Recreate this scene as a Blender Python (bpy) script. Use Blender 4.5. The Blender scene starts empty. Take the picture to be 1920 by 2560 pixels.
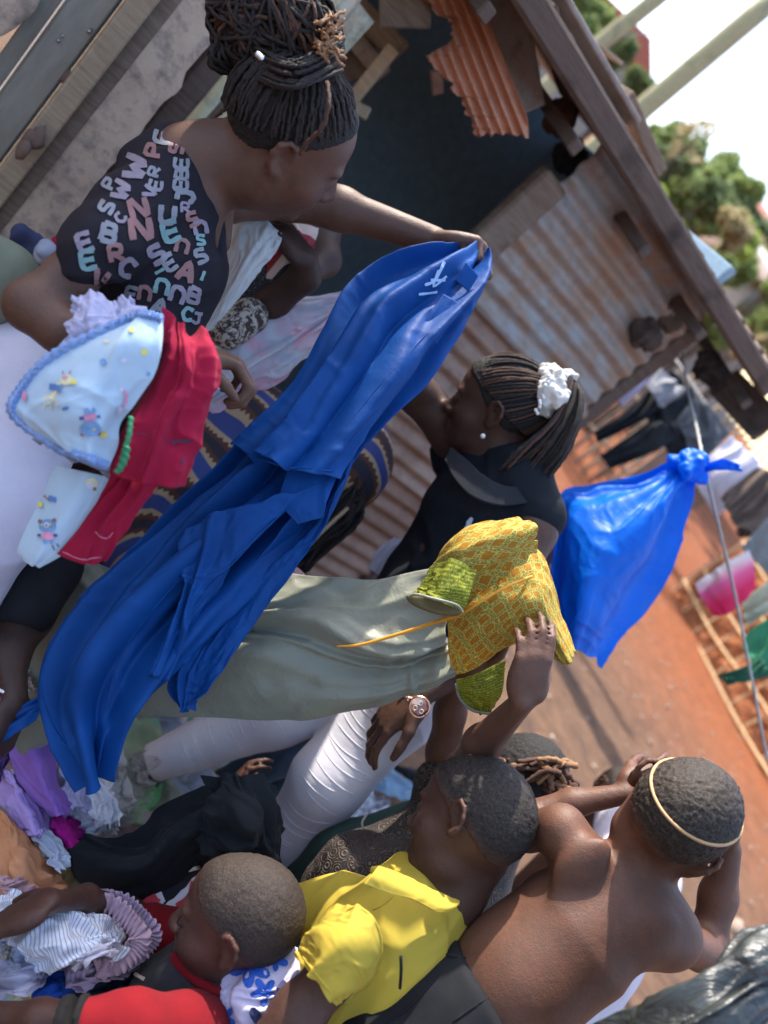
import bpy, bmesh, math, random
import numpy as np
from math import sin, cos, radians, pi
from mathutils import Vector, Matrix
from mathutils.bvhtree import BVHTree
random.seed(7); rng = np.random.default_rng(7)
SC = bpy.context.scene
COL = SC.collection

# ------------------------------------------------------------------ camera
FPX = 1923.0; PITCH = radians(20); ROLL = radians(39); H = 1.7
SA, CA = cos(radians(51)), sin(radians(51))      # image direction of world right / up
CAM = np.array([0, 0, H]); FW = np.array([0, cos(PITCH), -sin(PITCH)])
UP = np.array([0, sin(PITCH), cos(PITCH)]); RT = np.array([1.0, 0, 0])
CX = SA*RT + CA*UP; CY = -CA*RT + SA*UP          # camera local axes
cam_d = bpy.data.cameras.new('camera'); cam = bpy.data.objects.new('camera', cam_d); COL.objects.link(cam)
cam_d.sensor_fit = 'VERTICAL'; cam_d.sensor_height = 36; cam_d.sensor_width = 27; cam_d.lens = FPX/2560*36
cam.matrix_world = Matrix(((CX[0], CY[0], -FW[0], 0), (CX[1], CY[1], -FW[1], 0), (CX[2], CY[2], -FW[2], H), (0, 0, 0, 1)))
cam_d.clip_start = 0.05; cam_d.clip_end = 800
cam_d.dof.use_dof = True; cam_d.dof.focus_distance = 1.22; cam_d.dof.aperture_fstop = 2.2
SC.camera = cam
# ------------------------------------------------------------------ world, sun, exposure
SUN = np.array([-.62, .42, .80]); SUN /= np.linalg.norm(SUN)
W = bpy.data.worlds.new('World'); SC.world = W; W.use_nodes = True
nt = W.node_tree; bg = nt.nodes['Background']; sk = nt.nodes.new('ShaderNodeTexSky')
sk.sky_type = 'NISHITA'; sk.sun_disc = False; sk.sun_elevation = math.asin(SUN[2]); sk.sun_rotation = math.atan2(SUN[0], SUN[1])
sk.dust_density = 2.5; sk.air_density = 1.2
nt.links.new(sk.outputs[0], bg.inputs[0]); bg.inputs[1].default_value = 0.15
sl = bpy.data.lights.new('sun', 'SUN'); sl.energy = 2.7; sl.angle = radians(1.); sl.color = (1, .93, .82)
so = bpy.data.objects.new('sun', sl); COL.objects.link(so)
so.rotation_euler = Vector(SUN.tolist()).to_track_quat('Z', 'Y').to_euler(); so.location = (0, 0, 20)
vs = SC.view_settings; vs.view_transform = 'Standard'; vs.look = 'None'; vs.gamma = 1; vs.use_curve_mapping = False
vs.exposure = 1.8

# ------------------------------------------------------------------ geometry helpers
def N(v): v = np.asarray(v, float); return v/np.linalg.norm(v)
def ray(x, y):
    dx = x-960.; dy = y-1280.
    return FW + ((SA*dx+CA*dy)*RT + (CA*dx-SA*dy)*UP)/FPX
def P(x, y, d): return CAM + d*ray(x, y)
def PZ(x, y, z): q = ray(x, y); return CAM + q*((z-H)/q[2])
def PY(x, y, Y): q = ray(x, y); return CAM + q*(Y/q[1])
def V(ix, iy, iz=0): return N(ix*CX - iy*CY + iz*FW)   # image right, image down, away
def mesh_obj(name, verts, faces, mat=None, parent=None, smooth=True, uv=None):
    me = bpy.data.meshes.new(name)
    verts = np.asarray(verts, dtype=np.float32); 
    if isinstance(faces, np.ndarray):
        k = faces.shape[1]; nf = len(faces)
        me.vertices.add(len(verts)); me.vertices.foreach_set('co', verts.ravel())
        me.loops.add(nf*k); me.loops.foreach_set('vertex_index', faces.astype(np.int32).ravel())
        me.polygons.add(nf); me.polygons.foreach_set('loop_start', np.arange(0, nf*k, k, dtype=np.int32))
        me.update(calc_edges=True)
    else:
        me.from_pydata([tuple(map(float, v)) for v in verts], [], [tuple(f) for f in faces])
    me.validate()
    if uv is not None:
        ul = me.uv_layers.new(name='UVMap'); li = np.empty(len(me.loops), np.int32); me.loops.foreach_get('vertex_index', li)
        ul.data.foreach_set('uv', np.asarray(uv, np.float32)[li].ravel())
    if smooth: me.polygons.foreach_set('use_smooth', [True]*len(me.polygons))
    if mat: me.materials.append(mat)
    o = bpy.data.objects.new(name, me); COL.objects.link(o)
    if parent: o.parent = parent
    return o
def tag(o, label=None, cat=None, group=None, kind=None):
    if label: o['label'] = label
    if cat: o['category'] = cat
    if group: o['group'] = group
    if kind: o['kind'] = kind
    return o
def thing(name, label, cat, group=None):
    o = bpy.data.objects.new(name, None); COL.objects.link(o); o.empty_display_size = .05
    return tag(o, label, cat, group)
def settle(root):
    """put the empty at the base of its parts, parts keep their place"""
    pts = [Vector(c) for ch in root.children_recursive if ch.type == 'MESH' for c in ch.bound_box]
    if not pts: return
    b = Vector((sum(p.x for p in pts)/len(pts), sum(p.y for p in pts)/len(pts), min(p.z for p in pts)))
    root.location = b
    for ch in root.children: ch.matrix_parent_inverse = Matrix.Translation(-b)

# noise -------------------------------------------------------------
def _h(ix, iy, iz, s):
    n = (ix.astype(np.int64)*374761393 + iy.astype(np.int64)*668265263 + iz.astype(np.int64)*2147483647 + s*1274126177) & 0xffffffff
    n = ((n ^ (n >> 13))*1274126177) & 0xffffffff
    return ((n ^ (n >> 16)) & 0xffff)/65535.*2-1
def vnoise(x, y, z=None, s=0):
    x = np.asarray(x, float); y = np.asarray(y, float); z = np.zeros_like(x) if z is None else np.asarray(z, float)
    xi, yi, zi = np.floor(x), np.floor(y), np.floor(z); fx, fy, fz = x-xi, y-yi, z-zi
    fx = fx*fx*fx*(fx*(6*fx-15)+10); fy = fy*fy*fy*(fy*(6*fy-15)+10); fz = fz*fz*(3-2*fz)
    r = 0
    for a in (0, 1):
        for b in (0, 1):
            for c in (0, 1):
                w = (fx if a else 1-fx)*(fy if b else 1-fy)*(fz if c else 1-fz)
                r = r + w*_h(xi+a, yi+b, zi+c, s)
    return r
def folds(u, v, s, nu=5., nv=1.2, warp=.6):
    """soft cloth relief: long ridges along v, about nu of them across u; roughly -1..1"""
    w = vnoise(u*1.7+3, v*1.9, s=s+11)*warp
    a = vnoise(u*nu+w*nu*.5, v*nv, s=s)
    b = vnoise(u*nu*2.1+w*nu, v*nv*1.8+5, s=s+3)
    r1 = 1-2*np.sqrt(a*a+.05); r2 = 1-2*np.sqrt(b*b+.06)
    return .65*r1+.28*r2+.3*vnoise(u*nu*.5, v*nv*.6, s=s+5)
def crumple(u, v, s, f=4.):
    w1 = vnoise(u*f*.7, v*f*.7, s=s+21); w2 = vnoise(u*f*.7+9, v*f*.7, s=s+22)
    a = vnoise(u*f+w1, v*f+w2, s=s); a = 1-2*np.sqrt(a*a+.006); b = vnoise(u*f*2.2+w2*1.3, v*f*2.2+w1, s=s+1); b = 1-2*np.sqrt(b*b+.01)
    c = vnoise(u*f*4.2+w1, v*f*4.2+w2*2, s=s+2)
    return .66*a+.28*b+.08*c
def crm(Pk, n):
    """Catmull-Rom resample of control array Pk (k,...) to n samples"""
    Pk = np.asarray(Pk, float); k = len(Pk)
    if k == 2:
        t = np.linspace(0, 1, n).reshape((-1,)+(1,)*(Pk.ndim-1)); return Pk[0]*(1-t)+Pk[1]*t
    t = np.linspace(0, k-1, n); i = np.minimum(t.astype(int), k-2); f = (t-i).reshape((-1,)+(1,)*(Pk.ndim-1))
    p0 = Pk[np.maximum(i-1, 0)]; p1 = Pk[i]; p2 = Pk[i+1]; p3 = Pk[np.minimum(i+2, k-1)]
    p0 = np.where((i == 0).reshape(f.shape), 2*p1-p2, p0); p3 = np.where((i == k-2).reshape(f.shape), 2*p2-p1, p3)
    return .5*((2*p1)+(-p0+p2)*f+(2*p0-5*p1+4*p2-p3)*f**2+(-p0+3*p1-3*p2+p3)*f**3)
def grid_faces(nr, nc, wrap=False):
    i = np.arange(nr-1)[:, None]; j = np.arange(nc if wrap else nc-1)[None]; j2 = (j+1) % nc
    return np.stack([i*nc+j, i*nc+j2, (i+1)*nc+j2, (i+1)*nc+j], -1).reshape(-1, 4)
def sheet(name, rows, mat, parent=None, n=(110, 60), amp=.012, s=1, nu=5, nv=1.2, mode='d', cr=0, crf=4, thick=.0014,
          edge=.0, uvs=(1, 1), bow=0, warp=.6, fn=None):
    """a piece of cloth. rows run from its start to its end, each from left edge to right edge, as (px, py, depth or height)"""
    conv = P if mode == 'd' else PZ
    m = max(len(r) for r in rows)
    R_ = [crm([conv(*p) for p in r], max(m, 5)) for r in rows]
    g = crm(R_, n[0])                                  # (n0, m, 3)
    g = crm(np.swapaxes(g, 0, 1), n[1]); g = np.swapaxes(g, 0, 1)   # (n0,n1,3)
    du = np.gradient(g, axis=1); dv = np.gradient(g, axis=0); nn = np.cross(du, dv)
    nn /= (np.linalg.norm(nn, axis=2, keepdims=True)+1e-9)
    tocam = CAM-g; sg = np.sign((nn*tocam).sum(2, keepdims=True)); nn = nn*np.where(sg == 0, 1, sg)
    v, u = np.meshgrid(np.linspace(0, 1, n[0]), np.linspace(0, 1, n[1]), indexing='ij')
    h = amp*folds(u, v, s, nu, nv, warp)
    if cr: h = h+cr*crumple(u, v*n[0]/n[1], s+50, crf)
    if bow: h = h+bow*(np.sin(pi*u)-.5)
    if fn is not None: h = h+fn(u, v)
    g = g+nn*h[..., None]
    if edge:                                            # uneven rim
        side = vnoise(v*9, u*0+s, s=s+70)*edge
        ud = du/(np.linalg.norm(du, axis=2, keepdims=True)+1e-9); vd = dv/(np.linalg.norm(dv, axis=2, keepdims=True)+1e-9)
        wgt = np.abs(2*u-1)**6*np.sign(u-.5)
        g = g+ud*(wgt*side)[..., None]+vd*((np.abs(2*v-1)**8)*vnoise(u*8, v*0+s, s=s+71)*edge)[..., None]
    o = mesh_obj(name, g.reshape(-1, 3), grid_faces(*n), mat, parent, uv=np.stack([u*uvs[0], v*uvs[1]], -1).reshape(-1, 2))
    if thick:
        md = o.modifiers.new('thickness', 'SOLIDIFY'); md.thickness = thick; md.offset = 0
    return o
def tubes(name, paths, rads, mat, parent=None, sides=6, bump=0, bf=60):
    """paths: list of (k,3) arrays; one mesh"""
    vs_, fs_ = [], []; off = 0
    for p, r in zip(paths, rads):
        p = np.asarray(p, float); k = len(p); t = np.gradient(p, axis=0); t /= np.linalg.norm(t, axis=1, keepdims=True)+1e-9
        ref = np.array([.31, .57, .76]); a = np.cross(t, ref); a /= np.linalg.norm(a, axis=1, keepdims=True)+1e-9; b = np.cross(t, a)
        r = np.broadcast_to(np.asarray(r, float), (k,)).copy()
        L = np.concatenate([[0], np.cumsum(np.linalg.norm(np.diff(p, axis=0), axis=1))])
        ph = np.linspace(0, 2*pi, sides, endpoint=False)
        rr = r[:, None]*np.ones(sides)
        if bump: rr = rr*(1+bump*np.sin(L[:, None]*bf*2*pi+ph[None]*1.0))
        ring = p[:, None]+rr[..., None]*(np.cos(ph)[None, :, None]*a[:, None]+np.sin(ph)[None, :, None]*b[:, None])
        vs_.append(ring.reshape(-1, 3)); fs_.append(grid_faces(k, sides, True)+off); 
        e0 = p[0:1]; e1 = p[-1:]; vs_.append(e0); vs_.append(e1); base = off+k*sides
        j = np.arange(sides); j2 = (j+1) % sides
        fs_.append(np.stack([off+j2, off+j, j*0+base, j*0+base], -1)); fs_.append(np.stack([off+(k-1)*sides+j, off+(k-1)*sides+j2, j*0+base+1, j*0+base+1], -1))
        off += k*sides+2
    V_ = np.concatenate(vs_); F_ = np.concatenate(fs_)
    quads = F_[F_[:, 2] != F_[:, 3]]; tris = F_[F_[:, 2] == F_[:, 3]][:, :3]
    me = bpy.data.meshes.new(name); me.vertices.add(len(V_)); me.vertices.foreach_set('co', V_.astype(np.float32).ravel())
    li = np.concatenate([quads.ravel(), tris.ravel()]).astype(np.int32); me.loops.add(len(li)); me.loops.foreach_set('vertex_index', li)
    st = np.concatenate([np.arange(len(quads))*4, len(quads)*4+np.arange(len(tris))*3]).astype(np.int32)
    me.polygons.add(len(st)); me.polygons.foreach_set('loop_start', st); me.update(calc_edges=True); me.validate()
    me.polygons.foreach_set('use_smooth', [True]*len(me.polygons))
    if mat: me.materials.append(mat)
    o = bpy.data.objects.new(name, me); COL.objects.link(o)
    if parent: o.parent = parent
    return o
def tube(name, pts, r, mat, parent=None, n=0, sides=10, bump=0, bf=60):
    p = crm(pts, n) if n else np.asarray(pts, float)
    if n and np.ndim(r): r = np.interp(np.linspace(0, 1, n), np.linspace(0, 1, len(r)), r)
    return tubes(name, [p], [r], mat, parent, sides, bump, bf)
def ridge(name, lines, target, r, mat, parent, lift=.2, n=24, kind=None):
    tr = bvh_of(target); ps, rs = [], []
    for L in lines:
        p2 = crm(np.array(L, float), n); q = []
        for x, y in p2:
            d = Vector(ray(x, y).tolist()).normalized(); h_ = tr.ray_cast(Vector(CAM.tolist()), d)
            if h_[0] is not None: q.append(np.array(h_[0])-np.array(d)*r*lift)
        if len(q) > 5:
            q = np.array(q)
            for _ in range(2): q[1:-1] = q[1:-1]*.5+(q[:-2]+q[2:])*.25
            ps.append(q); k = len(q); rs.append(r*np.clip(np.sin(np.linspace(.08, pi-.08, k))*2.2, .12, 1))
    if not ps: return None
    o = tubes(name, ps, rs, mat, parent, 8)
    if kind: o['kind'] = kind
    return o
def box(name, c, ax, half, mat, parent=None, bev=.004, jit=0):
    ax = [N(a) for a in ax]; bm = bmesh.new(); bmesh.ops.create_cube(bm, size=2)
    for v in bm.verts: v.co = Vector((v.co.x*half[0], v.co.y*half[1], v.co.z*half[2]))
    long_ = [e for e in bm.edges]
    if bev: bmesh.ops.bevel(bm, geom=long_, offset=min(bev, min(half)*.6), segments=1, affect='EDGES')
    if jit:
        for v in bm.verts: v.co += Vector((random.uniform(-jit, jit) for _ in range(3)))
    M = Matrix([[*map(float, (ax[0][i], ax[1][i], ax[2][i], c[i]))] for i in range(3)]+[[0, 0, 0, 1]])
    bmesh.ops.transform(bm, matrix=M, verts=bm.verts); bmesh.ops.recalc_face_normals(bm, faces=bm.faces)
    me = bpy.data.meshes.new(name); bm.to_mesh(me); bm.free(); me.materials.append(mat)
    o = bpy.data.objects.new(name, me); COL.objects.link(o)
    if parent: o.parent = parent
    return o

# signed distance bodies ---------------------------------------------
def cap(a, b, ra, rb, k=.012, op='+'): return dict(t='c', a=np.array(a, float), b=np.array(b, float), ra=ra, rb=rb, k=k, op=op)
def cpx(p1, p2, k=.015, op='+'):
    """capsule from (px,py,depth,radius px) to the same"""
    return cap(P(*p1[:3]), P(*p2[:3]), p1[3]*p1[2]/FPX, p2[3]*p2[2]/FPX, k, op)
def chain(pts, k=.015, op='+'): return [cpx(pts[i], pts[i+1], k, op) for i in range(len(pts)-1)]
def ell(c, r, ax=None, k=.012, op='+'): return dict(t='e', c=np.array(c, float), r=np.array(r, float), A=np.eye(3) if ax is None else np.array(ax, float), k=k, op=op)
def _sd(p, X):
    if p['t'] == 'c':
        ab = p['b']-p['a']; L = ab@ab+1e-12; t = np.clip(((X-p['a'])@ab)/L, 0, 1)
        return np.linalg.norm(X-p['a']-t[..., None]*ab, axis=-1)-(p['ra']+t*(p['rb']-p['ra']))
    q = (X-p['c'])@p['A'].T; k0 = np.linalg.norm(q/p['r'], axis=-1); k1 = np.linalg.norm(q/p['r']**2, axis=-1)+1e-9
    return k0*(k0-1)/k1
def _bb(p):
    if p['t'] == 'c':
        r = max(p['ra'], p['rb']); return np.minimum(p['a'], p['b'])-r, np.maximum(p['a'], p['b'])+r
    e = np.sqrt(((p['A']*p['r'][:, None])**2).sum(0)); return p['c']-e, p['c']+e
def sdf_mesh(prims, h=.0045, clip=None):
    add = [p for p in prims if p['op'] == '+']
    lo = np.min([_bb(p)[0] for p in add], 0)-.012-2*h; hi = np.max([_bb(p)[1] for p in add], 0)+.012+2*h
    n = np.ceil((hi-lo)/h).astype(int)+1; D = np.full(n, .05, np.float32)
    for p in prims:
        a, b = _bb(p); m = max(p['k'], 0)+.02 if p['op'] == '+' else p['k']+.01
        i0 = np.maximum(((a-m-lo)/h).astype(int), 0); i1 = np.minimum(((b+m-lo)/h).astype(int)+2, n)
        if np.any(i1 <= i0): continue
        G = np.stack(np.meshgrid(*[lo[q]+h*np.arange(i0[q], i1[q]) for q in range(3)], indexing='ij'), -1)
        d = _sd(p, G); S = tuple(slice(i0[q], i1[q]) for q in range(3)); c = D[S]; k = p['k']
        if p['op'] == '+':
            hh = np.maximum(k-np.abs(c-d), 0)/k if k > 0 else 0; D[S] = np.minimum(c, d)-hh*hh*k*.25
        else:
            hh = np.maximum(k-np.abs(c+d), 0)/k if k > 0 else 0; D[S] = np.maximum(c, -d)+hh*hh*k*.25
    if clip is not None:
        G = np.stack(np.meshgrid(*[lo[q]+h*np.arange(n[q]) for q in range(3)], indexing='ij'), -1)
        D = np.maximum(D, clip(G).astype(np.float32))
    D[0], D[-1], D[:, 0], D[:, -1], D[:, :, 0], D[:, :, -1] = (.05,)*6
    ins = D < 0; cn = n-1
    acc = np.zeros(tuple(cn)+(3,), np.float32); cnt = np.zeros(tuple(cn), np.float32); crosses = []
    for ax in range(3):
        sl0 = [slice(None)]*3; sl1 = [slice(None)]*3; sl0[ax] = slice(0, -1); sl1[ax] = slice(1, None)
        a = D[tuple(sl0)]; b = D[tuple(sl1)]; cr = np.argwhere((a < 0) != (b < 0)); av = a[tuple(cr.T)]; bv = b[tuple(cr.T)]
        t = av/(av-bv); pos = cr.astype(np.float32).copy(); pos[:, ax] += t
        o1, o2 = [q for q in range(3) if q != ax]
        for e1 in (0, 1):
            for e2 in (0, 1):
                c = cr.copy(); c[:, o1] -= e1; c[:, o2] -= e2
                ok = (c[:, o1] >= 0) & (c[:, o2] >= 0) & (c[:, o1] < cn[o1]) & (c[:, o2] < cn[o2]) & (c[:, ax] < cn[ax])
                cc = c[ok]; np.add.at(acc, tuple(cc.T), pos[ok]); np.add.at(cnt, tuple(cc.T), 1)
        crosses.append((ax, o1, o2, cr, av < 0))
    occ = cnt > 0; idx = np.full(tuple(cn), -1, np.int64); idx[occ] = np.arange(occ.sum())
    verts = lo+h*(acc[occ]/cnt[occ][:, None]); F_ = []
    for ax, o1, o2, cr, neg in crosses:
        q = []
        for e1, e2 in ((0, 0), (1, 0), (1, 1), (0, 1)):
            c = cr.copy(); c[:, o1] -= e1; c[:, o2] -= e2; q.append(idx[tuple(np.clip(c, 0, cn-1).T)])
        f = np.stack(q, -1); ok = (cr[:, o1] > 0) & (cr[:, o2] > 0) & (f >= 0).all(1)
        flip = neg if ax != 1 else ~neg; f = np.where(flip[:, None], f, f[:, ::-1]); F_.append(f[ok])
    return verts, np.concatenate(F_)
def vnormals(v, f):
    a = v[f[:, 2]]-v[f[:, 0]]; b = v[f[:, 3]]-v[f[:, 1]]; n = np.cross(a, b); N_ = np.zeros_like(v)
    for i in range(4): np.add.at(N_, f[:, i], n)
    return N_/(np.linalg.norm(N_, axis=1, keepdims=True)+1e-12)
def blob(name, prims, mat, parent=None, h=.0045, wr=None, noise=None, clip=None, uvax=None, relax=2):
    v, f = sdf_mesh(prims, h, clip)
    for _ in range(relax):
        a = np.zeros_like(v); c = np.zeros(len(v))
        for i in range(4): np.add.at(a, f[:, i], v[f[:, (i+1) % 4]]+v[f[:, (i-1) % 4]]); np.add.at(c, f[:, i], 2)
        v = v*.5+.5*a/c[:, None]
    n = vnormals(v, f)
    if wr:                                               # (axis, freq along, freq across, amp, seed): cloth folds across an axis
        for (ax, fa, fc, amp, s) in wr:
            ax = N(ax); o1 = N(np.cross(ax, [.3, .9, .2])); o2 = np.cross(ax, o1); A = v@ax; B = v@o1; C_ = v@o2
            w = vnoise(A*6, B*6, C_*6, s=s+4)*.6
            r = 1-2*np.abs(vnoise(A*fa+w, B*fc, C_*fc, s=s)); r2 = 1-2*np.abs(vnoise(A*fa*2.1+w*2, B*fc*2, C_*fc*2, s=s+1))
            v = v+n*(amp*(.7*r+.35*r2-.25))[:, None]
    if noise:                                            # (freq, amp, seed)
        for fr, amp, s in noise: v = v+n*(amp*vnoise(v[:, 0]*fr, v[:, 1]*fr, v[:, 2]*fr, s=s))[:, None]
    uv = None
    if uvax is not None: uv = np.stack([v@N(uvax[0]), v@N(uvax[1])], -1)
    return mesh_obj(name, v, f, mat, parent, uv=uv)
def frame(fwd, up):
    f = N(fwd); r = N(np.cross(f, up)); u = np.cross(r, f); return np.array([r, f, u])
def head_prims(c, A, s=1., mouth=1, k=.010, ears=(1, 1), fat=1.):
    c = np.array(c, float)
    def L(x, y, z): return c+s*(x*A[0]+y*A[1]+z*A[2])
    q = []
    def E(x, y, z, rx, ry, rz, k=.014, op='+', B=None): q.append(ell(L(x, y, z), (rx*s, ry*s, rz*s), A if B is None else B, k*s, op))
    E(0, -.012, .022, .075, .095, .088); E(0, .035, .03, .062, .056, .062, .02); E(0, .034, -.035, .060*fat, .057, .066, .025)
    E(0, .034, -.078, .046*fat, .052, .036, .02); E(0, .074, -.100, .018, .016, .015, .02)
    for x in (-1, 1):
        E(x*.040*fat, .055, -.033, .026, .026, .024, .02); E(x*.028, .082, .016, .024, .012, .008, .012)
        E(x*.034, .094, -.004, .017, .014, .012, .01, '-'); E(x*.031, .078, -.005, .0155, .0135, .0125, .004)
        q.append(cap(L(x*.043, .078, -.0095), L(x*.018, .088, -.0095), .0015*s, .0015*s, .002, '+'))
        E(x*.013, .097, -.040, .011, .011, .0085, .006)
        E(x*.006, .100, -.047, .004, .005, .004, .003, '-')
    q.append(cap(L(0, .086, .004), L(0, .106, -.036), .0085*s, .0125*s, .010*s))
    q.append(cap(L(-.017, .088, -.062), L(.017, .088, -.062), .0075*s, .0075*s, .007*s)); q.append(cap(L(0, .094, -.061), L(0, .0945, -.062), .0085*s, .0085*s, .006*s))
    q.append(cap(L(-.014, .087, -.076), L(.014, .087, -.076), .009*s, .009*s, .007*s))
    q.append(cap(L(-.021, .098, -.0685), L(.021, .098, -.0685), .0018*s, .0018*s, .003*s, '-'))
    for x in (-1, 1):
        if not ears[0 if x < 0 else 1]: continue
        B = frame(N(A[1]*.94-x*A[0]*.34), A[2])
        E(x*.076, -.008, -.004, .005, .015, .024, .006, '+', B)
        pts = [(.073, .008, .006), (.079, .004, .021), (.085, -.008, .027), (.090, -.021, .018), (.090, -.023, .002), (.085, -.018, -.017), (.079, -.006, -.027), (.074, .000, -.028)]
        for i in range(len(pts)-1):
            a = L(x*pts[i][0], *pts[i][1:]); b = L(x*pts[i+1][0], *pts[i+1][1:]); q.append(cap(a, b, .0050*s, .0050*s if i < 5 else .0068*s, .0035*s))
        E(x*.084, -.006, .000, .008, .008, .013, .005, '-', B)
    return q
def short_hair(name, c, A, s, mat, parent, thick=.005, low=0, hl=None, bump=.0012):
    c = np.array(c, float)
    pr = [ell(c+s*(-.012*A[1]+.022*A[2]), np.array((.075, .095, .088))*s+thick, A, .014), ell(c+s*(.035*A[1]+.03*A[2]), np.array((.062, .056, .062))*s+thick, A, .02*s)]
    ys = [-.11, -.06, -.02, .015, .05, .085, .11]; zs = hl or [-.055, -.05, -.006, .010, .035, .070, .08]
    def clip(G):
        q = (G-c)@A.T/s; ln = np.interp(q[..., 1], ys, zs); return (ln+low-q[..., 2])*s*.9
    o = blob(name, pr, mat, parent, h=.0032, clip=clip, noise=[(260, bump, 3), (520, bump*.7, 5)], relax=1)
    co = np.empty(len(o.data.vertices)*3, np.float32); o.data.vertices.foreach_get('co', co); G = co.reshape(-1, 3); q = (G-c)@A.T/s
    fd = np.clip((q[:, 2]-np.interp(q[:, 1], ys, zs)-low)/.045, 0, 1); at = o.data.attributes.new('fade', 'FLOAT', 'POINT'); at.data.foreach_set('value', fd.astype(np.float32)); return o
def hand_prims(w, D, Nn, s=1., thumb_side=1, curl=(.5, .5, .5, .5), tcurl=(.5, .3), spread=.1, k=.006, bend2=1.0):
    """w wrist, D towards the fingers, Nn the way the palm faces, thumb_side +-1"""
    D = N(D); Nn = N(Nn-D*(Nn@D)); S = np.cross(D, Nn)*thumb_side; w = np.array(w, float); q = []
    q.append(ell(w+s*.045*D, (.036*s, .050*s, .0155*s), [S, D, Nn], .012*s)); q.append(ell(w+s*(.03*D+.022*S+.006*Nn), (.018*s, .032*s, .014*s), [S, D, Nn], .012*s))
    q.append(ell(w+s*(.04*D-.022*S+.004*Nn), (.014*s, .036*s, .012*s), [S, D, Nn], .012*s))
    ln = [(.040, .025, .021), (.045, .029, .022), (.041, .027, .022), (.032, .020, .019)]
    for i, (x, y) in enumerate(((.027, .084), (.009, .089), (-.009, .086), (-.026, .077))):
        p = w+s*(y*D+x*S); a = 0; c = curl[i]; d0 = N(D+S*spread*(1.5-i)*.8); q.append(cap(w+s*(.02*D+x*.6*S), p, .010*s, .0095*s, .008*s))
        r = (.0092, .0086, .0078, .0066)
        for j, l in enumerate(ln[i]):
            a += c*(.9, 1.25*bend2, .8)[j]; dd = d0*cos(a)+Nn*sin(a); p2 = p+s*l*dd
            q.append(cap(p, p2, r[j]*s*(.9 if i == 3 else 1), r[j+1]*s*(.9 if i == 3 else 1), k*s*.5)); p = p2
    p = w+s*(.018*D+.026*S); a1, a2 = tcurl
    d1 = N(D*cos(.7)+S*sin(.7)*(1-a1*.7)+Nn*a1*.9); p2 = p+s*.040*d1; q.append(cap(p, p2, .013*s, .0105*s, .01*s))
    d2 = N(d1+D*.5+Nn*a2*1.0-S*a2*.5); p3 = p2+s*.030*d2; q.append(cap(p2, p3, .0105*s, .0095*s, .005*s))
    d3 = N(d2+D*.3+Nn*a2*.8-S*a2*.6); q.append(cap(p3, p3+s*.024*d3, .0095*s, .0078*s, .004*s))
    return q
def foot_legs(hips, r=.06, fwd=(0, 1, 0), s=1., lean=(0, 0)):
    q = []; f = N(fwd)
    for hp in hips:
        hp = np.array(hp, float); an = np.array([hp[0]+lean[0], hp[1]+lean[1], .07]); kn = (hp+an)/2+f*.03
        q += [cap(hp, kn, r*1.15, r*.75, .03), cap(kn, an, r*.72, r*.48, .02), cap(an, an+f*.13*s+np.array([0, 0, -.045]), r*.5, r*.35, .02), cap(an, an-f*.03+np.array([0, 0, -.04]), r*.5, r*.45, .02)]
    return q
def bvh_of(o):
    me = o.data; M = o.matrix_world; v = [M @ x.co for x in me.vertices]; return BVHTree.FromPolygons(v, [tuple(p.vertices) for p in me.polygons])
def decal(name, polys, target, mat, parent, off=.0015, sub=0):
    """flat print pressed onto the surface of target; polys: (list of (px,py), triangles) each"""
    tr = bvh_of(target); vs_, fs_ = [], []
    for pts, tris in polys:
        base = len(vs_); ok = True; tmp = []
        for x, y in pts:
            q = Vector(ray(x, y).tolist()).normalized(); hit = tr.ray_cast(Vector(CAM.tolist()), q)
            if hit[0] is None: ok = False; break
            n = hit[1] if hit[1].dot(q) < 0 else -hit[1]; tmp.append(hit[0]+n*off-q*.0008)
        if ok: vs_ += tmp; fs_ += [tuple(base+i for i in t) for t in tris]
    if not vs_: return None
    return mesh_obj(name, vs_, fs_, mat, parent, smooth=False)
def strip_poly(pts, w):
    """brush stroke of width w px along pts -> (points, quads)"""
    p = crm(pts, max(4, 3*len(pts))) if len(pts) > 2 else crm(pts, 5); t = np.gradient(p, axis=0); t /= np.linalg.norm(t, axis=1, keepdims=True)+1e-9
    nrm = np.stack([-t[:, 1], t[:, 0]], -1); ww = w/2*(1+.15*np.sin(np.arange(len(p))*2.1)); a = p+nrm*ww[:, None]; b = p-nrm*ww[:, None]
    out = np.concatenate([a, b]); k = len(p); return (out.tolist(), [(i, i+1, k+i+1, k+i) for i in range(k-1)])
def disc_poly(c, r, n=12, ry=None, rot=0):
    ry = ry or r; pts = [tuple(c)]
    for i in range(n):
        x, y = r*cos(i/n*2*pi), ry*sin(i/n*2*pi); pts.append((c[0]+x*cos(rot)-y*sin(rot), c[1]+x*sin(rot)+y*cos(rot)))
    return (pts, [(0, 1+i, 1+(i+1) % n) for i in range(n)])

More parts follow.
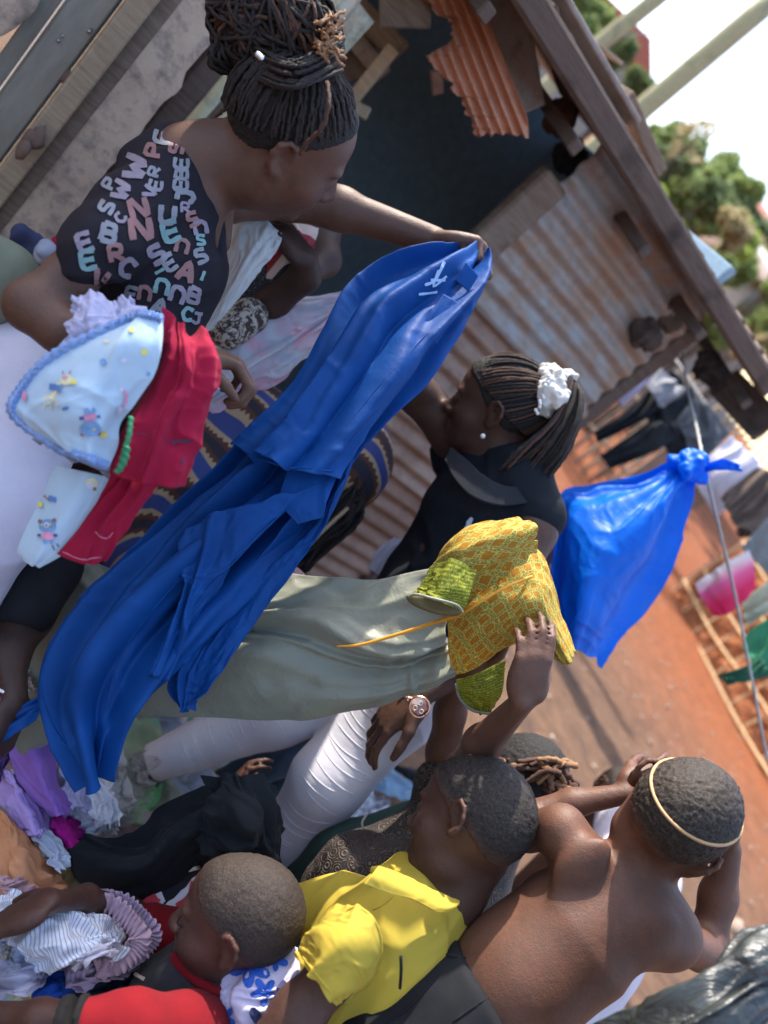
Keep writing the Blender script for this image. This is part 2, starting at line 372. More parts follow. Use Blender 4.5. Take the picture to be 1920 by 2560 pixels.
# ------------------------------------------------------------------ materials
MATS = {}
class NB:
    def __init__(s, name):
        s.m = bpy.data.materials.new(name); s.m.use_nodes = True; s.t = s.m.node_tree; s.b = s.t.nodes['Principled BSDF']; s.o = s.t.nodes['Material Output']
    def n(s, typ, **kw):
        x = s.t.nodes.new('ShaderNode'+typ)
        for k, v in kw.items():
            if k.startswith('i_'):
                key = k[2:]; key = int(key) if key.isdigit() else key.replace('_', ' '); s.put(x.inputs[key], v)
            else: setattr(x, k, v)
        return x
    def put(s, sock, v):
        if isinstance(v, bpy.types.NodeSocket): s.t.links.new(v, sock)
        elif isinstance(v, tuple) and sock.type == 'RGBA' and len(v) == 3: sock.default_value = (*v, 1)
        else: sock.default_value = v
    def noise(s, vec, scale, detail=4, rough=.55, out='Fac', dist=0):
        return s.n('TexNoise', i_Vector=vec, i_Scale=scale, i_Detail=detail, i_Roughness=rough, i_Distortion=dist).outputs[out]
    def math(s, op, a, b=0., c=None):
        x = s.n('Math', operation=op); s.put(x.inputs[0], a); s.put(x.inputs[1], b)
        if c is not None: s.put(x.inputs[2], c)
        return x.outputs[0]
    def ramp(s, f, a, b):
        return s.n('MapRange', i_Value=f, i_From_Min=a, i_From_Max=b).outputs[0]
    def mix(s, f, a, b):
        x = s.n('Mix', data_type='RGBA'); s.put(x.inputs[0], f); s.put(x.inputs[6], a); s.put(x.inputs[7], b); return x.outputs[2]
    def obj(s): return s.n('TexCoord').outputs['Object']
    def uv(s): return s.n('TexCoord').outputs['UV']
    def sc(s, vec, k): return s.n('Mapping', i_Vector=vec, i_Scale=k).outputs[0]
    def rot(s, vec, r, k=(1, 1, 1)): return s.n('Mapping', i_Vector=vec, i_Rotation=r, i_Scale=k).outputs[0]
    def sep(s, v): x = s.n('SeparateXYZ', i_Vector=v); return x.outputs
    def fin(s, col, rough=.8, bump=None, strength=.3, dist=.002, metal=0, spec=.3, trans=0, sheen=0, sss=0, tcol=None):
        s.put(s.b.inputs['Base Color'], col); s.put(s.b.inputs['Roughness'], rough); s.b.inputs['Metallic'].default_value = metal
        s.b.inputs['Specular IOR Level'].default_value = spec
        if sheen: s.b.inputs['Sheen Weight'].default_value = sheen
        if sss: s.b.inputs['Subsurface Weight'].default_value = sss; s.b.inputs['Subsurface Radius'].default_value = (1, .4, .25); s.b.inputs['Subsurface Scale'].default_value = .006
        bo = None
        if bump is not None:
            bo = s.n('Bump', i_Strength=strength, i_Distance=dist, i_Height=bump).outputs[0]; s.t.links.new(bo, s.b.inputs['Normal'])
        if trans:
            tr = s.n('BsdfTranslucent', i_Color=tcol if tcol is not None else col); mx = s.n('MixShader', i_0=trans); s.t.links.new(s.b.outputs[0], mx.inputs[1]); s.t.links.new(tr.outputs[0], mx.inputs[2])
            s.t.links.new(mx.outputs[0], s.o.inputs[0])
        return s.m
def cloth(name, c, c2=None, trans=.2, weave=900, rough=.9, sheen=.03, var=.25, wr=60, wrs=.35):
    if name in MATS: return MATS[name]
    b = NB(name); o = b.obj(); c2 = c2 or tuple(x*(1-var) for x in c)
    col = b.mix(b.ramp(b.noise(o, 14, 5, .6), .35, .7), c, c2)
    h = b.math('ADD', b.math('MULTIPLY', b.noise(o, weave, 2), .15), b.noise(o, wr, 5, .6, dist=.6))
    MATS[name] = b.fin(col, rough, h, wrs, .003, trans=trans, sheen=sheen, spec=.2); return MATS[name]
def skin(name, c, dark=.7):
    b = NB(name); o = b.obj(); col = b.mix(b.ramp(b.noise(o, 11, 7, .7, dist=.4), .3, .72), c, tuple(x*dark*.9 for x in c)); red = (c[0]*1.25, c[1]*.95, c[2]*.9)
    col = b.mix(b.math('MULTIPLY', b.ramp(b.noise(o, 55, 3), .4, .7), .35), col, red)
    r = b.math('ADD', b.math('MULTIPLY', b.noise(o, 40, 4), .2), .42)
    h = b.math('ADD', b.noise(o, 500, 2), b.math('MULTIPLY', b.noise(o, 130, 4), 1.0))
    return b.fin(col, r, h, .45, .0014, spec=.32, sss=.1)
def solid(name, c, rough=.5, metal=0, c2=None, nsc=30, bs=.2, bsc=80, spec=.4, dist=.002):
    if name in MATS: return MATS[name]
    b = NB(name); o = b.obj(); col = b.mix(b.ramp(b.noise(o, nsc, 5, .6), .35, .7), c, c2 or tuple(x*.75 for x in c)); MATS[name] = b.fin(col, rough, b.noise(o, bsc, 5), bs, dist, metal, spec); return MATS[name]
def wood_mat(name, c, c2, ax=(1, 1, 12)):
    b = NB(name); g = b.obj(); o = b.sc(g, ax); n1 = b.noise(o, 9, 6, .65, dist=.8); col = b.mix(b.ramp(n1, .3, .72), c, c2)
    col = b.mix(b.ramp(b.noise(g, 5, 4), .55, .75), col, tuple(x*.55 for x in c2)); return b.fin(col, .85, n1, .5, .006, spec=.15)
def metal_sheet(name, c, rust, amt=.5, grime=(.12, .09, .07), metal=.35, rough=.55):
    b = NB(name); o = b.obj(); n1 = b.noise(o, 3.2, 8, .65, dist=.4); n2 = b.noise(b.sc(o, (1, 1, 4)), 9, 6, .7)
    f = b.ramp(b.math('ADD', b.math('MULTIPLY', n1, .7), b.math('MULTIPLY', n2, .3)), .62-amt*.35, .74-amt*.3)
    col = b.mix(f, c, rust); col = b.mix(b.math('MULTIPLY', b.ramp(b.noise(o, 24, 6, .7), .5, .75), .7), col, grime)
    return b.fin(col, rough, b.noise(o, 45, 6, .6), .25, .004, metal, .3)

# ================================================================== setting
WD = np.array([sin(radians(50)), cos(radians(50)), 0]); WN = np.array([WD[1], -WD[0], 0]); W0 = P(1050, 1150, 3.0); W0 = np.array([W0[0], W0[1], 0])
ZZ = np.array([0, 0, 1.0])
def S(s, z, off=0): return W0+WD*s+WN*off+ZZ*z
def WL(x, y, off=0):
    q = ray(x, y); t = ((W0+WN*off-CAM)@WN)/(q@WN); p = CAM+q*t; return (p-W0)@WD, p[2]
# ground
def gz(x, y):
    r = np.hypot(x, y); z = np.clip(r-8, 0, None)*.085*np.clip((r-8)/6, 0, 1)+np.clip(r-42, 0, 60)*.16
    return z+.02*vnoise(x*1.3, y*1.3, s=2)+.012*vnoise(x*4, y*4, s=3)*np.clip(y/2, 0, 1)
rr = np.concatenate([np.linspace(0, 14, 110), np.geomspace(14.5, 400, 50)]); th = np.linspace(0, 2*pi, 161)
Rg, Tg = np.meshgrid(rr, th, indexing='ij'); Xg, Yg = Rg*np.sin(Tg), Rg*np.cos(Tg)
b = NB('red_earth'); o_ = b.obj(); n1 = b.noise(o_, .9, 8, .65); n2 = b.noise(o_, 7, 8, .7)
yy = b.sep(o_)[1]; xx = b.sep(o_)[0]
far = b.ramp(b.math('ADD', b.math('ADD', yy, b.math('MULTIPLY', xx, .7)), b.math('MULTIPLY', n1, 3.5)), 9.3, 14)
c1 = b.mix(b.ramp(n2, .35, .7), (.16, .095, .062), (.085, .052, .036)); c1 = b.mix(b.ramp(b.noise(o_, 2.6, 5, .6, dist=1.), .5, .68), c1, (.085, .055, .042)); c2 = b.mix(b.ramp(n2, .35, .7), (.25, .088, .040), (.15, .055, .028))
col = b.mix(far, c1, c2); col = b.mix(b.ramp(b.noise(o_, 60, 4), .66, .74), col, (.34, .27, .21))
col = b.mix(b.ramp(b.noise(b.sc(o_, (1.5, 9, 1)), 1.6, 6, .7), .6, .75), col, (.13, .075, .05))
M_earth = b.fin(col, .95, b.math('ADD', n2, b.math('MULTIPLY', b.noise(o_, 45, 6, .7), .35)), .7, .03, spec=.1)
tag(mesh_obj('ground', np.stack([Xg, Yg, gz(Xg, Yg)], -1).reshape(-1, 3), grid_faces(len(rr), 161), M_earth), kind='structure')
def stone(name, c, r, mat, seed=0, parent=None, f=14, a=.35):
    bm = bmesh.new(); bmesh.ops.create_icosphere(bm, subdivisions=2, radius=1)
    for v in bm.verts:
        q = np.array(v.co); v.co *= 1+a*float(vnoise(np.array([q[0]*1.4+seed]), np.array([q[1]*1.4]), np.array([q[2]*1.4]), s=seed)[0]); v.co = Vector((v.co.x*r[0], v.co.y*r[1], v.co.z*r[2]))+Vector([float(t) for t in c])
    me = bpy.data.meshes.new(name); bm.to_mesh(me); bm.free(); me.materials.append(mat); me.polygons.foreach_set('use_smooth', [True]*len(me.polygons))
    o = bpy.data.objects.new(name, me); COL.objects.link(o)
    if parent: o.parent = parent
    return o
M_stone = solid('stone_grey', (.33, .26, .21), .9, c2=(.18, .12, .09), bs=.5)
vs_, fs_ = [], []
bm = bmesh.new()
for i in range(500):
    x = rng.uniform(.3, 7); y = rng.uniform(2, 11); r = rng.uniform(.008, .032); M = Matrix.Translation((x, y, float(gz(np.array(x), np.array(y)))+r*.3)) @ Matrix.Rotation(rng.uniform(0, 6), 4, 'Z') @ Matrix.Diagonal((r, r*.7, r*.5, 1))
    bmesh.ops.create_icosphere(bm, subdivisions=1, radius=1, matrix=M)
me = bpy.data.meshes.new('gravel'); bm.to_mesh(me); bm.free(); me.materials.append(M_stone); o = bpy.data.objects.new('gravel', me); COL.objects.link(o); tag(o, kind='stuff')

# ---------------------------------------------------------------- tin shack
M_rust = metal_sheet('rusty_brown_sheet', (.36, .25, .19), (.26, .15, .10), .5, metal=.1)
M_rust2 = metal_sheet('rusty_dark_sheet', (.30, .19, .14), (.20, .11, .075), .5, metal=.1)
M_galv = metal_sheet('galvanised_sheet', (.34, .36, .36), (.33, .22, .15), .62, (.2, .16, .13), .2, .55)
M_torn = metal_sheet('torn_orange_sheet', (.62, .30, .20), (.50, .21, .11), .6, (.33, .16, .11), .05, .7)
M_grey = metal_sheet('weathered_sheet', (.30, .25, .22), (.22, .15, .12), .5, metal=.15)
M_wood = wood_mat('old_timber', (.27, .21, .165), (.14, .10, .075)); M_woodd = wood_mat('dark_timber', (.17, .125, .10), (.09, .065, .055)); M_woodl = wood_mat('pale_timber', (.44, .34, .23), (.27, .2, .14))
M_hazeblue = solid('haze_blue_interior', (.26, .38, .48), .95, bs=.3, bsc=8, c2=(.20, .30, .40), spec=.1)  # doorway glare put into the wall colour as a hazy blue
def corr(name, s0, s1, z0, z1, off, mat, parent, pitch=.076, amp=.011, seed=0, thick=.0012, n=(0, 40), lean=0, sag=.004, jag=0):
    nz = int((z1-z0)/pitch*10); z, s = np.meshgrid(np.linspace(0, 1, nz), np.linspace(0, 1, n[1]), indexing='ij'); zz = z0+(z1-z0)*z
    ss = s0+(s1-s0)*s+jag*vnoise(z*22, s*0, s=seed)*np.where(s > .5, 1, -1)*(np.abs(2*s-1)**6)
    o_f = off+amp*np.sin(zz/pitch*2*pi)+sag*vnoise(ss*2.5, zz*3, s=seed)*2+lean*(s-.5)
    zz = zz+.006*vnoise(ss*3, zz*0, s=seed+1)
    g = W0+WD*ss[..., None]+WN*o_f[..., None]+ZZ*zz[..., None]
    o = mesh_obj(name, g.reshape(-1, 3), grid_faces(nz, n[1]), mat, parent); m = o.modifiers.new('thickness', 'SOLIDIFY'); m.thickness = thick; return o
sh = thing('tin_shack', 'brown corrugated iron shack with dark open doorway and sagging timber eave', 'shack')
corr('wall_sheet', -.50, .30, 1.44, 2.10, .022, M_galv, sh, seed=1, amp=.009)
corr('wall_sheet', -.46, .34, .78, 1.50, .006, M_rust, sh, seed=2, lean=.01)
corr('wall_sheet', -.49, .32, .05, .84, -.008, M_rust2, sh, seed=3, lean=-.01)
box('door_jamb', S(-.53, .95, .03), (WD, WN, ZZ), (.055, .03, .93), M_wood, sh, .01)
box('door_jamb', S(-1.32, 1.0, .0), (WD, WN, ZZ), (.05, .035, 1.0), M_woodd, sh, .01)
box('corner_post', S(.36, 1.0, -.03), (WD, WN, ZZ), (.04, .04, 1.0), M_woodd, sh, .01)
# interior
box('back_wall', S(-.6, 1.1, -1.7), (WD, WN, ZZ), (1.1, .02, 1.1), M_hazeblue, sh)
box('side_wall', S(.33, 1.1, -.9), (WN, WD, ZZ), (.8, .02, 1.1), M_hazeblue, sh)
box('side_wall', S(-1.7, 1.1, -.9), (WN, WD, ZZ), (.8, .02, 1.1), M_hazeblue, sh)
# eave beam measured on its own plane
e0 = WL(1262, 0, .22); e1 = WL(1898, 995, .22)
def eave(s): return e0[1]+(e1[1]-e0[1])*(s-e0[0])/(e1[0]-e0[0])
ax_e = N((WD*(e1[0]-e0[0])+ZZ*(e1[1]-e0[1])))
se = e1[0]; mid = S((-1.3+se)/2, eave((-1.3+se)/2)+.045, .22); box('eave_beam', mid, (ax_e, WN, N(np.cross(ax_e, WN))), ((se+1.3)/2, .020, .036), M_woodd, sh, .01)
for s in np.arange(-1.1, .9, .42): box('rafter', S(s, eave(s)+.05, -.6), (N(WN-ZZ*.12), WD, ZZ), (.85, .018, .02), M_woodd, sh, .005)
def roof(name, s0, s1, z, mat, off0=.19, off1=-2.0, rise=.12, seed=0, pitch=.09, dz=0):
    ns = int((s1-s0)/pitch*8); s, t = np.meshgrid(np.linspace(s0, s1, ns), np.linspace(0, 1, 14), indexing='ij'); of = off0+(off1-off0)*t+.02*vnoise(s*8, t*0, s=seed)*(t < .1)
    zz = z+(eave(s)-eave(0))+(off0-of)*rise+.012*np.sin(s/pitch*2*pi)+.012*vnoise(s*2, t*3, s=seed)
    g = W0+WD*s[..., None]+WN*of[..., None]+ZZ*zz[..., None]; o = mesh_obj(name, g.reshape(-1, 3), grid_faces(ns, 14), mat, sh); m = o.modifiers.new('t', 'SOLIDIFY'); m.thickness = .0015; return o
ze = eave(0)
roof('roof_sheet', -1.75, -.6, ze+.075, M_rust, seed=5); roof('roof_sheet', -.65, .3, ze+.07, M_rust2, seed=6, off0=.18); roof('roof_sheet', .25, .93, ze+.078, M_rust, seed=7, off0=.19, off1=-.6)
# gable board end and hanging dark sheet at the far end of the eave
box('end_board', S(.80, eave(.80)-.03, .05), (N(WN), WD, ZZ), (.17, .012, .07), M_woodd, sh, .004)
s_, z_ = WL(1450, 150, .1)
box('roof_plank', S(s_, z_+.02, .1), (ax_e, N(WN*.9+ZZ*.4), N(ZZ-WN*.3)), (.24, .05, .008), M_grey, sh, .003)
o = box('roof_plank', P(1462, 92, 2.35), (P(1552, 170, 2.5)-P(1350, 10, 2.2), WN, ZZ), (.15, .09, .006), M_woodl, sh, .002)
o = box('roof_plank', P(1600, 330, 2.6), (P(1640, 420, 2.7)-P(1560, 240, 2.5), WN, ZZ), (.16, .05, .02), M_wood, sh, .003)
o = box('roof_plank', P(1480, 140, 2.4), (P(1500, 130, 2.4)-P(1440, 165, 2.4), WN, ZZ), (.04, .02, .01), M_woodl, sh, .003)
stone('roof_stone', P(1575, 410, 2.6), (.07, .05, .035), M_stone, 3, sh); stone('roof_stone', P(1420, 215, 2.4), (.09, .05, .03), M_woodd, 4, sh)
settle(sh)
# broken boards by the doorway, upper middle
t = thing('torn_roof_sheet', 'torn rusty orange corrugated sheet hanging over the dark doorway', 'metal sheet')
a0, a1 = P(1110, -90, 1.95), P(1345, -90, 1.95); q0, q1 = P(1180, 320, 2.0), P(1330, 325, 2.0)
nu_, nv_ = 150, 90; u, v = np.meshgrid(np.linspace(0, 1, nu_), np.linspace(0, 1, nv_), indexing='ij')
Lx = np.interp(v, [0, .17, .27, .36, .47, .55, .62, .75, .9, 1], [1060, 1040, 1090, 1130, 1120, 1065, 1090, 1140, 1175, 1182]); Ly = -90+v*425
Rx = np.interp(v, [0, .3, .6, .9, 1], [1190, 1215, 1265, 1318, 1322]); Ly2 = np.interp(v, [0, 1], [-90, 338])
Lx = Lx+9*vnoise(v*34, v*0, s=9)+6*vnoise(v*80, v*0, s=8); px = Lx+(Rx-Lx)*u; py = Ly+(Ly2-Ly)*u+np.where(v > .97, 8*vnoise(u*14, u*0, s=4), 0)
dd = 2.02+.014*np.sin(px/27*2*pi-py*.09*1.0)+.02*vnoise(u*2, v*3, s=3)
g = np.stack([P(x, y, d) for x, y, d in zip(px.ravel(), py.ravel(), dd.ravel())]); o = mesh_obj('corrugated_metal', g, grid_faces(nu_, nv_), M_torn, t); m = o.modifiers.new('t', 'SOLIDIFY'); m.thickness = .001
settle(t)
t = thing('hanging_roof_sheet', 'grey brown smooth metal sheet behind the torn orange one', 'metal sheet')
sheet('metal', [[(1180, -60, 2.12), (1300, -60, 2.12)], [(1230, 130, 2.14), (1340, 130, 2.14)], [(1300, 290, 2.16), (1362, 262, 2.16)]], M_grey, t, (40, 40), .003, 3, 3, 1)
settle(t)
def slab(name, p, q, w, mat, label=None, cat='plank', th=.015, d2=None, parent=None, bev=.003):
    a = P(*p); c = P(*q); axis = N(c-a); side = N(np.cross(axis, FW)); o = box(name, (a+c)/2, (axis, side, np.cross(axis, side)), (np.linalg.norm(c-a)/2, w*a_d(p, q)/FPX/2, th/2), mat, parent, bev)
    if label: tag(o, label, cat)
    return o
def a_d(p, q): return (p[2]+q[2])/2
slab('plank', (1015, -80, 2.05), (1012, 70, 2.08), 130, M_wood, 'wide grey plank hanging square ended above the doorway')
slab('plank', (985, 120, 2.2), (880, 250, 2.25), 34, M_woodl, 'pale split plank leaning beside the dark doorway')
slab('plank', (1020, 110, 2.3), (900, 215, 2.3), 16, M_wood, 'thin brown stick lying over the pale split plank')
slab('plank', (1090, 175, 2.2), (1095, 235, 2.25), 30, M_rust2, 'short rusty strip dangling under the torn sheet')
slab('plank', (910, 262, 2.2), (895, 290, 2.2), 44, M_woodl, 'small square offcut behind the braided head')
for i, (p, q, w, mt) in enumerate((((890, 20, 2.35), (1000, 130, 2.35), 60, M_wood), ((880, 90, 2.4), (960, 190, 2.4), 46, M_grey), ((850, -40, 2.42), (900, 200, 2.45), 110, M_woodd))):
    slab('board', p, q, w, mt, ('brown board slanting behind the wide grey plank', 'grey board tucked low behind the braids', 'dark upright board furthest back by the doorway')[i], 'board')
# rags and stuffing under the eave
for i, (x, y, d, r, m) in enumerate(((1395, 283, 2.45, (.045, .04, .05), (.20, .13, .10)), (1425, 385, 2.5, (.05, .04, .06), (.07, .08, .11)), (1478, 440, 2.55, (.04, .04, .055), (.09, .14, .18)), (1520, 520, 2.6, (.06, .045, .07), (.07, .075, .1)), (1655, 775, 2.78, (.07, .05, .06), (.17, .13, .10)), (1612, 828, 2.75, (.06, .05, .055), (.12, .09, .075)), (1775, 925, 2.95, (.09, .05, .05), (.06, .05, .05)))):
    mt = cloth('rag_%d' % i, m, var=.5); lab = ('round brown rag bundle near the doorway top', 'dark blue plastic bundle stuffed under the eave', 'small slate blue bag below the eave', 'long dark cloth bundle above the grey sheet', 'tan rag bundle wedged under the far eave', 'brown knotted rag lower on the wall', 'black bundle at the end of the eave')[i]
    tag(blob('rag_bundle', [ell(P(x, y, d), r, [WD, WN, ZZ]), ell(P(x+18, y+22, d), np.array(r)*.7, [WD, WN, ZZ])], mt, h=.006, noise=[(18, .018, i), (45, .010, i+4), (90, .005, 9)]), lab, 'rag bundle')
# ---------------------------------------------------------------- plaster house, upper left
b = NB('mud_plaster'); o_ = b.obj(); n1 = b.noise(o_, 5, 8, .65, dist=.5); n2 = b.noise(o_, 22, 8, .7)
col = b.mix(b.ramp(n1, .3, .7), (.62, .49, .37), (.47, .35, .27)); col = b.mix(b.ramp(n2, .48, .7), col, (.20, .17, .16)); col = b.mix(b.ramp(b.noise(o_, 3, 6, .7), .58, .7), col, (.17, .135, .12))
M_plas = b.fin(col, .95, b.math('ADD', n1, b.math('MULTIPLY', n2, .6)), .6, .012, spec=.1)
b = NB('blue_door_paint'); o_ = b.obj(); n1 = b.noise(b.sc(o_, (1, 1, .25)), 12, 8, .7); col = b.mix(b.ramp(n1, .35, .65), (.33, .31, .26), (.20, .19, .16)); col = b.mix(b.ramp(b.noise(o_, 9, 6, .7), .6, .68), col, (.27, .2, .15)); M_dpaint = b.fin(col, .7, n1, .4, .004)
OFF = .30
def pl(x, y, off=OFF):
    s, z = WL(x, y, off); return s, z
hs = thing('plaster_house', 'mud plastered house wall with a blue grey door behind the woman', 'house')
def wallgrid(name, s0, s1, z0, z1, off, mat, rough=.0045, parent=None, thick=.12, jag0=0, jag1=0, n=(150, 110), seed=0):
    z, s = np.meshgrid(np.linspace(z0, z1, n[0]), np.linspace(0, 1, n[1]), indexing='ij')
    a = s0+jag0*(vnoise(z*9, z*0, s=seed)+.5*vnoise(z*27, z*0, s=seed+1)); c = s1+jag1*(vnoise(z*8, z*0, s=seed+2)+.5*vnoise(z*23, z*0, s=seed+3)); ss = a+(c-a)*s
    of = off+rough*vnoise(ss*6, z*6, s=seed+5)+rough*.5*vnoise(ss*19, z*19, s=seed+6)+rough*.25*vnoise(ss*50, z*50, s=seed+7)
    g = W0+WD*ss[..., None]+WN*of[..., None]+ZZ*z[..., None]; o = mesh_obj(name, g.reshape(-1, 3), grid_faces(*n), mat, parent); m = o.modifiers.new('t', 'SOLIDIFY'); m.thickness = thick; m.offset = -1 if False else 0; return o
sR = pl(480, 170)[0]; sF = pl(300, 70)[0]; sD = pl(150, 60)[0]
wallgrid('wall', sF+.03, sR, 0, 2.5, OFF-.05, M_plas, parent=hs, jag0=.018, seed=1)
frame_off = OFF+.02
s1_, s2_ = pl(322, 10)[0], pl(338, 30)[0]
box('door_frame', S(sF, 1.2, OFF+.005), (WD, WN, ZZ), (.022, .045, 1.25), M_woodl, hs, .004, .001)
box('door_frame', S(sF+.035, .95, OFF-.012), (WD, WN, ZZ), (.022, .03, .9), M_wood, hs, .004, .001)
dl = pl(20, 100)[0]; sE = sF-.03; wD = (sE-dl)
for i in range(3):
    a = dl+wD*i/3; c = dl+wD*(i+1)/3; box('door_board', S((a+c)/2, 1.1, OFF-.02), (WD, WN, ZZ), ((c-a)/2-.002, .012, 1.1), M_dpaint, hs, .002)
box('door_rail', S(sE-.035, 1.1, OFF-.002), (WD, WN, ZZ), (.035, .012, 1.12), M_dpaint, hs, .003)
M_steel = solid('bolt_steel', (.45, .44, .42), .35, .9); bs_, bz_ = pl(190, 50)
tube('bolt', [P(145, 30, 1.62), P(200, 52, 1.62), P(228, 68, 1.62), P(222, 80, 1.6)], .004, M_steel, hs, 24)
slab('bolt_plate', (170, 62, 1.625), (132, 108, 1.625), 26, M_steel, parent=hs, th=.004)
for x, y in ((168, 74), (156, 90), (146, 102)): stone('bolt_screw', P(x, y, 1.61), (.004,)*3, M_steel, 1, hs, a=0)
wallgrid('wall', dl-1.2, dl-.02, 0, 2.5, OFF-.02, M_plas, parent=hs, jag1=.02, seed=21)
# broken plaster lumps showing brick along the frame
M_brick = solid('mud_brick', (.17, .11, .085), .95, bs=.7)
for i, (x, y, r) in enumerate(((250, 140, .012), (190, 205, .015), (165, 190, .012), (92, 345, .022), (55, 375, .018), (280, 80, .012), (72, 350, .016))): stone('brick', P(x, y, 1.66), (r, r*.5, r*1.3), M_brick, i, hs)
settle(hs)
t = thing('dark_post', 'dark thick timber post at the edge of the plaster wall', 'post')
s_ = pl(500, 185)[0]; box('post', S(s_+.012, 1.2, OFF-.06), (WD, WN, ZZ), (.030, .03, 1.25), M_woodd, t, .01, .002); settle(t)
# bundle of corrugated sheets and bamboo standing between post and shack
M_lime = metal_sheet('pale_lime_sheet', (.72, .70, .46), (.45, .42, .28), .35, (.2, .2, .17), 0, .7); M_ltg = metal_sheet('pale_grey_sheet', (.58, .58, .46), (.36, .33, .25), .45, metal=.1)
for i, (x, y, w, m, lab) in enumerate(((520, 215, .02, M_ltg, 'thin pale upright sheet edge beside the dark post'), (545, 225, .026, M_lime, 'lime green upright pole next to the thin pale edge'), (575, 240, .022, M_wood, 'brown upright pole in the middle of the leaning stack'), (600, 250, .03, M_lime, 'wide lime green strip near the hanging braids'), (630, 265, .026, M_ltg, 'grey strip nearest the braided hair'))):
    s_ = pl(x, y, .1)[0]; tag(tube('upright_pole', [S(s_-.005*i, .02, .1), S(s_, 1.2, .1), S(s_+.004, 2.3, .1)], w, m, None, 12, 8), lab, 'pole')
cs = thing('leaning_sheet', 'pale corrugated sheet standing upright behind the hanging braids', 'metal sheet')
s0_ = pl(600, 200, .02)[0]
ns = 90; z, s = np.meshgrid(np.linspace(.02, 1.75, 60), np.linspace(0, .15, ns), indexing='ij'); g = S(0, 0, 0)+WD*(s0_+s)[..., None]+WN*(.02+.012*np.sin(s/.076*2*pi))[..., None]+ZZ*z[..., None]
o = mesh_obj('corrugated_metal', g.reshape(-1, 3), grid_faces(60, ns), M_ltg, cs); m = o.modifiers.new('t', 'SOLIDIFY'); m.thickness = .001; settle(cs)

# ---------------------------------------------------------------- far right: poles, trees, houses, hill
M_pole = wood_mat('pole_wood', (.48, .45, .27), (.30, .28, .17))
def upole(x0, y0, x1, y1, Y, r, lab):
    a = PY(x0, y0, Y); c = PY(x1, y1, Y); d_ = (c-a)/(c[2]-a[2]); lo = a-d_*(a[2]-float(gz(np.array(a[0]), np.array(a[1])))); hi = a+d_*(6-a[2])
    tag(tube('utility_pole', [lo, (lo+hi)/2, hi], [r*1.1, r, r*.9], M_pole, None, 12, 12), lab, 'pole')
upole(1500, 110, 1650, -10, 9.0, .086, 'slimmer bare wooden pole closest to the roof corner')
upole(1575, 300, 1920, 10, 12.0, .155, 'thick weathered wooden pole rising into the bright sky')
M_wire = solid('wire', (.12, .12, .13), .6)
for i, (a, c, lab) in enumerate((((1540, 95, 9), (1890, 10, 11), 'upper of the faint wires crossing the sky'), ((1700, 250, 12), (1925, 265, 14), 'middle faint wire right of the thick pole'), ((1770, 355, 14), (1930, 400, 12), 'lowest faint wire above the hill'))):
    tag(tube('wire', [P(*a), (P(*a)+P(*c))/2-ZZ*.1, P(*c)], .008, M_wire, None, 12, 5), lab, 'wire')
def leafmat(name, c, c2):
    b = NB(name); o_ = b.obj(); col = b.mix(b.noise(o_, 1.7, 3), c, c2); col = b.mix(b.math('MULTIPLY', b.noise(o_, 30, 1), .5), col, c2); return b.fin(col, .6, trans=.35, spec=.3)
LM = [leafmat('leaf_dark', (.10, .15, .07), (.18, .23, .09)), leafmat('leaf_mid', (.17, .25, .08), (.28, .34, .12)), leafmat('leaf_bright', (.26, .38, .07), (.40, .46, .12)), leafmat('leaf_dry', (.32, .28, .16), (.46, .38, .2))]
M_bark = solid('bark', (.12, .09, .07), .9, bs=.8)
def tree(x, y, Y, hw, hh, mi, label, n=4200, leaf=.16, group=None, trunk=1, cl=14):
    """x,y pixel of the crown centre, Y metres ahead, hw/hh crown half size in px"""
    c = PY(x, y, Y); k = np.linalg.norm(c-CAM)/FPX; rw, rh = hw*k, hh*k; t = thing('tree', label, 'tree', group)
    cc = rng.normal(size=(cl, 3)); cc /= np.linalg.norm(cc, axis=1)[:, None]; cc *= rng.uniform(.35, .95, (cl, 1)); cc = cc*np.array([rw, rw, rh]); cr_ = rng.uniform(.28, .5, cl)*min(rw, rh)
    w = rng.integers(0, cl, n); d_ = rng.normal(size=(n, 3)); d_ /= np.linalg.norm(d_, axis=1)[:, None]; pos = cc[w]+d_*(cr_[w]*rng.uniform(.5, 1.1, n))[:, None]+c
    a = rng.normal(size=(n, 3)); a /= np.linalg.norm(a, axis=1)[:, None]; bb = np.cross(a, rng.normal(size=(n, 3))); bb /= np.linalg.norm(bb, axis=1)[:, None]; L = leaf*rng.uniform(.6, 1.4, n)[:, None]
    v = np.stack([pos-a*L, pos+bb*L*.5, pos+a*L, pos-bb*L*.5], 1).reshape(-1, 3); f = np.arange(n*4).reshape(-1, 4)
    mesh_obj('crown', v, f, LM[mi], t, smooth=False)
    gx = float(gz(np.array(c[0]), np.array(c[1]))); base = np.array([c[0], c[1], gx-.1]); ps = [[base, base+(c-base)*.6+[.1*rw, 0, 0], c+[0, 0, rh*.3]]]; rs = [[.06*rh+.03, .04*rh+.02, .015]]
    P2 = [crm(p, 10) for p in ps]; R2 = [np.interp(np.linspace(0, 1, 10), [0, .6, 1], rs[0])]
    for i in range(7):
        st = base+(c-base)*rng.uniform(.5, .8); P2.append(crm([st, (st+cc[i]+c)/2+[0, 0, -.1*rh], cc[i]+c], 8)); R2.append(np.linspace(.02*rh+.012, .006, 8))
    tubes('trunk', P2, R2, M_bark, t, 6); settle(t)
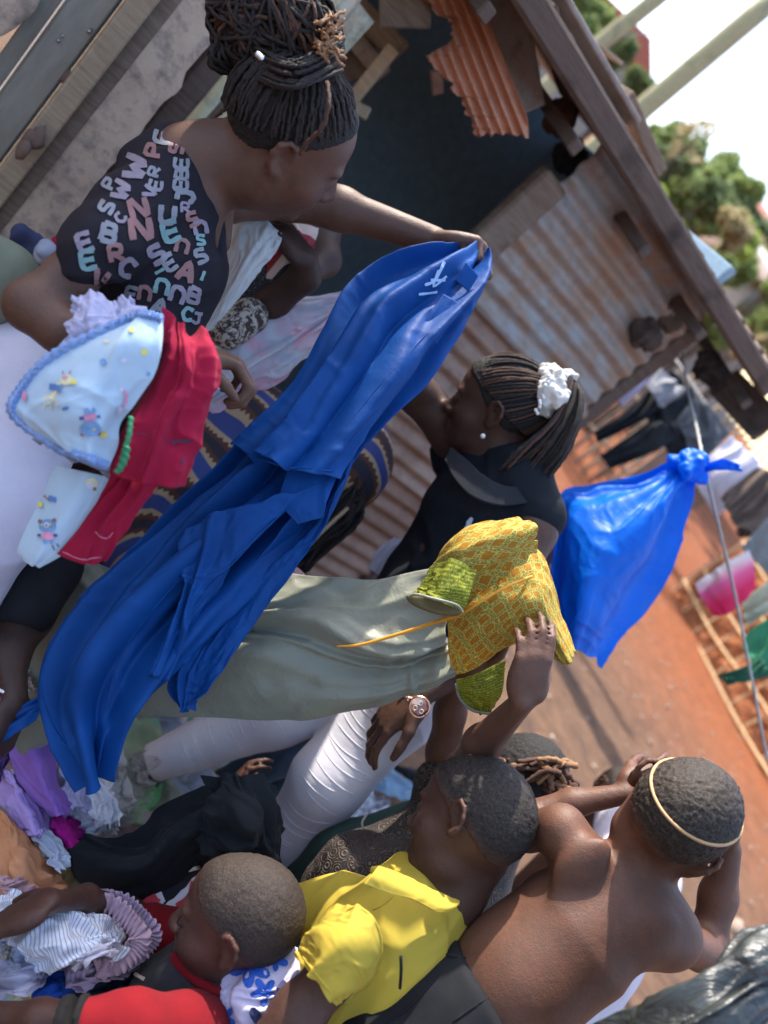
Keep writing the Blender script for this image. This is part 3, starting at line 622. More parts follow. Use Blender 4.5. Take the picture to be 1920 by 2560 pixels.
for a in ((1700, 480, 26, 95, 75, 1, 'broad green tree just behind the far pole foot'), (1770, 540, 30, 85, 80, 0, 'dark green tree in the middle of the hillside'), (1640, 420, 20, 55, 60, 0, 'dark leafy tree tucked behind the thick pole'),
          (1600, 505, 14, 34, 60, 2, 'bright green bush edging the shack roof'), (1655, 600, 15, 40, 50, 2, 'yellow green shrub lower down the roof edge'), (1840, 620, 34, 70, 60, 0, 'dark tree below the red roof'),
          (1700, 660, 18, 60, 45, 1, 'mid green shrub above the far eave'), (1815, 480, 45, 60, 42, 1, 'small tree on the skyline by the red slope'), (1445, 55, 12, 55, 60, 1, 'hazy green tree behind the roof corner'),
          (1550, 130, 16, 40, 40, 0, 'dark small tree between the two poles'), (1590, 215, 15, 30, 40, 0, 'thin dark tree at the foot of the sky gap'), (1745, 730, 16, 60, 50, 3, 'dry brown shrub beside the pole fence'), (1790, 820, 14, 50, 45, 1, 'low green shrub behind the pole fence')):
    tree(*a, leaf=.0026*a[2]+.03, n=4200)
for i in range(22):
    x_ = rng.uniform(1740, 1960); y_ = 400+(x_-1745)*1.3+rng.uniform(20, 330); d_ = rng.uniform(12, 34)
    tree(x_, y_, d_, rng.uniform(35, 60), rng.uniform(30, 50), (kk := int(rng.choice([0, 1, 1, 2, 3]))), ('dark', 'mid green', 'bright yellow green', 'dry brown')[kk]+' blurred shrub among those covering the hillside', n=2600, leaf=.0026*d_+.02, group='hillside shrubs')
for i, (x_, y_, kk) in enumerate(((1620, 370, 1), (1690, 420, 0), (1755, 455, 1), (1815, 520, 1), (1870, 590, 0), (1700, 540, 2), (1780, 600, 1), (1850, 700, 2), (1905, 800, 1))):
    tree(x_, y_, 38, 100, 70, kk, ('tall hazy tree bank ' + ('closest to the thick pole', 'above the bright green bush', 'on the middle of the skyline', 'right of the skyline middle', 'just before the red roof', 'behind the roof edge shrubs', 'in the centre of the slope', 'below the red roof', 'at the right edge above the yellow roof')[i]), n=5000, leaf=.17)
tree(1735, 350, 17, 40, 55, 3, 'sparse dry tree with bare twigs against the sky', n=260, leaf=.06)
# red slope and houses
M_redr = solid('red_roof', (.45, .14, .09), .8); M_cream = solid('cream_wall', (.30, .26, .19), .9, bs=.3); M_white = solid('white_wall', (.34, .33, .30), .9); M_blk = solid('dark_opening', (.03, .03, .035), .8)
def house(x, y, Y, w, d, h, wm, rm, label, rot=.3, nwin=2):
    c = PY(x, y, Y); g0 = float(gz(np.array(c[0]), np.array(c[1]))); t = thing('house', label, 'house'); a = np.array([cos(rot), sin(rot), 0]); bb = np.array([-sin(rot), cos(rot), 0]); z = c[2]
    box('wall', (c[0], c[1], (g0+z)/2-.2), (a, bb, ZZ), (w/2, d/2, (z-g0)/2+.2), wm, t, .02)
    v = [c+a*sx*(w/2+.3)+bb*sy*(d/2+.3) for sx, sy in ((-1, -1), (1, -1), (1, 1), (-1, 1))]; r0 = c-a*(w/2+.3)+ZZ*h; r1 = c+a*(w/2+.3)+ZZ*h
    o = mesh_obj('roof', v+[r0, r1], [(0, 1, 5, 4), (2, 3, 4, 5), (0, 4, 3), (1, 2, 5)], rm, t, smooth=False); m = o.modifiers.new('t', 'SOLIDIFY'); m.thickness = .06
    for i in range(nwin): box('window', c+a*w*(-.25+.5*i)-bb*(d/2+.01)-ZZ*1.0, (a, bb, ZZ), (.4, .03, .4), M_blk, t, 0)
    settle(t)
house(1905, 590, 55, 7, 5, 1.0, M_cream, M_redr, 'far house under a long red roof on the hill', .4)
house(1870, 665, 30, 4, 3, .7, M_cream, M_ltg, 'small cream walled house below the red roof', .2)
house(1905, 770, 22, 3, 3, .6, M_white, M_rust, 'little white hut behind the pole fence', .5)
house(1480, 45, 22, 3, 3, .5, M_white, M_redr, 'pale hut seen past the shack roof corner', -.5, 1)
# pole fence
t = thing('pole_fence', 'fence of thin upright poles in front of the far huts', 'fence')
fa, fb = PY(1735, 640, 12), PY(1960, 1010, 12)
for i in range(14):
    q = fa+(fb-fa)*i/13; g0 = float(gz(np.array(q[0]), np.array(q[1]))); h_ = .9+.35*rng.random()
    tube('fence_pole', [(q[0], q[1], g0-.1), (q[0]+rng.uniform(-.06, .06), q[1], g0+h_+.3), (q[0]+rng.uniform(-.1, .1), q[1], g0+h_+1.0)], .035, M_woodl if i % 3 else M_wood, t, 8, 6)
for z in (.55, 1.3): tube('fence_rail', [(fa[0], fa[1]-.05, float(gz(fa[0:1], fa[1:2])[0])+z), (fb[0], fb[1]-.05, float(gz(fb[0:1], fb[1:2])[0])+z)], .025, M_woodl, t, 8, 6)
settle(t)
# yellow corrugated roof at the right edge
M_yel = metal_sheet('yellow_sheet', (.78, .62, .33), (.62, .42, .2), .25, (.45, .33, .2), 0, .6); M_mud = M_earth
b = NB('red_mud'); o_ = b.obj(); n2 = b.noise(o_, 9, 8, .7); col = b.mix(b.ramp(n2, .35, .7), (.42, .17, .08), (.24, .09, .045)); M_mud = b.fin(col, .95, n2, .9, .05, spec=.1); M_mudd = solid('shaded_mud', (.14, .075, .055), .95, bs=.8, bsc=15)  # second mud is darker: shade of the return wall as colour
yr = thing('yellow_roofed_hut', 'hut with a sunlit yellow corrugated roof at the right edge', 'hut')
q = [PY(1795, 1000, 5.2), PY(1960, 940, 6.4), PY(2010, 1090, 6.6), PY(1880, 1190, 5.4)]
q = [P(1797, 1010, 5.2), P(1880, 895, 6.6), P(2050, 1080, 6.6), P(1925, 1215, 5.2)]
uu, vv = np.meshgrid(np.linspace(0, 1, 100), np.linspace(0, 1, 20), indexing='ij'); g = ((1-uu)*(1-vv))[..., None]*q[0]+((1-uu)*vv)[..., None]*q[1]+(uu*vv)[..., None]*q[2]+(uu*(1-vv))[..., None]*q[3]; g[..., 2] += .016*np.sin(uu*13*2*pi)+.02*vnoise(uu*3, vv*3, s=4)
o = mesh_obj('roof_sheet', g.reshape(-1, 3), grid_faces(100, 20), M_yel, yr); m = o.modifiers.new('t', 'SOLIDIFY'); m.thickness = .002
cq = (q[0]+q[3])/2; hw_ = q[3]-q[0]; hw_[2] = 0
box('wall', (cq[0]+.0, cq[1]+.35, cq[2]/2-.05), (hw_, np.cross(ZZ, N(hw_)), ZZ), (np.linalg.norm(hw_)/2-.08, .03, cq[2]/2-.05), M_rust2, yr); settle(yr)
# wattle and daub wall being built
wt = thing('wattle_wall', 'red mud wall under construction with a lattice of tied sticks', 'wall')
A_ = PZ(1650, 1500, 0); B_ = PZ(1935, 2010, 0); A_[2] = B_[2] = 0; wd = N(B_-A_); wn = N(np.cross(wd, ZZ)); wn = wn if wn@(CAM-A_) > 0 else -wn; L = np.linalg.norm(B_-A_)+2.6
HW = 1.75
z, s = np.meshgrid(np.linspace(-.05, HW, 50), np.linspace(0, L, 120), indexing='ij'); hh_ = .05*vnoise(s*5, z*7, s=3)+.03*vnoise(s*14, z*16, s=4)
g = A_+wd*s[..., None]+wn*(hh_-.03)[..., None]+ZZ*z[..., None]; o = mesh_obj('mud_wall', g.reshape(-1, 3), grid_faces(50, 120), M_mud, wt); m = o.modifiers.new('t', 'SOLIDIFY'); m.thickness = .1; m.offset = -1
M_stick = wood_mat('stick_wood', (.62, .44, .25), (.40, .26, .14))
for i in range(int(L/.42)+1):
    p = A_+wd*(i*.42+rng.uniform(-.05, .05))+wn*.05; tube('upright_stick', [p, p+ZZ*.9+wd*rng.uniform(-.04, .04), p+ZZ*(HW+.12)+wd*rng.uniform(-.06, .06)], .018, M_stick, wt, 8, 6)
for i, z in enumerate(np.arange(.12, HW, .32)):
    p = A_+wn*.085+ZZ*z; tube('cross_stick', crm([p+wd*L*k/5+ZZ*rng.uniform(-.05, .05)+wd*0 for k in range(6)], 6), .022, M_stick, wt, 24, 6)
settle(wt)
# return wall left of the lattice, its shade put into the mud colour
t = thing('mud_house', 'mud house wall coloured dark as if shaded, left of the stick lattice', 'house')
cw = A_-wn*1.3-wd*.12
box('wall', (cw[0], cw[1], .85), (wn, wd, ZZ), (1.2, .09, .86), M_mudd, t, .03, .01)
pass; settle(t)
# stones by the shack corner and one on the ground at right
for i, (x, y, r, lab) in enumerate(((1490, 945, .07, 'pale stone at the foot of the shack corner'), (1530, 925, .06, 'grey stone beside the pale corner stone'), (1510, 975, .05, 'small rough stone under the hanging clothes'), (1560, 900, .06, 'flat stone highest up by the wall end'), (1470, 1000, .05, 'tan stone nearest the braided ponytail'))):
    s_, z_ = WL(x, y); 
    tag(stone('stone', P(x, y, 3.15), (r, r*.8, r*.7), M_stone, i+3), lab, 'stone')
tag(stone('stone', PZ(1840, 2318, .04), (.05, .06, .05), M_stone, 30), 'lone stone on the ground above the grey plastic bag', 'stone')

# ================================================================== people
SK = [skin('skin_warm', (.125, .064, .043)), skin('skin_deep', (.085, .043, .030)), skin('skin_dark', (.060, .032, .025)), skin('skin_boy', (.125, .060, .038)), skin('skin_red_boy', (.075, .034, .024))]
def hairmat(name, c, c2):
    b = NB(name); o_ = b.obj(); n = b.noise(o_, 330, 3, .7); return b.fin(b.mix(b.ramp(n, .35, .7), c, c2), .75, n, .9, .003, spec=.25)
H_black = hairmat('black_braid_hair', (.014, .012, .012), (.05, .04, .036)); H_brown = hairmat('brown_braid_hair', (.06, .032, .024), (.13, .065, .042)); H_gold = hairmat('golden_braid_hair', (.20, .105, .055), (.38, .21, .11))
H_short = hairmat('short_black_hair', (.018, .015, .013), (.075, .058, .046))
def fadehair(name, c, c2, sk):
    b = NB(name); o_ = b.obj(); n = b.noise(o_, 330, 3, .7); f = b.n('Attribute', attribute_name='fade').outputs['Fac']; hc_ = b.mix(b.ramp(n, .4, .68), c, c2)
    m_ = b.ramp(b.math('ADD', b.math('MULTIPLY', f, 1.3), b.math('MULTIPLY', b.noise(o_, 420, 2), .5)), .25, .95); return b.fin(b.mix(m_, sk, hc_), .65, n, .8, .002, spec=.3)
H_f1 = fadehair('cropped_hair_deep', (.012, .010, .010), (.045, .035, .028), (.070, .036, .025)); H_f3 = fadehair('cropped_hair_boy', (.014, .011, .010), (.07, .053, .04), (.105, .052, .034)); H_f4 = fadehair('shaved_hair', (.024, .016, .013), (.055, .04, .032), (.062, .030, .022))
H_base = solid('scalp_hair', (.016, .014, .014), .8, bs=.8, bsc=300)
def eray(dirs, r3): return dirs/np.sqrt(((dirs/r3)**2).sum(-1, keepdims=True))
def arc(d0, d1, n, r3, off=0):
    t = np.linspace(0, 1, n)[:, None]; d = d0*(1-t)+d1*t; d /= np.linalg.norm(d, axis=1, keepdims=True); return eray(d, r3)+d*off
KS = .97
def letter(ch, x, y, size, rot, wf=.31):
    F_ = {'E': [[(.8, 0), (0, 0), (0, 1), (.8, 1)], [(0, .5), (.7, .5)]], 'B': [[(0, 0), (0, 1)], [(0, 0), (.6, .05), (.65, .4), (0, .5)], [(0, .5), (.7, .55), (.7, .95), (0, 1)]], 'J': [[(.1, 0), (.9, 0)], [(.6, 0), (.6, .8), (.3, 1), (0, .8)]],
          'S': [[(.8, .1), (.2, .05), (.1, .4), (.7, .6), (.7, .95), (0, .95)]], 'W': [[(0, 0), (.2, 1), (.5, .4), (.8, 1), (1, 0)]], 'N': [[(0, 1), (0, 0), (.8, 1), (.8, 0)]], 'P': [[(0, 1), (0, 0), (.7, .1), (.6, .5), (0, .5)]],
          'R': [[(0, 1), (0, 0), (.7, .1), (.6, .5), (0, .5)], [(.2, .5), (.8, 1)]], 'C': [[(.8, .15), (.3, 0), (0, .5), (.3, 1), (.8, .85)]], 'n': [[(0, 1), (0, .1), (.5, 0), (.8, .3), (.8, 1)]], 'A': [[(0, 1), (.4, 0), (.8, 1)], [(.2, .6), (.65, .6)]],
          'U': [[(0, 0), (.05, .9), (.7, .9), (.8, 0)]], 'V': [[(0, 0), (.4, 1), (.8, 0)]], 'M': [[(0, 1), (.1, 0), (.5, .7), (.9, 0), (1, 1)]], 'I': [[(.3, 0), (.3, 1)]], 'X': [[(0, 0), (.8, 1)], [(.8, 0), (0, 1)]], 'o': [[(.4, 0), (0, .4), (.4, .9), (.8, .4), (.4, 0)]], 'L': [[(0, 0), (0, 1), (.7, 1)]], 'Z': [[(0, 0), (.8, 0), (0, 1), (.8, 1)]]}
    c, s_ = cos(radians(rot)), sin(radians(rot)); out = []
    for st in F_[ch]: out.append(strip_poly([(x+((a-.4)*c-(q-.5)*s_)*size*KS, y+((a-.4)*s_+(q-.5)*c)*size*KS) for a, q in st], size*wf))
    return out
# ---- the woman in the lettered shirt
pa = thing('person', 'woman with high braided bun in black lettered shirt, holding up the blue dress', 'person')
A1 = frame(V(.722, .393, .50), V(.691, -.449, -.52)); hc = P(722, 338, 1.17); hs_ = .98
br = head_prims(hc, A1, hs_, k=.01)
br += chain([(728, 420, 1.19, 80), (640, 430, 1.19, 78), (540, 410, 1.2, 88)], .03)
br += chain([(540, 410, 1.2, 85), (460, 430, 1.2, 90), (415, 560, 1.2, 118), (400, 690, 1.2, 110), (300, 830, 1.2, 110), (100, 940, 1.2, 115)], .04)
br += chain([(420, 490, 1.14, 45), (300, 570, 1.07, 56), (180, 690, 1.03, 58), (78, 765, 1.0, 60), (150, 825, 1.0, 52), (330, 850, 1.02, 40), (460, 872, 1.08, 27)], .02)
br += chain([(500, 460, 1.3, 60), (560, 500, 1.36, 52), (725, 490, 1.44, 56), (850, 522, 1.47, 50), (1085, 600, 1.5, 33)], .02)
br += chain([(535, 520, 1.28, 50), (540, 600, 1.27, 38)], .03)
br += hand_prims(P(1085, 602, 1.5), V(.93, .20, -.1), V(-.15, .95, -.1), 1.10, 1, (1.25, 1.3, 1.35, 1.4), (.9, .5), .05)
br += hand_prims(P(460, 872, 1.08), V(.85, .2, .3), V(-.3, .9, .2), .88, -1, (.9, .9, .9, .9), (.5, .4))
br += foot_legs([P(40, 1000, 1.40), P(60, 1030, 1.3)], .06)
body = blob('body', br, SK[0], pa, h=.0042)
M_shirt = cloth('black_print_jersey', (.014, .012, .017), (.022, .018, .024), trans=0, wr=40, sheen=0)
sp = chain([(455, 410, 1.2, 92), (420, 470, 1.2, 112), (400, 580, 1.2, 138), (400, 690, 1.19, 132), (350, 800, 1.18, 125), (240, 880, 1.2, 120)], .04) + chain([(420, 450, 1.14, 80), (320, 530, 1.09, 80), (250, 620, 1.04, 80), (200, 668, 1.02, 70)], .03) + chain([(480, 440, 1.28, 66), (530, 480, 1.33, 60)], .03)
sp += [cpx((540, 400, 1.17, 60), (640, 400, 1.17, 100), .012, '-'), cpx((590, 500, 1.2, 62), (560, 620, 1.2, 40), .01, '-')]
shirt = blob('shirt', sp, M_shirt, pa, h=.005, wr=[(V(.2, 1), 9, 3, .011, 3), (V(1, .6), 12, 4, .008, 8)])
cols = dict(g=solid('print_grey', (.25, .25, .28), .8), r=solid('print_rose', (.30, .15, .145), .8), t=solid('print_mint', (.20, .33, .33), .8), l=solid('print_lilac', (.27, .22, .27), .8))
LT = [('E', 408, 342, 36, -80, 'g'), ('W', 335, 424, 52, -75, 'l'), ('P', 385, 376, 36, -80, 'r'), ('S', 440, 372, 34, -80, 'r'), ('E', 452, 408, 30, -85, 'g'), ('B', 452, 436, 30, -85, 'g'), ('E', 450, 462, 30, -85, 'g'), ('J', 462, 490, 42, -80, 'g'), ('N', 345, 520, 46, -12, 'r'),
      ('R', 385, 430, 26, -75, 'g'), ('E', 388, 462, 28, -78, 'g'), ('V', 372, 480, 32, -70, 'l'), ('W', 300, 480, 40, -70, 'l'), ('P', 275, 460, 28, -65, 'g'), ('E', 428, 577, 46, -18, 't'), ('U', 417, 536, 44, 5, 'g'), ('R', 462, 520, 24, 0, 'l'), ('S', 480, 548, 34, -20, 'r'), ('n', 500, 570, 34, -10, 'l'), ('N', 350, 572, 54, -5, 'r'),
      ('B', 272, 583, 44, 15, 'g'), ('E', 214, 605, 40, -20, 'l'), ('E', 222, 648, 42, -12, 't'), ('R', 290, 632, 40, -10, 'r'), ('S', 390, 635, 46, -30, 'l'), ('n', 455, 618, 34, 15, 'r'), ('C', 318, 668, 44, 30, 'l'), ('V', 250, 695, 44, 20, 'r'), ('A', 465, 680, 48, 20, 'r'), ('n', 405, 718, 36, 15, 't'), ('n', 362, 735, 34, 10, 'r'),
      ('n', 443, 738, 38, 20, 'l'), ('B', 484, 738, 36, 20, 'l'), ('A', 398, 768, 40, 20, 'g'), ('C', 468, 785, 32, 10, 't'), ('J', 490, 795, 26, 10, 'l'), ('S', 500, 640, 34, -20, 'g'), ('I', 508, 690, 26, 20, 't'), ('E', 330, 735, 30, 10, 'g'), ('S', 265, 520, 34, -60, 'g'), ('C', 300, 545, 26, -60, 'l'), ('E', 425, 655, 34, -30, 'g'), ('I', 400, 680, 26, 60, 't'), ('S', 500, 600, 26, 0, 't')]
for k_ in 'grtl': 
    ps = [q for L_ in LT if L_[5] == k_ for q in letter(*L_[:5])]; decal('letter_print', ps, shirt, cols[k_], shirt, .0016)
for o_ in shirt.children: tag(o_, kind='stuff')
# hair
r3 = np.array((.079, .099, .092))*hs_
short_hair('scalp_hair', hc, A1, hs_, H_base, pa, .003, .005, hl=[-.055, -.05, -.006, .020, .052, .085, .1])
anchor = N(np.array([0, -.42, 1.0])); pths, rad = [], []
def tolocal(p, c, A): return c+p@A
for i in range(104):
    f_ = (i+.5)/104*2*pi+rng.normal()*.03; y = cos(f_); x = sin(f_); z = -.03+.66*max(y, 0)**.8+.02*rng.normal() if y > 0 else -.05+.45*y
    d0 = N(np.array([x, y, z+.08])); p = arc(d0, anchor+rng.normal(size=3)*.05, 26, r3, .002+.002*rng.random()); p += rng.normal(size=(26, 3))*.0006+(.004*np.sin(np.linspace(0, pi, 26)*rng.uniform(1, 3)+rng.uniform(0, 6)))[:, None]*rng.normal(size=3)*.6
    pths.append(tolocal(p+np.array([0, -.012, .022])*hs_, hc, A1)); rad.append(np.full(26, .0024+.0006*rng.random()))
bc = P(690, 78, 1.12); Ab = [V(1, .1), V(.1, 1), V(0, 0, 1)]; rb = np.array((.092, .074, .078))
tubes('braids', pths, rad, H_black, pa, 6, .25, 55)
blob('bun_core', [ell(bc, rb*.86, Ab)], H_base, pa, h=.006, noise=[(60, .006, 3)])
pb, rbb, pbr, rbr = [], [], [], []
for i in range(330):
    d0 = rng.normal(size=3); d0 /= np.linalg.norm(d0); d1 = np.cross(d0, rng.normal(size=3)); d1 /= np.linalg.norm(d1); t = np.linspace(0, rng.uniform(1.2, 3.4), 26)
    d = d0*np.cos(t)[:, None]+d1*np.sin(t)[:, None]; p = eray(d, rb*rng.uniform(.84, 1.08))+.004*vnoise(t*5, t*0+i, s=i)[:, None]*d
    w = bc+p@np.array(Ab); (pb if rng.random() < .82 else pbr).append(w)
tubes('bun_braids', pb, [np.full(26, .0029)]*len(pb), H_black, pa, 6, .28, 60); tubes('bun_braids', pbr, [np.full(26, .0028)]*len(pbr), H_brown, pa, 6, .28, 60)
lp = []
for i in range(60):                                         # hanging loops on the left
    a = P(600+rng.uniform(-40, 50), 40+rng.uniform(-30, 60), 1.12); m_ = P(548+rng.uniform(-35, 40), 120+rng.uniform(-30, 40), 1.12+rng.uniform(-.03, .03)); c = P(620+rng.uniform(-30, 40), 180+rng.uniform(-30, 20), 1.15); lp.append(crm([a, m_+ZZ*.01, (m_+c)/2-ZZ*.01*rng.random(), c], 26))
tubes('loose_braids', lp, [np.full(26, .0029)]*60, H_black, pa, 6, .28, 60)
bd = []
for i in range(16):                                         # wrap round the foot of the bun
    a = P(640+rng.uniform(-10, 20), 120+i*5, 1.07); m_ = P(735+rng.uniform(-12, 12), 152+i*4.6, 1.035+rng.uniform(-.01, .01)); c = P(852+rng.uniform(-12, 8), 85+i*6, 1.09); bd.append(crm([a, m_, c], 26))
tubes('wrap_braids', bd, [np.full(26, .0029)]*16, H_black, pa, 6, .28, 60)
gl = []
for i in range(26):
    ph_ = rng.uniform(0, 6.28); am_ = rng.uniform(.5, 1.2)
    c0 = np.array([815+rng.uniform(-22, 22), 95+rng.uniform(-55, 40)]); e = c0+np.array([rng.uniform(8, 40), rng.uniform(-40, 45)]); p = crm([P(*(c0-14), 1.08), P(*c0, 1.04), P(*e, 1.05)], 26); t = np.linspace(0, rng.uniform(3, 6)*pi, 26); p = p+.0024*am_*(np.cos(t+ph_)[:, None]*V(1, 0, .4)+np.sin(t+ph_)[:, None]*V(0, 1, -.4)); gl.append(p)
tubes('curled_tips', gl, [np.full(26, .0022)]*26, H_gold, pa, 6, .2, 60)
tubes('loose_braids', [crm([P(818, 205, 1.0), P(822, 260, .99), P(806, 318, 1.0), P(772, 352, 1.02), P(750, 385, 1.04)], 26), crm([P(590, 262, 1.2), P(560, 275, 1.18), P(530, 300, 1.16)], 20)], [.0028, .0030], H_brown, pa, 6, .28, 60)['kind'] = 'stuff'
M_silver = solid('silver', (.8, .8, .82), .2, 1.0); slab('hair_cuff', (640, 132, 1.0), (658, 150, 1.0), 14, M_silver, parent=pa, th=.008)
M_lav = cloth('lavender_white_cotton', (.68, .64, .74), (.58, .55, .66), trans=.1)
blob('skirt', chain([(190, 880, 1.22, 100), (100, 940, 1.2, 130), (20, 1060, 1.2, 150), (-30, 1240, 1.18, 150), (-140, 1480, 1.22, 130)], .05), M_lav, pa, h=.008, wr=[(V(.3, 1), 2.5, 9, .006, 3)])
settle(pa)
# ---- the girl with the ponytail
pb_ = thing('person', 'girl with white hair tie on her braided ponytail, black polo shirt and white trousers', 'person')
A2 = frame(V(-.892, -.37, .22), V(.25, -.87, -.35)); hc2 = P(1247, 1018, 1.66); s2 = 1.0
q = head_prims(hc2, A2, s2) + chain([(1250, 1070, 1.67, 62), (1250, 1150, 1.68, 60)], .03)
q += chain([(1250, 1160, 1.7, 75), (1215, 1290, 1.72, 130), (1130, 1450, 1.7, 120), (1030, 1640, 1.68, 125)], .05)
q += chain([(1180, 1190, 1.8, 60), (1120, 1080, 1.76, 48), (1045, 985, 1.72, 50), (1010, 930, 1.6, 38), (985, 880, 1.5, 30)], .02)
q += chain([(1320, 1230, 1.62, 55), (1340, 1330, 1.58, 50), (1240, 1560, 1.5, 46), (1150, 1670, 1.46, 44), (1052, 1737, 1.42, 31)], .02)
q += hand_prims(P(1052, 1737, 1.42), V(-.78, .60, .1), V(.35, .6, .5), 1.02, 1, (.35, .4, .45, .5), (.1, .2), .08)
q += hand_prims(P(985, 880, 1.5), V(-.7, -.5, .1), V(0, 1, 0), .9, 1, (1, 1, 1, 1))
q += chain([(1000, 1700, 1.7, 90), (820, 1950, 1.62, 70), (640, 2190, 1.7, 44), (600, 2260, 1.75, 36)], .03) + chain([(880, 1680, 1.75, 80), (690, 1780, 1.72, 62), (350, 1925, 1.72, 34), (300, 1960, 1.74, 34)], .03)
blob('body', q, SK[1], pb_, h=.0045)
M_polo = cloth('black_polo', (.008, .010, .014), (.014, .017, .023), trans=0, wr=30, sheen=0)
q = chain([(1265, 1160, 1.7, 90), (1215, 1280, 1.72, 150), (1140, 1440, 1.72, 145), (1050, 1560, 1.7, 140)], .05) + chain([(1300, 1210, 1.64, 88), (1345, 1290, 1.6, 62)], .03) + chain([(1170, 1200, 1.8, 78), (1140, 1150, 1.8, 66)], .03)
polo = blob('polo_shirt', q, M_polo, pb_, h=.006, wr=[(V(.4, 1), 7, 3, .012, 13), (V(1, -.3), 9, 3, .010, 5)])
sheet('collar', [[(1128, 1120, 1.62), (1180, 1160, 1.57), (1240, 1210, 1.55), (1330, 1215, 1.58)], [(1112, 1150, 1.60), (1150, 1215, 1.545), (1225, 1262, 1.53), (1340, 1255, 1.56)]], cloth('collar_grey', (.018, .020, .026), trans=0), pb_, (14, 60), .001, 4, thick=.003)
decal('logo_print', [strip_poly([(1168, 1322), (1172, 1305), (1182, 1296)], 8), strip_poly([(1163, 1318), (1178, 1320), (1170, 1308)], 5), strip_poly([(1175, 1312), (1180, 1300)], 6)], polo, solid('print_pale', (.6, .65, .8), .7), polo, .002)
M_wtr = cloth('white_denim', (.80, .77, .84), (.74, .71, .78), trans=.08, wr=35)
def rings(p0, p1, m, s):
    a, c = P(*p0), P(*p1); return [(c-a, m, 2.2, .0055, s)]
trs = blob('trousers', chain([(1040, 1640, 1.68, 150), (1000, 1740, 1.66, 118), (820, 1950, 1.60, 88), (660, 2170, 1.66, 66), (615, 2240, 1.70, 60)], .04)+chain([(900, 1680, 1.74, 105), (690, 1785, 1.70, 76), (380, 1908, 1.68, 50)], .04), M_wtr, pb_, h=.0048, wr=[(V(-1, .2), 9, 3, .004, 7)], clip=lambda G: (G-P(378, 1904, 1.68))@V(-.93, .38))
# crease tubes across the white legs
cr_ = []; rc = np.random.default_rng(4)
for t in list(np.linspace(.02, .95, 19)):
    t = t+rc.uniform(-.02, .02); c0 = np.array([985, 1750])*(1-t)+np.array([672, 2165])*t; w = 100-38*t; k0 = rc.choice([-.95, -.95, -.5]); k1 = rc.choice([.9, .9, .35]); bw = rc.uniform(14, 34); tl = rc.uniform(-14, 10)
    cr_.append([tuple(c0+np.array([.79, .61])*w*k+np.array([-.6, .8])*(bw*(1-k*k)+tl*k)) for k in np.linspace(k0, k1, 7)])
for t in (.12, .2, .27, .35, .42, .55, .66, .74):
    c0 = np.array([740, 1765])*(1-t)+np.array([380, 1908])*t; w = 72-20*t; k0 = rc.choice([-.95, -.6]); k1 = rc.choice([.9, .3]); cr_.append([tuple(c0+np.array([.38, .92])*w*k+np.array([.9, -.3])*(-14*(1-k*k))) for k in np.linspace(k0, k1, 6)])
ridge('trouser_crease', cr_[::1], trs, .0013, M_wtr, trs, -.2, 26, 'stuff')
# hair
r32 = np.array((.079, .099, .093)); short_hair('scalp_hair', hc2, A2, s2, H_base, pb_, .004, -.004, hl=[-.07, -.06, -.012, .012, .050, .075, .09])
sc_ = P(1382, 985, 1.62); scl = (sc_-hc2)@A2.T; dsc = N(scl/np.array([1, 1, 1])-np.array([0, -.012, .022]))
pth, pbn = [], []
for i in range(70):
    f_ = rng.uniform(-pi, pi); f_ = (i+.5)/70*2*pi-pi; y = cos(f_); x = sin(f_); z = -.05+.45*max(y, 0)**.7 if y > 0 else -.1+.6*y
    d0 = N(np.array([x, y, z])); p = arc(d0, dsc+rng.normal(size=3)*.04, 24, r32, .003); w = tolocal(p+np.array([0, -.012, .022]), hc2, A2); w[-4:] = w[-4:]*np.linspace(1, .3, 4)[:, None]+sc_*np.linspace(0, .7, 4)[:, None]
    (pth if rng.random() < .7 else pbn).append(w)
pt, ptb = [], []
for i in range(140):
    o1 = rng.normal(size=3)*.011; sp_ = rng.uniform(-1, 1); dz = rng.uniform(-.05, .05)
    k = .5+.5*sp_
    a = sc_+o1; m1 = P(1425+22*k, 965+18*sp_-10, 1.60+dz*.5); m2 = P(1455-75*(1-k), 1040-8*sp_, 1.60+dz); m3 = P(1425-120*(1-k), 1120+6*sp_, 1.6+dz); m4 = P(1375-130*(1-k)+rng.uniform(-8, 8), 1175+12*sp_+rng.uniform(-10, 12), 1.62+dz)
    (pt if rng.random() < .72 else ptb).append(crm([a, m1, m2, m3, m4], 28))
tubes('braids', pth, [np.full(24, .0031)]*len(pth), H_black, pb_, 6, .22, 60); tubes('braids', pbn, [np.full(24, .0031)]*len(pbn), H_brown, pb_, 6, .22, 60)
tubes('ponytail', pt, [np.full(28, .0040)]*len(pt), H_black, pb_, 6, .22, 60); tubes('ponytail', ptb, [np.full(28, .0038)]*len(ptb), H_brown, pb_, 6, .22, 60)
M_satin = cloth('white_satin', (.80, .78, .74), trans=.3, sheen=.4)
blob('hair_tie', chain([(1372, 935, 1.60, 20), (1392, 950, 1.585, 30), (1382, 985, 1.575, 30), (1368, 1025, 1.58, 20)], .02)+[cpx((1400, 945, 1.58, 14), (1425, 942, 1.59, 10))], M_satin, pb_, h=.003, noise=[(60, .010, 2), (130, .005, 4)])
M_pearl = solid('pearl', (.85, .83, .80), .15, spec=.8); pe = []
for i in range(15):
    t = i/14; x = 1395-40*t+4*sin(i*2.3); y = 925+108*t; pe.append(ell(P(x-14, y, 1.548+.004*sin(i)), (.0042,)*3, k=0))
blob('pearls', pe, M_pearl, pb_, h=.0016, relax=1)
blob('earring', [ell(P(1207, 1090, 1.575), (.0055,)*3)], M_pearl, pb_, h=.0015)
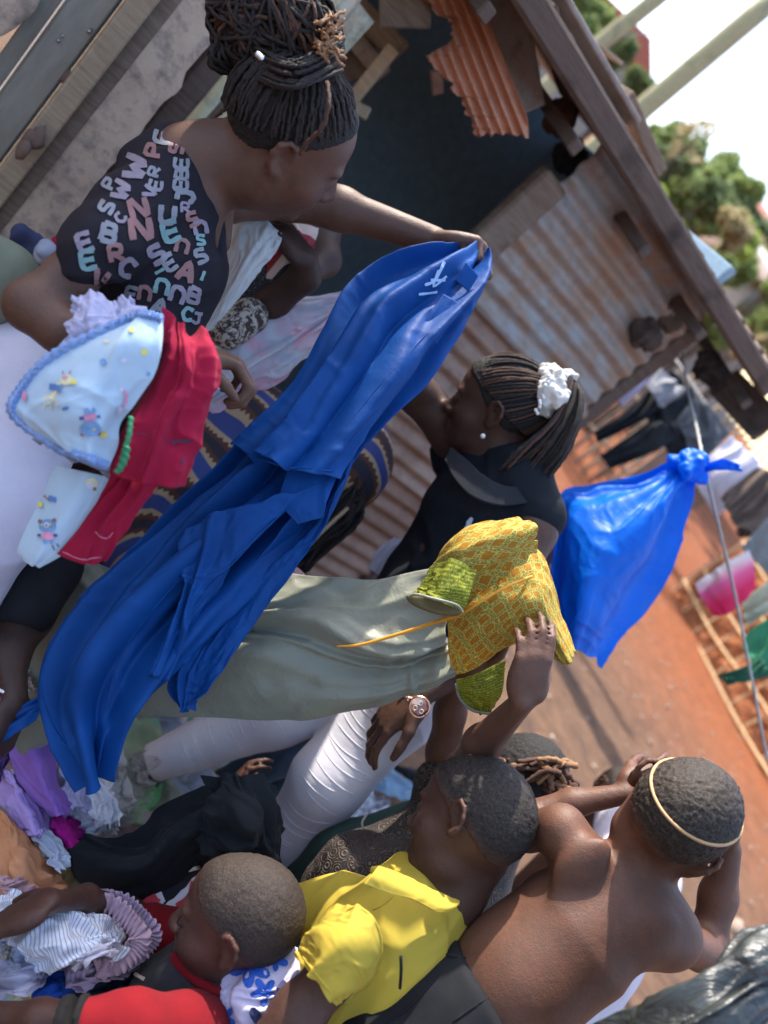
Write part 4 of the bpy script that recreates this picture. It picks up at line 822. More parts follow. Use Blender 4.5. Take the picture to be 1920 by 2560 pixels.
# watch
M_rg = solid('rose_gold', (.75, .42, .30), .28, 1.0); wc = P(1048, 1766, 1.355)
Rw = [V(.5, .86, -.1), V(-.86, .5, -.1), V(.1, .05, -1)]
wa = thing('wrist_watch', 'rose gold wrist watch on the ponytailed girl', 'watch')
def ring(name, c, A, R, r, mat, par, n=32, sy=1, a0=0, a1=2*pi): 
    t = np.linspace(a0, a1, n); return tube(name, c+R*(np.cos(t)[:, None]*A[0]+sy*np.sin(t)[:, None]*A[1]), r, mat, par, 0, 8)
blob('watch_case', [ell(wc, (.020, .020, .0055), Rw)], M_rg, wa, h=.0014); ring('bezel', wc+Rw[2]*.004, Rw, .0175, .0022, M_rg, wa)
Mdial = solid('dial', (.30, .13, .09), .3, .5); box('dial', wc+Rw[2]*.0058, Rw, (.0105, .0105, .0006), Mdial, wa, .004)
for x, y in ((-.006, -.005), (-.004, .007), (.007, .001)): ring('sub_dial', wc+Rw[2]*.007+Rw[0]*x+Rw[1]*y, Rw, .0036, .0006, M_pearl, wa, 16)
for i in range(7):
    t = -.3-.28*i; c = P(1052, 1742, 1.42)+.036*(cos(pi/2+t*.9+.5)*Rw[0]*-1+sin(pi/2+t*.9+.5)*-FW*1.0)
    box('watch_link', P(1030-3.2*i, 1750-8.2*i, 1.365+.0035*i*i), (V(.95, .3, 0), V(-.35, .93, 0), -FW), (.0095, .0043, .002), M_rg, wa, .001)
settle(wa); settle(pb_)

# ---- boy in the yellow polo shirt
def band_clip(p, n): n = N(n); p = np.array(p); return lambda G: (G-p)@n
t = thing('person', 'boy in a bright yellow polo shirt seen from the side, hand raised to chest', 'person'); t['label'] = 'boy with cropped hair in a bright yellow polo shirt, facing left'
A3 = frame(V(-.817, -.10, .55), V(.40, -.87, .25)); h3 = P(1178, 2055, 1.2); s3 = .90
q = head_prims(h3, A3, s3)+chain([(1205, 2130, 1.22, 75), (1130, 2220, 1.22, 78), (1060, 2270, 1.22, 90)], .03)
q += chain([(1040, 2290, 1.22, 100), (960, 2400, 1.22, 120), (820, 2560, 1.22, 120)], .05)+chain([(915, 2355, 1.13, 50), (835, 2430, 1.05, 58), (745, 2535, 1.04, 64), (640, 2650, 1.02, 55)], .02)+chain([(880, 2230, 1.32, 45), (720, 2270, 1.32, 40), (640, 2300, 1.32, 32)], .02)
q += foot_legs([P(800, 2590, 1.3), P(830, 2600, 1.2)], .055)
blob('body', q, SK[1], t, h=.0045); short_hair('hair', h3, A3, s3, H_f1, t, .004)
b = NB('yellow_jersey'); o_ = b.obj(); n1 = b.noise(o_, 9, 4); col = b.mix(b.ramp(n1, .35, .7), (.60, .44, .06), (.52, .41, .065)); M_yj = b.fin(col, .85, b.math('ADD', b.math('MULTIPLY', b.noise(o_, 800, 2), .2), b.noise(o_, 25, 4)), .3, .004, trans=.25, sheen=0, spec=.15)
ys = chain([(1060, 2262, 1.22, 105), (1010, 2310, 1.2, 128), (940, 2400, 1.2, 145), (800, 2560, 1.2, 150)], .05)+chain([(870, 2250, 1.28, 66), (760, 2275, 1.3, 62)], .04)+[cpx((1150, 2200, 1.22, 70), (1060, 2260, 1.22, 70), .01, '-')]
ysh = blob('polo_shirt', ys, M_yj, t, h=.0048, wr=[(V(1, -.2), 10, 3, .011, 21), (V(.5, 1), 12, 4, .007, 22)])
gsl = sheet('sleeve', [[(800, 2296, 1.12), (842, 2268, 1.05), (905, 2272, 1.01), (950, 2340, 1.02), (938, 2432, 1.12)], [(772, 2335, 1.10), (812, 2318, 1.02), (868, 2345, .975), (918, 2405, 1.0), (915, 2458, 1.10)], [(752, 2365, 1.08), (785, 2370, 1.0), (830, 2400, .968), (880, 2450, .985), (880, 2490, 1.08)], [(738, 2392, 1.07), (758, 2415, 1.0), (790, 2455, .97), (826, 2502, .985), (850, 2512, 1.07)]], M_yj, ysh, (100, 100), .009, 141, 3, 1., cr=.003, crf=4)
cp = [(938, 2170), (985, 2190), (1040, 2215), (1095, 2245), (1142, 2262)]; cp2 = [(915, 2208), (965, 2225), (1025, 2240), (1085, 2275), (1120, 2276)]
sheet('collar', [[(*p, 1.085+.012*i) for i, p in enumerate([(945, 2168), (1000, 2185), (1060, 2215), (1115, 2240), (1148, 2255)])], [(*p, 1.06+.012*i) for i, p in enumerate([(930, 2185), (985, 2210), (1045, 2235), (1105, 2265), (1147, 2260)])], [(*p, 1.052+.012*i) for i, p in enumerate([(910, 2210), (968, 2232), (1030, 2248), (1090, 2278), (1125, 2276)])]], M_yj, ysh, (20, 60), .0015, 4, thick=.004)
ridge('seam', [[(845, 2300), (880, 2268), (925, 2285), (948, 2330), (948, 2385), (925, 2430)]], gsl, .0022, M_yj, ysh); ridge('seam', [[(985, 2238), (955, 2262), (930, 2275)]], ysh, .002, M_yj, ysh); ridge('hem', [[(752, 2385), (782, 2425), (830, 2484)]], gsl, .0022, M_yj, ysh)
tube('collar_stand', [P(*p, d) for p, d in (((932, 2176), 1.16), ((985, 2172), 1.2), ((1015, 2178), 1.24))], .006, M_yj, ysh, 16)
settle(t)
# ---- boy without a shirt
t = thing('person', 'shirtless boy seen from behind with a thin tan band round his head', 'person')
A4 = frame(V(.40, .28, .85), V(.80, -.57, -.2)); h4 = P(1683, 2042, 1.15); s4 = .91
q = head_prims(h4, A4, s4)+chain([(1650, 2110, 1.17, 80), (1590, 2185, 1.17, 64), (1545, 2240, 1.17, 74)], .03)
q += chain([(1530, 2255, 1.18, 92), (1440, 2330, 1.17, 142), (1300, 2440, 1.15, 140), (1180, 2540, 1.15, 145)], .05)
q += chain([(1520, 2225, 1.17, 48), (1432, 2118, 1.18, 54), (1402, 2085, 1.18, 52)], .03)+chain([(1570, 2260, 1.17, 62), (1650, 2320, 1.16, 66), (1675, 2340, 1.17, 66)], .05)
q += chain([(1405, 2070, 1.18, 60), (1320, 2080, 1.25, 44), (1312, 2045, 1.28, 38), (1430, 2008, 1.28, 34), (1562, 1985, 1.27, 25)], .015)+hand_prims(P(1562, 1985, 1.27), V(.9, -.25, .3), V(0, .4, .9), .85, 1, (.4,)*4)
q += chain([(1680, 2335, 1.18, 56), (1748, 2375, 1.26, 44), (1768, 2350, 1.30, 44), (1796, 2240, 1.31, 42), (1824, 2120, 1.30, 29)], .02)+hand_prims(P(1824, 2115, 1.30), V(.1, -.95, .1), V(-.9, 0, .1), .85, -1, (.4,)*4)
for c, r in (((1455, 2160, 1.13), (.026, .050, .014)), ((1600, 2345, 1.115), (.030, .050, .018))): q.append(ell(P(*c), r, [V(.62, .78), V(-.78, .62), V(0, 0, 1)], .03))
q.append(cpx((1540, 2250, 1.02, 7), (1250, 2490, 1.015, 8), .035, '-'))
q += foot_legs([P(1130, 2600, 1.3), P(1200, 2620, 1.15)], .06)
blob('body', q, SK[3], t, h=.0043); hr4 = short_hair('hair', h4, A4, s4, H_f3, t, .004, .0, bump=.0016)
M_band = solid('tan_band', (.50, .32, .16), .6)
tr4 = bvh_of(hr4); p3 = []
for x, y in ((1628, 1960), (1712, 2082), (1835, 2078)):
    d_ = Vector(ray(x, y).tolist()).normalized(); h_ = tr4.ray_cast(Vector(CAM.tolist()), d_); p3.append(((np.array(h_[0]) if h_[0] is not None else P(x, y, 1.15))-h4)@A4.T/s4-np.array([0, -.012, .022]))
nb = N(A4@V(.40, -.80, -.50)); p3[0] = p3[1]; cb = nb*(p3[0]@nb); e1_ = N(np.cross(nb, [.3, .5, .2])); e2_ = np.cross(nb, e1_); ti = np.linspace(0, 2*pi, 72); r3h = np.array((.075, .095, .088))+.005; bnd = []
for t_ in ti:
    d_ = cos(t_)*e1_+sin(t_)*e2_; a_ = ((d_/r3h)**2).sum(); b_ = (2*d_*cb/r3h**2).sum(); c_ = ((cb/r3h)**2).sum()-1; bnd.append(cb+d_*((-b_+math.sqrt(max(b_*b_-4*a_*c_, 0)))/(2*a_)))
tubes('head_band', [tolocal((np.array(bnd)+np.array([0, -.012, .022]))*s4, h4, A4)], [.0026], M_band, t, 8)
M_bk = cloth('black_shorts_cloth', (.009, .010, .013), (.016, .017, .020), trans=0, wr=25, sheen=0)
spn = V(.76, -.65); sh_ = blob('shorts', chain([(1320, 2440, 1.15, 160), (1300, 2460, 1.15, 168), (1200, 2560, 1.14, 182), (980, 2700, 1.12, 190)], .04)+chain([(1080, 2480, 1.14, 90), (1010, 2560, 1.14, 100)], .04), M_bk, t, h=.006, clip=lambda G: (G-P(1240, 2462, 1.15))@spn, wr=[(V(.8, .5), 8, 3, .008, 41), (V(1, -1), 5, 5, .005, 42)])
ridge('waistband', [[(1105, 2385), (1180, 2405), (1270, 2475), (1350, 2545)]], sh_, .0035, M_bk, sh_); ridge('seam', [[(1095, 2440), (1020, 2520), (960, 2558)], [(1240, 2480), (1180, 2520), (1130, 2556)]], sh_, .002, M_bk, sh_)
tube('loose_thread', [P(1000, 2470, 1.02), P(1003, 2425, 1.0), P(1002, 2390, 1.0)], .0022, M_bk, sh_, 10); settle(t)
# ---- small boy in the red raglan shirt
t = thing('person', 'small boy with shaved head in red and charcoal shirt, bending over the clothes pile', 'person')
A5 = frame(V(-.955, -.25, .10), V(.28, -.94, -.12)); h5 = P(598, 2300, 1.12); s5 = .87
q = head_prims(h5, A5, s5, fat=1.08)+chain([(600, 2380, 1.15, 74), (570, 2440, 1.15, 72), (510, 2500, 1.16, 85)], .03)+chain([(500, 2510, 1.16, 85), (430, 2640, 1.16, 100)], .04)
q += chain([(430, 2550, 1.05, 48), (300, 2555, .98, 44), (100, 2545, .98, 38), (-60, 2540, 1.0, 32)], .02)
q += chain([(440, 2350, 1.3, 40), (320, 2285, 1.27, 34), (215, 2245, 1.16, 28), (130, 2255, 1.05, 25)], .02)+hand_prims(P(130, 2258, 1.04), V(-.9, .35, 0), V(.25, .9, .2), .82, -1, (.35, .4, .35, .3), (.1, .1), .22)
q += foot_legs([P(420, 2700, 1.25), P(440, 2720, 1.1)], .05)
blob('body', q, SK[4], t, h=.004); short_hair('hair', h5, A5, s5, H_f4, t, .0012, .0, bump=.0007)
e_ = h5+s5*(-.033*A5[0]+.0925*A5[1]-.0085*A5[2]); tubes('eyelashes', [crm([h5+s5*(-.047*A5[0]+.080*A5[1]-.008*A5[2]), h5+s5*(-.036*A5[0]+.0935*A5[1]-.0125*A5[2]), h5+s5*(-.022*A5[0]+.0935*A5[1]-.011*A5[2])], 10)], [.0011], H_base, t, 5)
M_char = cloth('charcoal_jersey', (.022, .021, .026), (.032, .031, .036), trans=0, wr=35); M_redj = cloth('red_jersey', (.17, .004, .008), (.13, .003, .007), trans=0, wr=35); M_charb = cloth('black_cuff', (.010, .009, .010), trans=0)
rs = blob('raglan_shirt', chain([(450, 2450, 1.12, 60), (520, 2485, 1.13, 90), (440, 2600, 1.16, 135), (350, 2720, 1.16, 140)], .05)+chain([(470, 2430, 1.2, 80), (420, 2470, 1.2, 90)], .04)+[cpx((570, 2440, 1.15, 72), (530, 2480, 1.15, 66), .008, '-')], M_char, t, h=.0048, wr=[(V(.6, 1), 9, 3, .004, 51)])
blob('sleeve', chain([(560, 2545, 1.12, 70), (450, 2580, 1.03, 80), (330, 2565, .98, 72), (215, 2555, .96, 58)], .03)+[cpx((180, 2552, .96, 44), (100, 2552, .96, 44), .006, '-')], M_redj, rs, h=.0045, wr=[(V(1, .2), 12, 4, .008, 52), (V(.3, 1), 7, 5, .006, 54)])
blob('sleeve', chain([(450, 2345, 1.28, 62), (375, 2318, 1.27, 58)], .03), M_redj, rs, h=.005, wr=[(V(1, .2), 12, 4, .004, 53)])
for x, w, r in ((207, 8, 60), (165, 14, 56)): blob('cuff_band', [cpx((x-w, 2550, .958, r), (x+w, 2550, .958, r), 0)], M_charb, rs, h=.004, clip=lambda G, x=x, w=w: np.abs((G-P(x, 2550, .96))@V(1, 0))-w*.96/FPX)
ridge('neck_band', [[(566, 2484), (530, 2474), (490, 2450), (450, 2412), (425, 2380)]], rs, .0075, M_redj, rs)
pr_ = solid('print_sand', (.55, .47, .38), .8)
LTm = [strip_poly([(322+6*i, 2420-10*i+j*8), (345+7*i, 2412-10*i+j*5), (368+3*i, 2396-10*i+j*3)], 6) for i in range(2) for j in (0, 2, 5)]+letter('I', 352, 2440, 30, -60)+letter('M', 350, 2400, 44, -55)+letter('X', 368, 2362, 34, -55)
o_ = decal('chest_print', LTm, rs, pr_, rs, .002)
if o_: o_['kind'] = 'stuff'
settle(t)
# ---- person with the red, black and white jersey behind the small boy
t = thing('person', 'child in red, black and white lettered jersey gathering up the black garment', 'person')
A6 = frame(V(-.9, .1, .3), V(.5, -.85, 0)); q = head_prims(P(640, 2290, 1.45), A6, .85)+chain([(610, 2330, 1.45, 50), (540, 2330, 1.45, 70), (470, 2280, 1.42, 90), (480, 2400, 1.45, 110)], .04)+chain([(530, 2230, 1.42, 45), (548, 2150, 1.38, 40), (500, 2090, 1.42, 34), (560, 2040, 1.46, 28)], .02)
q += hand_prims(P(560, 2045, 1.46), V(.3, -.9, 0), V(.9, .2, .2), .85, 1)+foot_legs([P(500, 2440, 1.5), P(470, 2400, 1.4)], .055)
blob('body', q, SK[4], t, h=.006); M_bj = cloth('black_jersey', (.02, .018, .024), trans=0)
jz = blob('jersey', chain([(520, 2250, 1.42, 80), (430, 2260, 1.38, 112), (420, 2380, 1.42, 120)], .04), M_bj, t, h=.006, wr=[(V(.6, 1), 9, 3, .004, 61)])
pw = solid('print_white', (.62, .58, .62), .8); pr2 = solid('print_red', (.5, .035, .06), .8)
for nm, m_, ps in (('white_print', pw, [strip_poly([(362, 2250), (405, 2232)], 42), strip_poly([(372, 2276), (398, 2246)], 30), strip_poly([(420, 2272), (462, 2236), (498, 2196)], 24), strip_poly([(470, 2262), (505, 2240)], 16), strip_poly([(470, 2176), (500, 2170)], 10)]), ('red_print', pr2, [strip_poly([(345, 2275), (362, 2262), (392, 2240)], 22), strip_poly([(388, 2268), (396, 2246)], 14), strip_poly([(440, 2264), (470, 2240), (480, 2205)], 9), strip_poly([(440, 2266), (500, 2262)], 8), strip_poly([(335, 2300), (420, 2300)], 34)])):
    o_ = decal(nm, ps, jz, m_, jz, .0015 if nm[0] == 'w' else .0035)
    if o_: o_['kind'] = 'stuff'
settle(t)
# ---- woman behind holding the yellow dress
b = NB('black_lace'); o_ = b.obj(); vv = b.n('TexVoronoi', i_Vector=o_, i_Scale=46.); w1 = b.math('SINE', b.math('MULTIPLY', vv.outputs['Distance'], 34.)); n2 = b.noise(o_, 95, 4, .7)
f = b.ramp(b.math('ADD', b.math('MULTIPLY', w1, .35), n2), .5, .9); col = b.mix(f, (.020, .015, .014), (.16, .115, .09)); M_lace = b.fin(col, .6, f, .9, .004, spec=.4)
t = thing('person', 'person in black lace dress and dark green trousers, holding up the yellow dress', 'person')
A7 = frame(V(-.75, .35, .5), V(.72, -.66, -.1)); h7 = P(1296, 1972, 1.5)
q = head_prims(h7, A7, .92)+chain([(1270, 2030, 1.52, 55), (1220, 2080, 1.54, 70)], .03)+chain([(1200, 2090, 1.55, 95), (1110, 2220, 1.55, 110), (1000, 2260, 1.55, 110)], .04)
q += chain([(1160, 2010, 1.5, 52), (1155, 1930, 1.38, 46), (1205, 1860, 1.28, 44), (1306, 1755, 1.16, 30)], .02)+hand_prims(P(1306, 1755, 1.16), V(.22, -.95, -.1), V(-.1, .0, .95), .84, -1, (.42, .45, .5, .5), (.7, .4), .07)
q += chain([(1110, 2020, 1.58, 50), (1110, 1880, 1.52, 42), (1125, 1780, 1.50, 38), (1150, 1690, 1.46, 30)], .02)+hand_prims(P(1150, 1690, 1.42), V(.4, -.9, 0), V(0, 0, -1), .95, 1, (.8,)*4)+foot_legs([P(900, 2300, 1.7), P(960, 2330, 1.6)], .06)
blob('body', q, SK[0], t, h=.0046)
short_hair('scalp_hair', h7, A7, .92, H_base, t, .006, .0)
dr = []
for i in range(46):
    a = P(1262+rng.uniform(-5, 110), 1905+rng.uniform(-8, 60), 1.44+rng.uniform(-.03, .05)); c = P(1385+rng.uniform(-20, 62), 1950+rng.uniform(-45, 45), 1.46+rng.uniform(-.05, .05)); dr.append(crm([a, (a+c)/2+CX*.003+CY*rng.uniform(.002, .018), c], 16))
tubes('dreadlocks', dr[:30], [np.linspace(.004, .0062, 16)]*30, H_brown, t, 7, .2, 70); tubes('dreadlocks', dr[30:], [np.linspace(.004, .0062, 16)]*16, H_gold, t, 7, .2, 70)
blob('lace_dress', chain([(1195, 2075, 1.52, 118), (1110, 2230, 1.5, 138), (950, 2290, 1.48, 140)], .05)+chain([(1100, 2010, 1.53, 72), (1095, 1960, 1.5, 58)], .04)+chain([(1050, 2090, 1.47, 70), (880, 2170, 1.42, 76), (820, 2220, 1.42, 70)], .03), M_lace, t, h=.006, wr=[(V(.6, 1), 8, 3, .006, 71)])
M_dgreen = cloth('dark_green_twill', (.025, .055, .045), (.04, .075, .06), trans=0)
blob('trousers', chain([(1060, 2060, 1.62, 66), (860, 2150, 1.56, 82), (740, 2260, 1.6, 80), (640, 2420, 1.8, 60)], .04), M_dgreen, t, h=.007); tube('trouser_piping', [P(918, 2018+15, 1.515), P(905, 2060, 1.50), P(920, 2090, 1.50)], .0022, pr_, t, 12); settle(t)
# ---- child far behind, white dress
t = thing('person', 'distant child in a white dress, head just above the raised forearm', 'person')
A8 = frame(V(-.3, .5, -.8), V(.78, -.62, -.1)); h8 = P(1535, 2000, 2.3); q = head_prims(h8, A8, .9)+chain([(1500, 2060, 2.3, 35), (1460, 2110, 2.3, 60), (1350, 2250, 2.3, 80)], .03)+foot_legs([P(1330, 2300, 2.35), P(1300, 2280, 2.2)], .05); blob('body', q, SK[3], t, h=.007); short_hair('hair', h8, A8, .9, H_f3, t, .004)
M_wht = cloth('white_cotton', (.72, .68, .74), (.62, .58, .66), trans=.2)
blob('white_dress', chain([(1560, 2070, 2.0, 75), (1580, 2180, 1.9, 100), (1480, 2350, 1.85, 120), (1400, 2500, 1.85, 130)], .05), M_wht, t, h=.008, wr=[(V(.8, .6), 9, 3, .008, 81)]); settle(t)
# ---- bending woman in kanga cloth, behind the blue dress
b = NB('kanga_print'); o_ = b.obj(); ww = b.noise(o_, 5, 3, .5, dist=1.2); w1 = b.n('TexWave', i_Vector=b.rot(o_, (.6, .4, .5)), i_Scale=3.2, i_Distortion=5., i_Detail=1., i_Detail_Scale=1.2, wave_type='RINGS').outputs['Fac']
zz = b.n('TexWave', i_Vector=o_, i_Scale=22., i_Distortion=4., i_Detail=1.).outputs['Fac']; tooth = b.math('GREATER_THAN', b.math('ADD', w1, b.math('MULTIPLY', zz, .18)), .52)
col = b.mix(tooth, (.13, .055, .04), (.52, .38, .25)); col = b.mix(b.math('GREATER_THAN', w1, .78), col, (.06, .09, .30)); col = b.mix(b.math('LESS_THAN', w1, .12), col, (.045, .04, .06)); M_kanga = b.fin(col, .8, b.noise(o_, 40, 4), .3, .004, trans=.2)
t = thing('person', 'bending woman in blue and brown kanga wrap, black braids hanging down', 'person')
A9 = frame(V(-.6, .75, .2), V(.75, .5, -.1)); h9 = P(850, 1180, 1.85); q = head_prims(h9, A9, 1.)+chain([(800, 1140, 1.9, 60), (720, 1120, 1.95, 90), (600, 1130, 1.95, 120), (470, 1250, 1.9, 130)], .04)+foot_legs([P(450, 1300, 2.0), P(430, 1280, 1.85)], .07)
blob('body', q, SK[1], t, h=.007); blob('head_wrap', [ell(P(868, 1158, 1.83), (.108, .112, .105), A9), cpx((900, 1120, 1.83, 80), (850, 1110, 1.85, 90))], M_kanga, t, h=.006, wr=[(V(.5, 1), 9, 3, .004, 91)])
blob('kanga_dress', chain([(720, 1110, 1.93, 110), (600, 1090, 1.9, 140), (520, 1200, 1.85, 140), (420, 1400, 1.85, 130), (330, 1560, 2.0, 120)], .05), M_kanga, t, h=.008, wr=[(V(.6, 1), 6, 3, .008, 92)])
hb = []
for i in range(90):
    a = P(885+rng.uniform(-60, 30), 1190+rng.uniform(-50, 70), 1.74+rng.uniform(0, .06)); c = P(720+rng.uniform(-45, 60), 1400+rng.uniform(-40, 40), 1.74+rng.uniform(-.03, .06)); m_ = P(872+rng.uniform(-50, 30), 1290+rng.uniform(-25, 25), 1.72+rng.uniform(0, .06)); hb.append(crm([a, m_, c], 18))
tubes('black_braids', hb, [np.full(18, .0042)]*90, H_black, t, 6, .15, 60); settle(t)
# ---- jeans legs behind the girl
t = thing('person', 'person in dark blue jeans standing behind the white trousers', 'person')
q = head_prims(P(1300, 1400, 2.2), frame(V(-.5, .3, .7), V(.78, -.62)), .9)+chain([(1260, 1450, 2.2, 45), (1190, 1510, 2.2, 90), (1010, 1650, 2.15, 90)], .04)+foot_legs([P(950, 1690, 2.2), P(900, 1660, 2.1)], .055); blob('body', q, SK[1], t, h=.008)
M_jean = cloth('dark_denim', (.055, .085, .12), (.035, .05, .075), trans=0, wr=45); M_jeanl = cloth('mid_denim', (.12, .17, .22), (.07, .10, .14), trans=0, wr=45)
blob('top', chain([(1190, 1510, 2.2, 100), (1050, 1620, 2.15, 100)], .03), M_bj, t, h=.009)
blob('jeans', chain([(1010, 1660, 2.12, 90), (850, 1790, 2.05, 60), (700, 1880, 2.05, 50), (560, 1960, 2.1, 42)], .03)+chain([(980, 1700, 2.2, 80), (800, 1880, 2.15, 56), (660, 1985, 2.2, 44), (570, 2050, 2.25, 38)], .03), M_jean, t, h=.006, wr=[(V(-.8, .6), 9, 3, .006, 95), (V(.6, .8), 5, 3, .005, 96)])
blob('red_cloth_end', chain([(790, 1790, 1.95, 22), (820, 1770, 1.95, 16)], .01), M_redj, t, h=.005); settle(t)
# ---- person behind the lettered shirt, holding the white cloth
t = thing('person', 'person in striped sleeve and black lace top holding white cloth near the doorway', 'person')
q = head_prims(P(715, 440, 1.75), frame(V(.2, .9, -.2), V(.78, -.62)), .85)+chain([(690, 480, 1.75, 45), (640, 560, 1.75, 80), (560, 740, 1.75, 90)], .04)+chain([(700, 500, 1.72, 52), (800, 565, 1.7, 52), (812, 650, 1.66, 38), (760, 690, 1.6, 30)], .02)
q += chain([(600, 800, 1.6, 44), (680, 760, 1.55, 40), (762, 690, 1.5, 37), (768, 655, 1.47, 28)], .02)+hand_prims(P(770, 660, 1.47), V(-.55, -.75, 0), V(-.5, .5, .6), .95, -1, (.5, .55, .6, .65), (.6, .4))+foot_legs([P(350, 1000, 2.0), P(330, 980, 1.9)], .07)
blob('body', q, SK[2], t, h=.0046)
b = NB('striped_sleeve'); o_ = b.obj(); x = b.sep(b.rot(o_, (.35, -.25, .5)))[0]; fr = b.math('FRACT', b.math('MULTIPLY', x, 26.)); col = b.mix(b.math('GREATER_THAN', fr, .5), (.62, .52, .50), (.03, .03, .035)); col = b.mix(b.math('GREATER_THAN', b.math('FRACT', b.math('MULTIPLY', x, 8.67)), .82), col, (.30, .03, .05)); M_str = b.fin(col, .8)
sheet('striped_sleeve', [[(690, 540, 1.54), (740, 520, 1.52), (800, 560, 1.54)], [(665, 610, 1.54), (730, 610, 1.50), (785, 620, 1.54)], [(640, 690, 1.55), (700, 700, 1.52), (758, 690, 1.56)]], M_str, t, (50, 50), .006, 5, 4)
b = NB('sparkle_black'); o_ = b.obj(); n = b.noise(o_, 420, 2, .8); M_spk = b.fin(b.mix(b.ramp(n, .58, .66), (.02, .018, .022), (.3, .28, .28)), .5, n, .6)
blob('black_top', chain([(640, 600, 1.68, 90), (640, 710, 1.6, 70), (580, 800, 1.62, 70)], .04), M_spk, t, h=.006, wr=[(V(.6, 1), 9, 3, .004, 97)])
b = NB('cream_lace'); o_ = b.obj(); n = b.noise(o_, 70, 4, .7, dist=1.); M_cl = b.fin(b.mix(b.ramp(n, .48, .54), (.06, .04, .035), (.50, .44, .38)), .8, n, .6)
blob('lace_cuff', chain([(625, 790, 1.52, 46), (570, 830, 1.5, 44)], .02), M_cl, t, h=.004)
blob('lace_collar', chain([(695, 555, 1.56, 28), (680, 590, 1.56, 26)], .02), M_cl, t, h=.004); settle(t)
# ---- arm entering at the left
t = thing('person', 'person mostly out of view at left, black sleeve, hand pulling the blue dress', 'person')
q = head_prims(P(-30, 1050, 1.9), frame(V(.8, .5, .2), V(.7, -.7)), .9)+chain([(-60, 1120, 1.9, 60), (-120, 1260, 1.8, 110), (-200, 1450, 1.7, 120)], .05)+chain([(-20, 1300, 1.5, 60), (110, 1400, 1.35, 58), (70, 1540, 1.3, 58), (20, 1640, 1.25, 46), (38, 1750, 1.2, 30)], .02)
q += hand_prims(P(40, 1748, 1.2), V(-.35, .93, 0), V(-.9, -.3, .2), 1.0, 1, (.6, .7, .8, .9), (.5, .4))+foot_legs([P(-300, 1600, 1.9), P(-280, 1580, 1.7)], .07); blob('body', q, SK[2], t, h=.0046)
blob('black_sleeve', chain([(-100, 1250, 1.65, 120), (-20, 1310, 1.5, 84), (118, 1410, 1.33, 76), (72, 1520, 1.27, 72)], .04)+[cpx((40, 1600, 1.25, 55), (30, 1660, 1.2, 60), .006, '-')], M_bk, t, h=.005, wr=[(V(.6, 1), 9, 3, .003, 98)])
M_bang = solid('white_bangle', (.8, .8, .78), .3); ring('bangle', P(30, 1722, 1.215), [V(.95, .3, 0), V(0, 0, 1)], .023, .0028, M_bang, t); settle(t)

# ================================================================== garments
M_blue = None
b = NB('royal_blue_satin'); o_ = b.obj(); n1 = b.noise(o_, 7, 5, .6); col = b.mix(b.ramp(n1, .3, .75), (.006, .072, .29), (.004, .045, .19)); M_blue = b.fin(col, .55, b.math('ADD', b.noise(o_, 22, 5, .6, dist=.8), b.math('MULTIPLY', b.noise(o_, 900, 2), .1)), .35, .006, trans=.18, sheen=0, spec=.15, tcol=(0, .17, .65))
def garment(name, label, cat='garment', group=None): return thing(name, label, cat, group)
g = garment('blue_dress', 'long royal blue dress stretched between the bun haired woman and another hand', 'dress')
def D2(L, d): return [(x, y, d) for x, y in L]
sheet('bodice', [D2([(1140, 628), (1190, 640), (1222, 655)], 1.47), [(1065, 618, 1.43), (1150, 680, 1.40), (1218, 725, 1.46)], [(965, 648, 1.40), (1075, 740, 1.36), (1172, 800, 1.42)], [(872, 712, 1.37), (990, 810, 1.31), (1108, 885, 1.38)], [(800, 830, 1.33), (930, 900, 1.27), (1058, 952, 1.35)], [(722, 960, 1.30), (840, 1020, 1.24), (962, 1055, 1.31)], [(650, 1050, 1.28), (770, 1110, 1.22), (905, 1120, 1.29)], [(585, 1118, 1.27), (700, 1175, 1.20), (868, 1182, 1.28)]], M_blue, g, (220, 110), .030, 12, 3.0, .5, cr=.004, crf=4, warp=.35, edge=.004, fn=lambda u, v: .016*np.sin(2*pi*(2.6*u+.25*np.sin(3*v)+.2))+.007*np.sin(2*pi*(5.3*u+.3*np.sin(4*v+1))))
sheet('skirt', [[(640, 1060, 1.31), (760, 1110, 1.30), (880, 1150, 1.31)], [(560, 1150, 1.29), (690, 1200, 1.27), (835, 1250, 1.30)], [(440, 1250, 1.27), (590, 1300, 1.23), (790, 1340, 1.29)], [(320, 1370, 1.24), (470, 1400, 1.19), (690, 1440, 1.26)], [(195, 1490, 1.22), (350, 1520, 1.16), (560, 1560, 1.22)], [(108, 1620, 1.20), (250, 1640, 1.13), (450, 1660, 1.19)], [(92, 1740, 1.19), (200, 1760, 1.13), (372, 1745, 1.17)], [(130, 1850, 1.18), (210, 1860, 1.13), (310, 1825, 1.16)], [(222, 1945, 1.17), (236, 1958, 1.14), (255, 1935, 1.15)]], M_blue, g, (240, 130), .046, 31, 3.0, .5, cr=.004, crf=4, warp=.4, edge=.004, fn=lambda u, v: .020*np.sin(2*pi*(2.8*u+.3*np.sin(2.4*v)+.5))+.008*np.sin(2*pi*(6.1*u+.4*np.sin(3*v+1))))
sheet('side_panel', [[(780, 1200, 1.27), (868, 1190, 1.26)], [(690, 1320, 1.25), (815, 1310, 1.24)], [(590, 1440, 1.23), (735, 1420, 1.22)], [(490, 1570, 1.21), (640, 1560, 1.20)], [(415, 1690, 1.20), (540, 1700, 1.18)], [(448, 1782, 1.19), (468, 1770, 1.18)]], M_blue, g, (150, 60), .026, 43, 2.6, .5, cr=.003, crf=5, edge=.005)
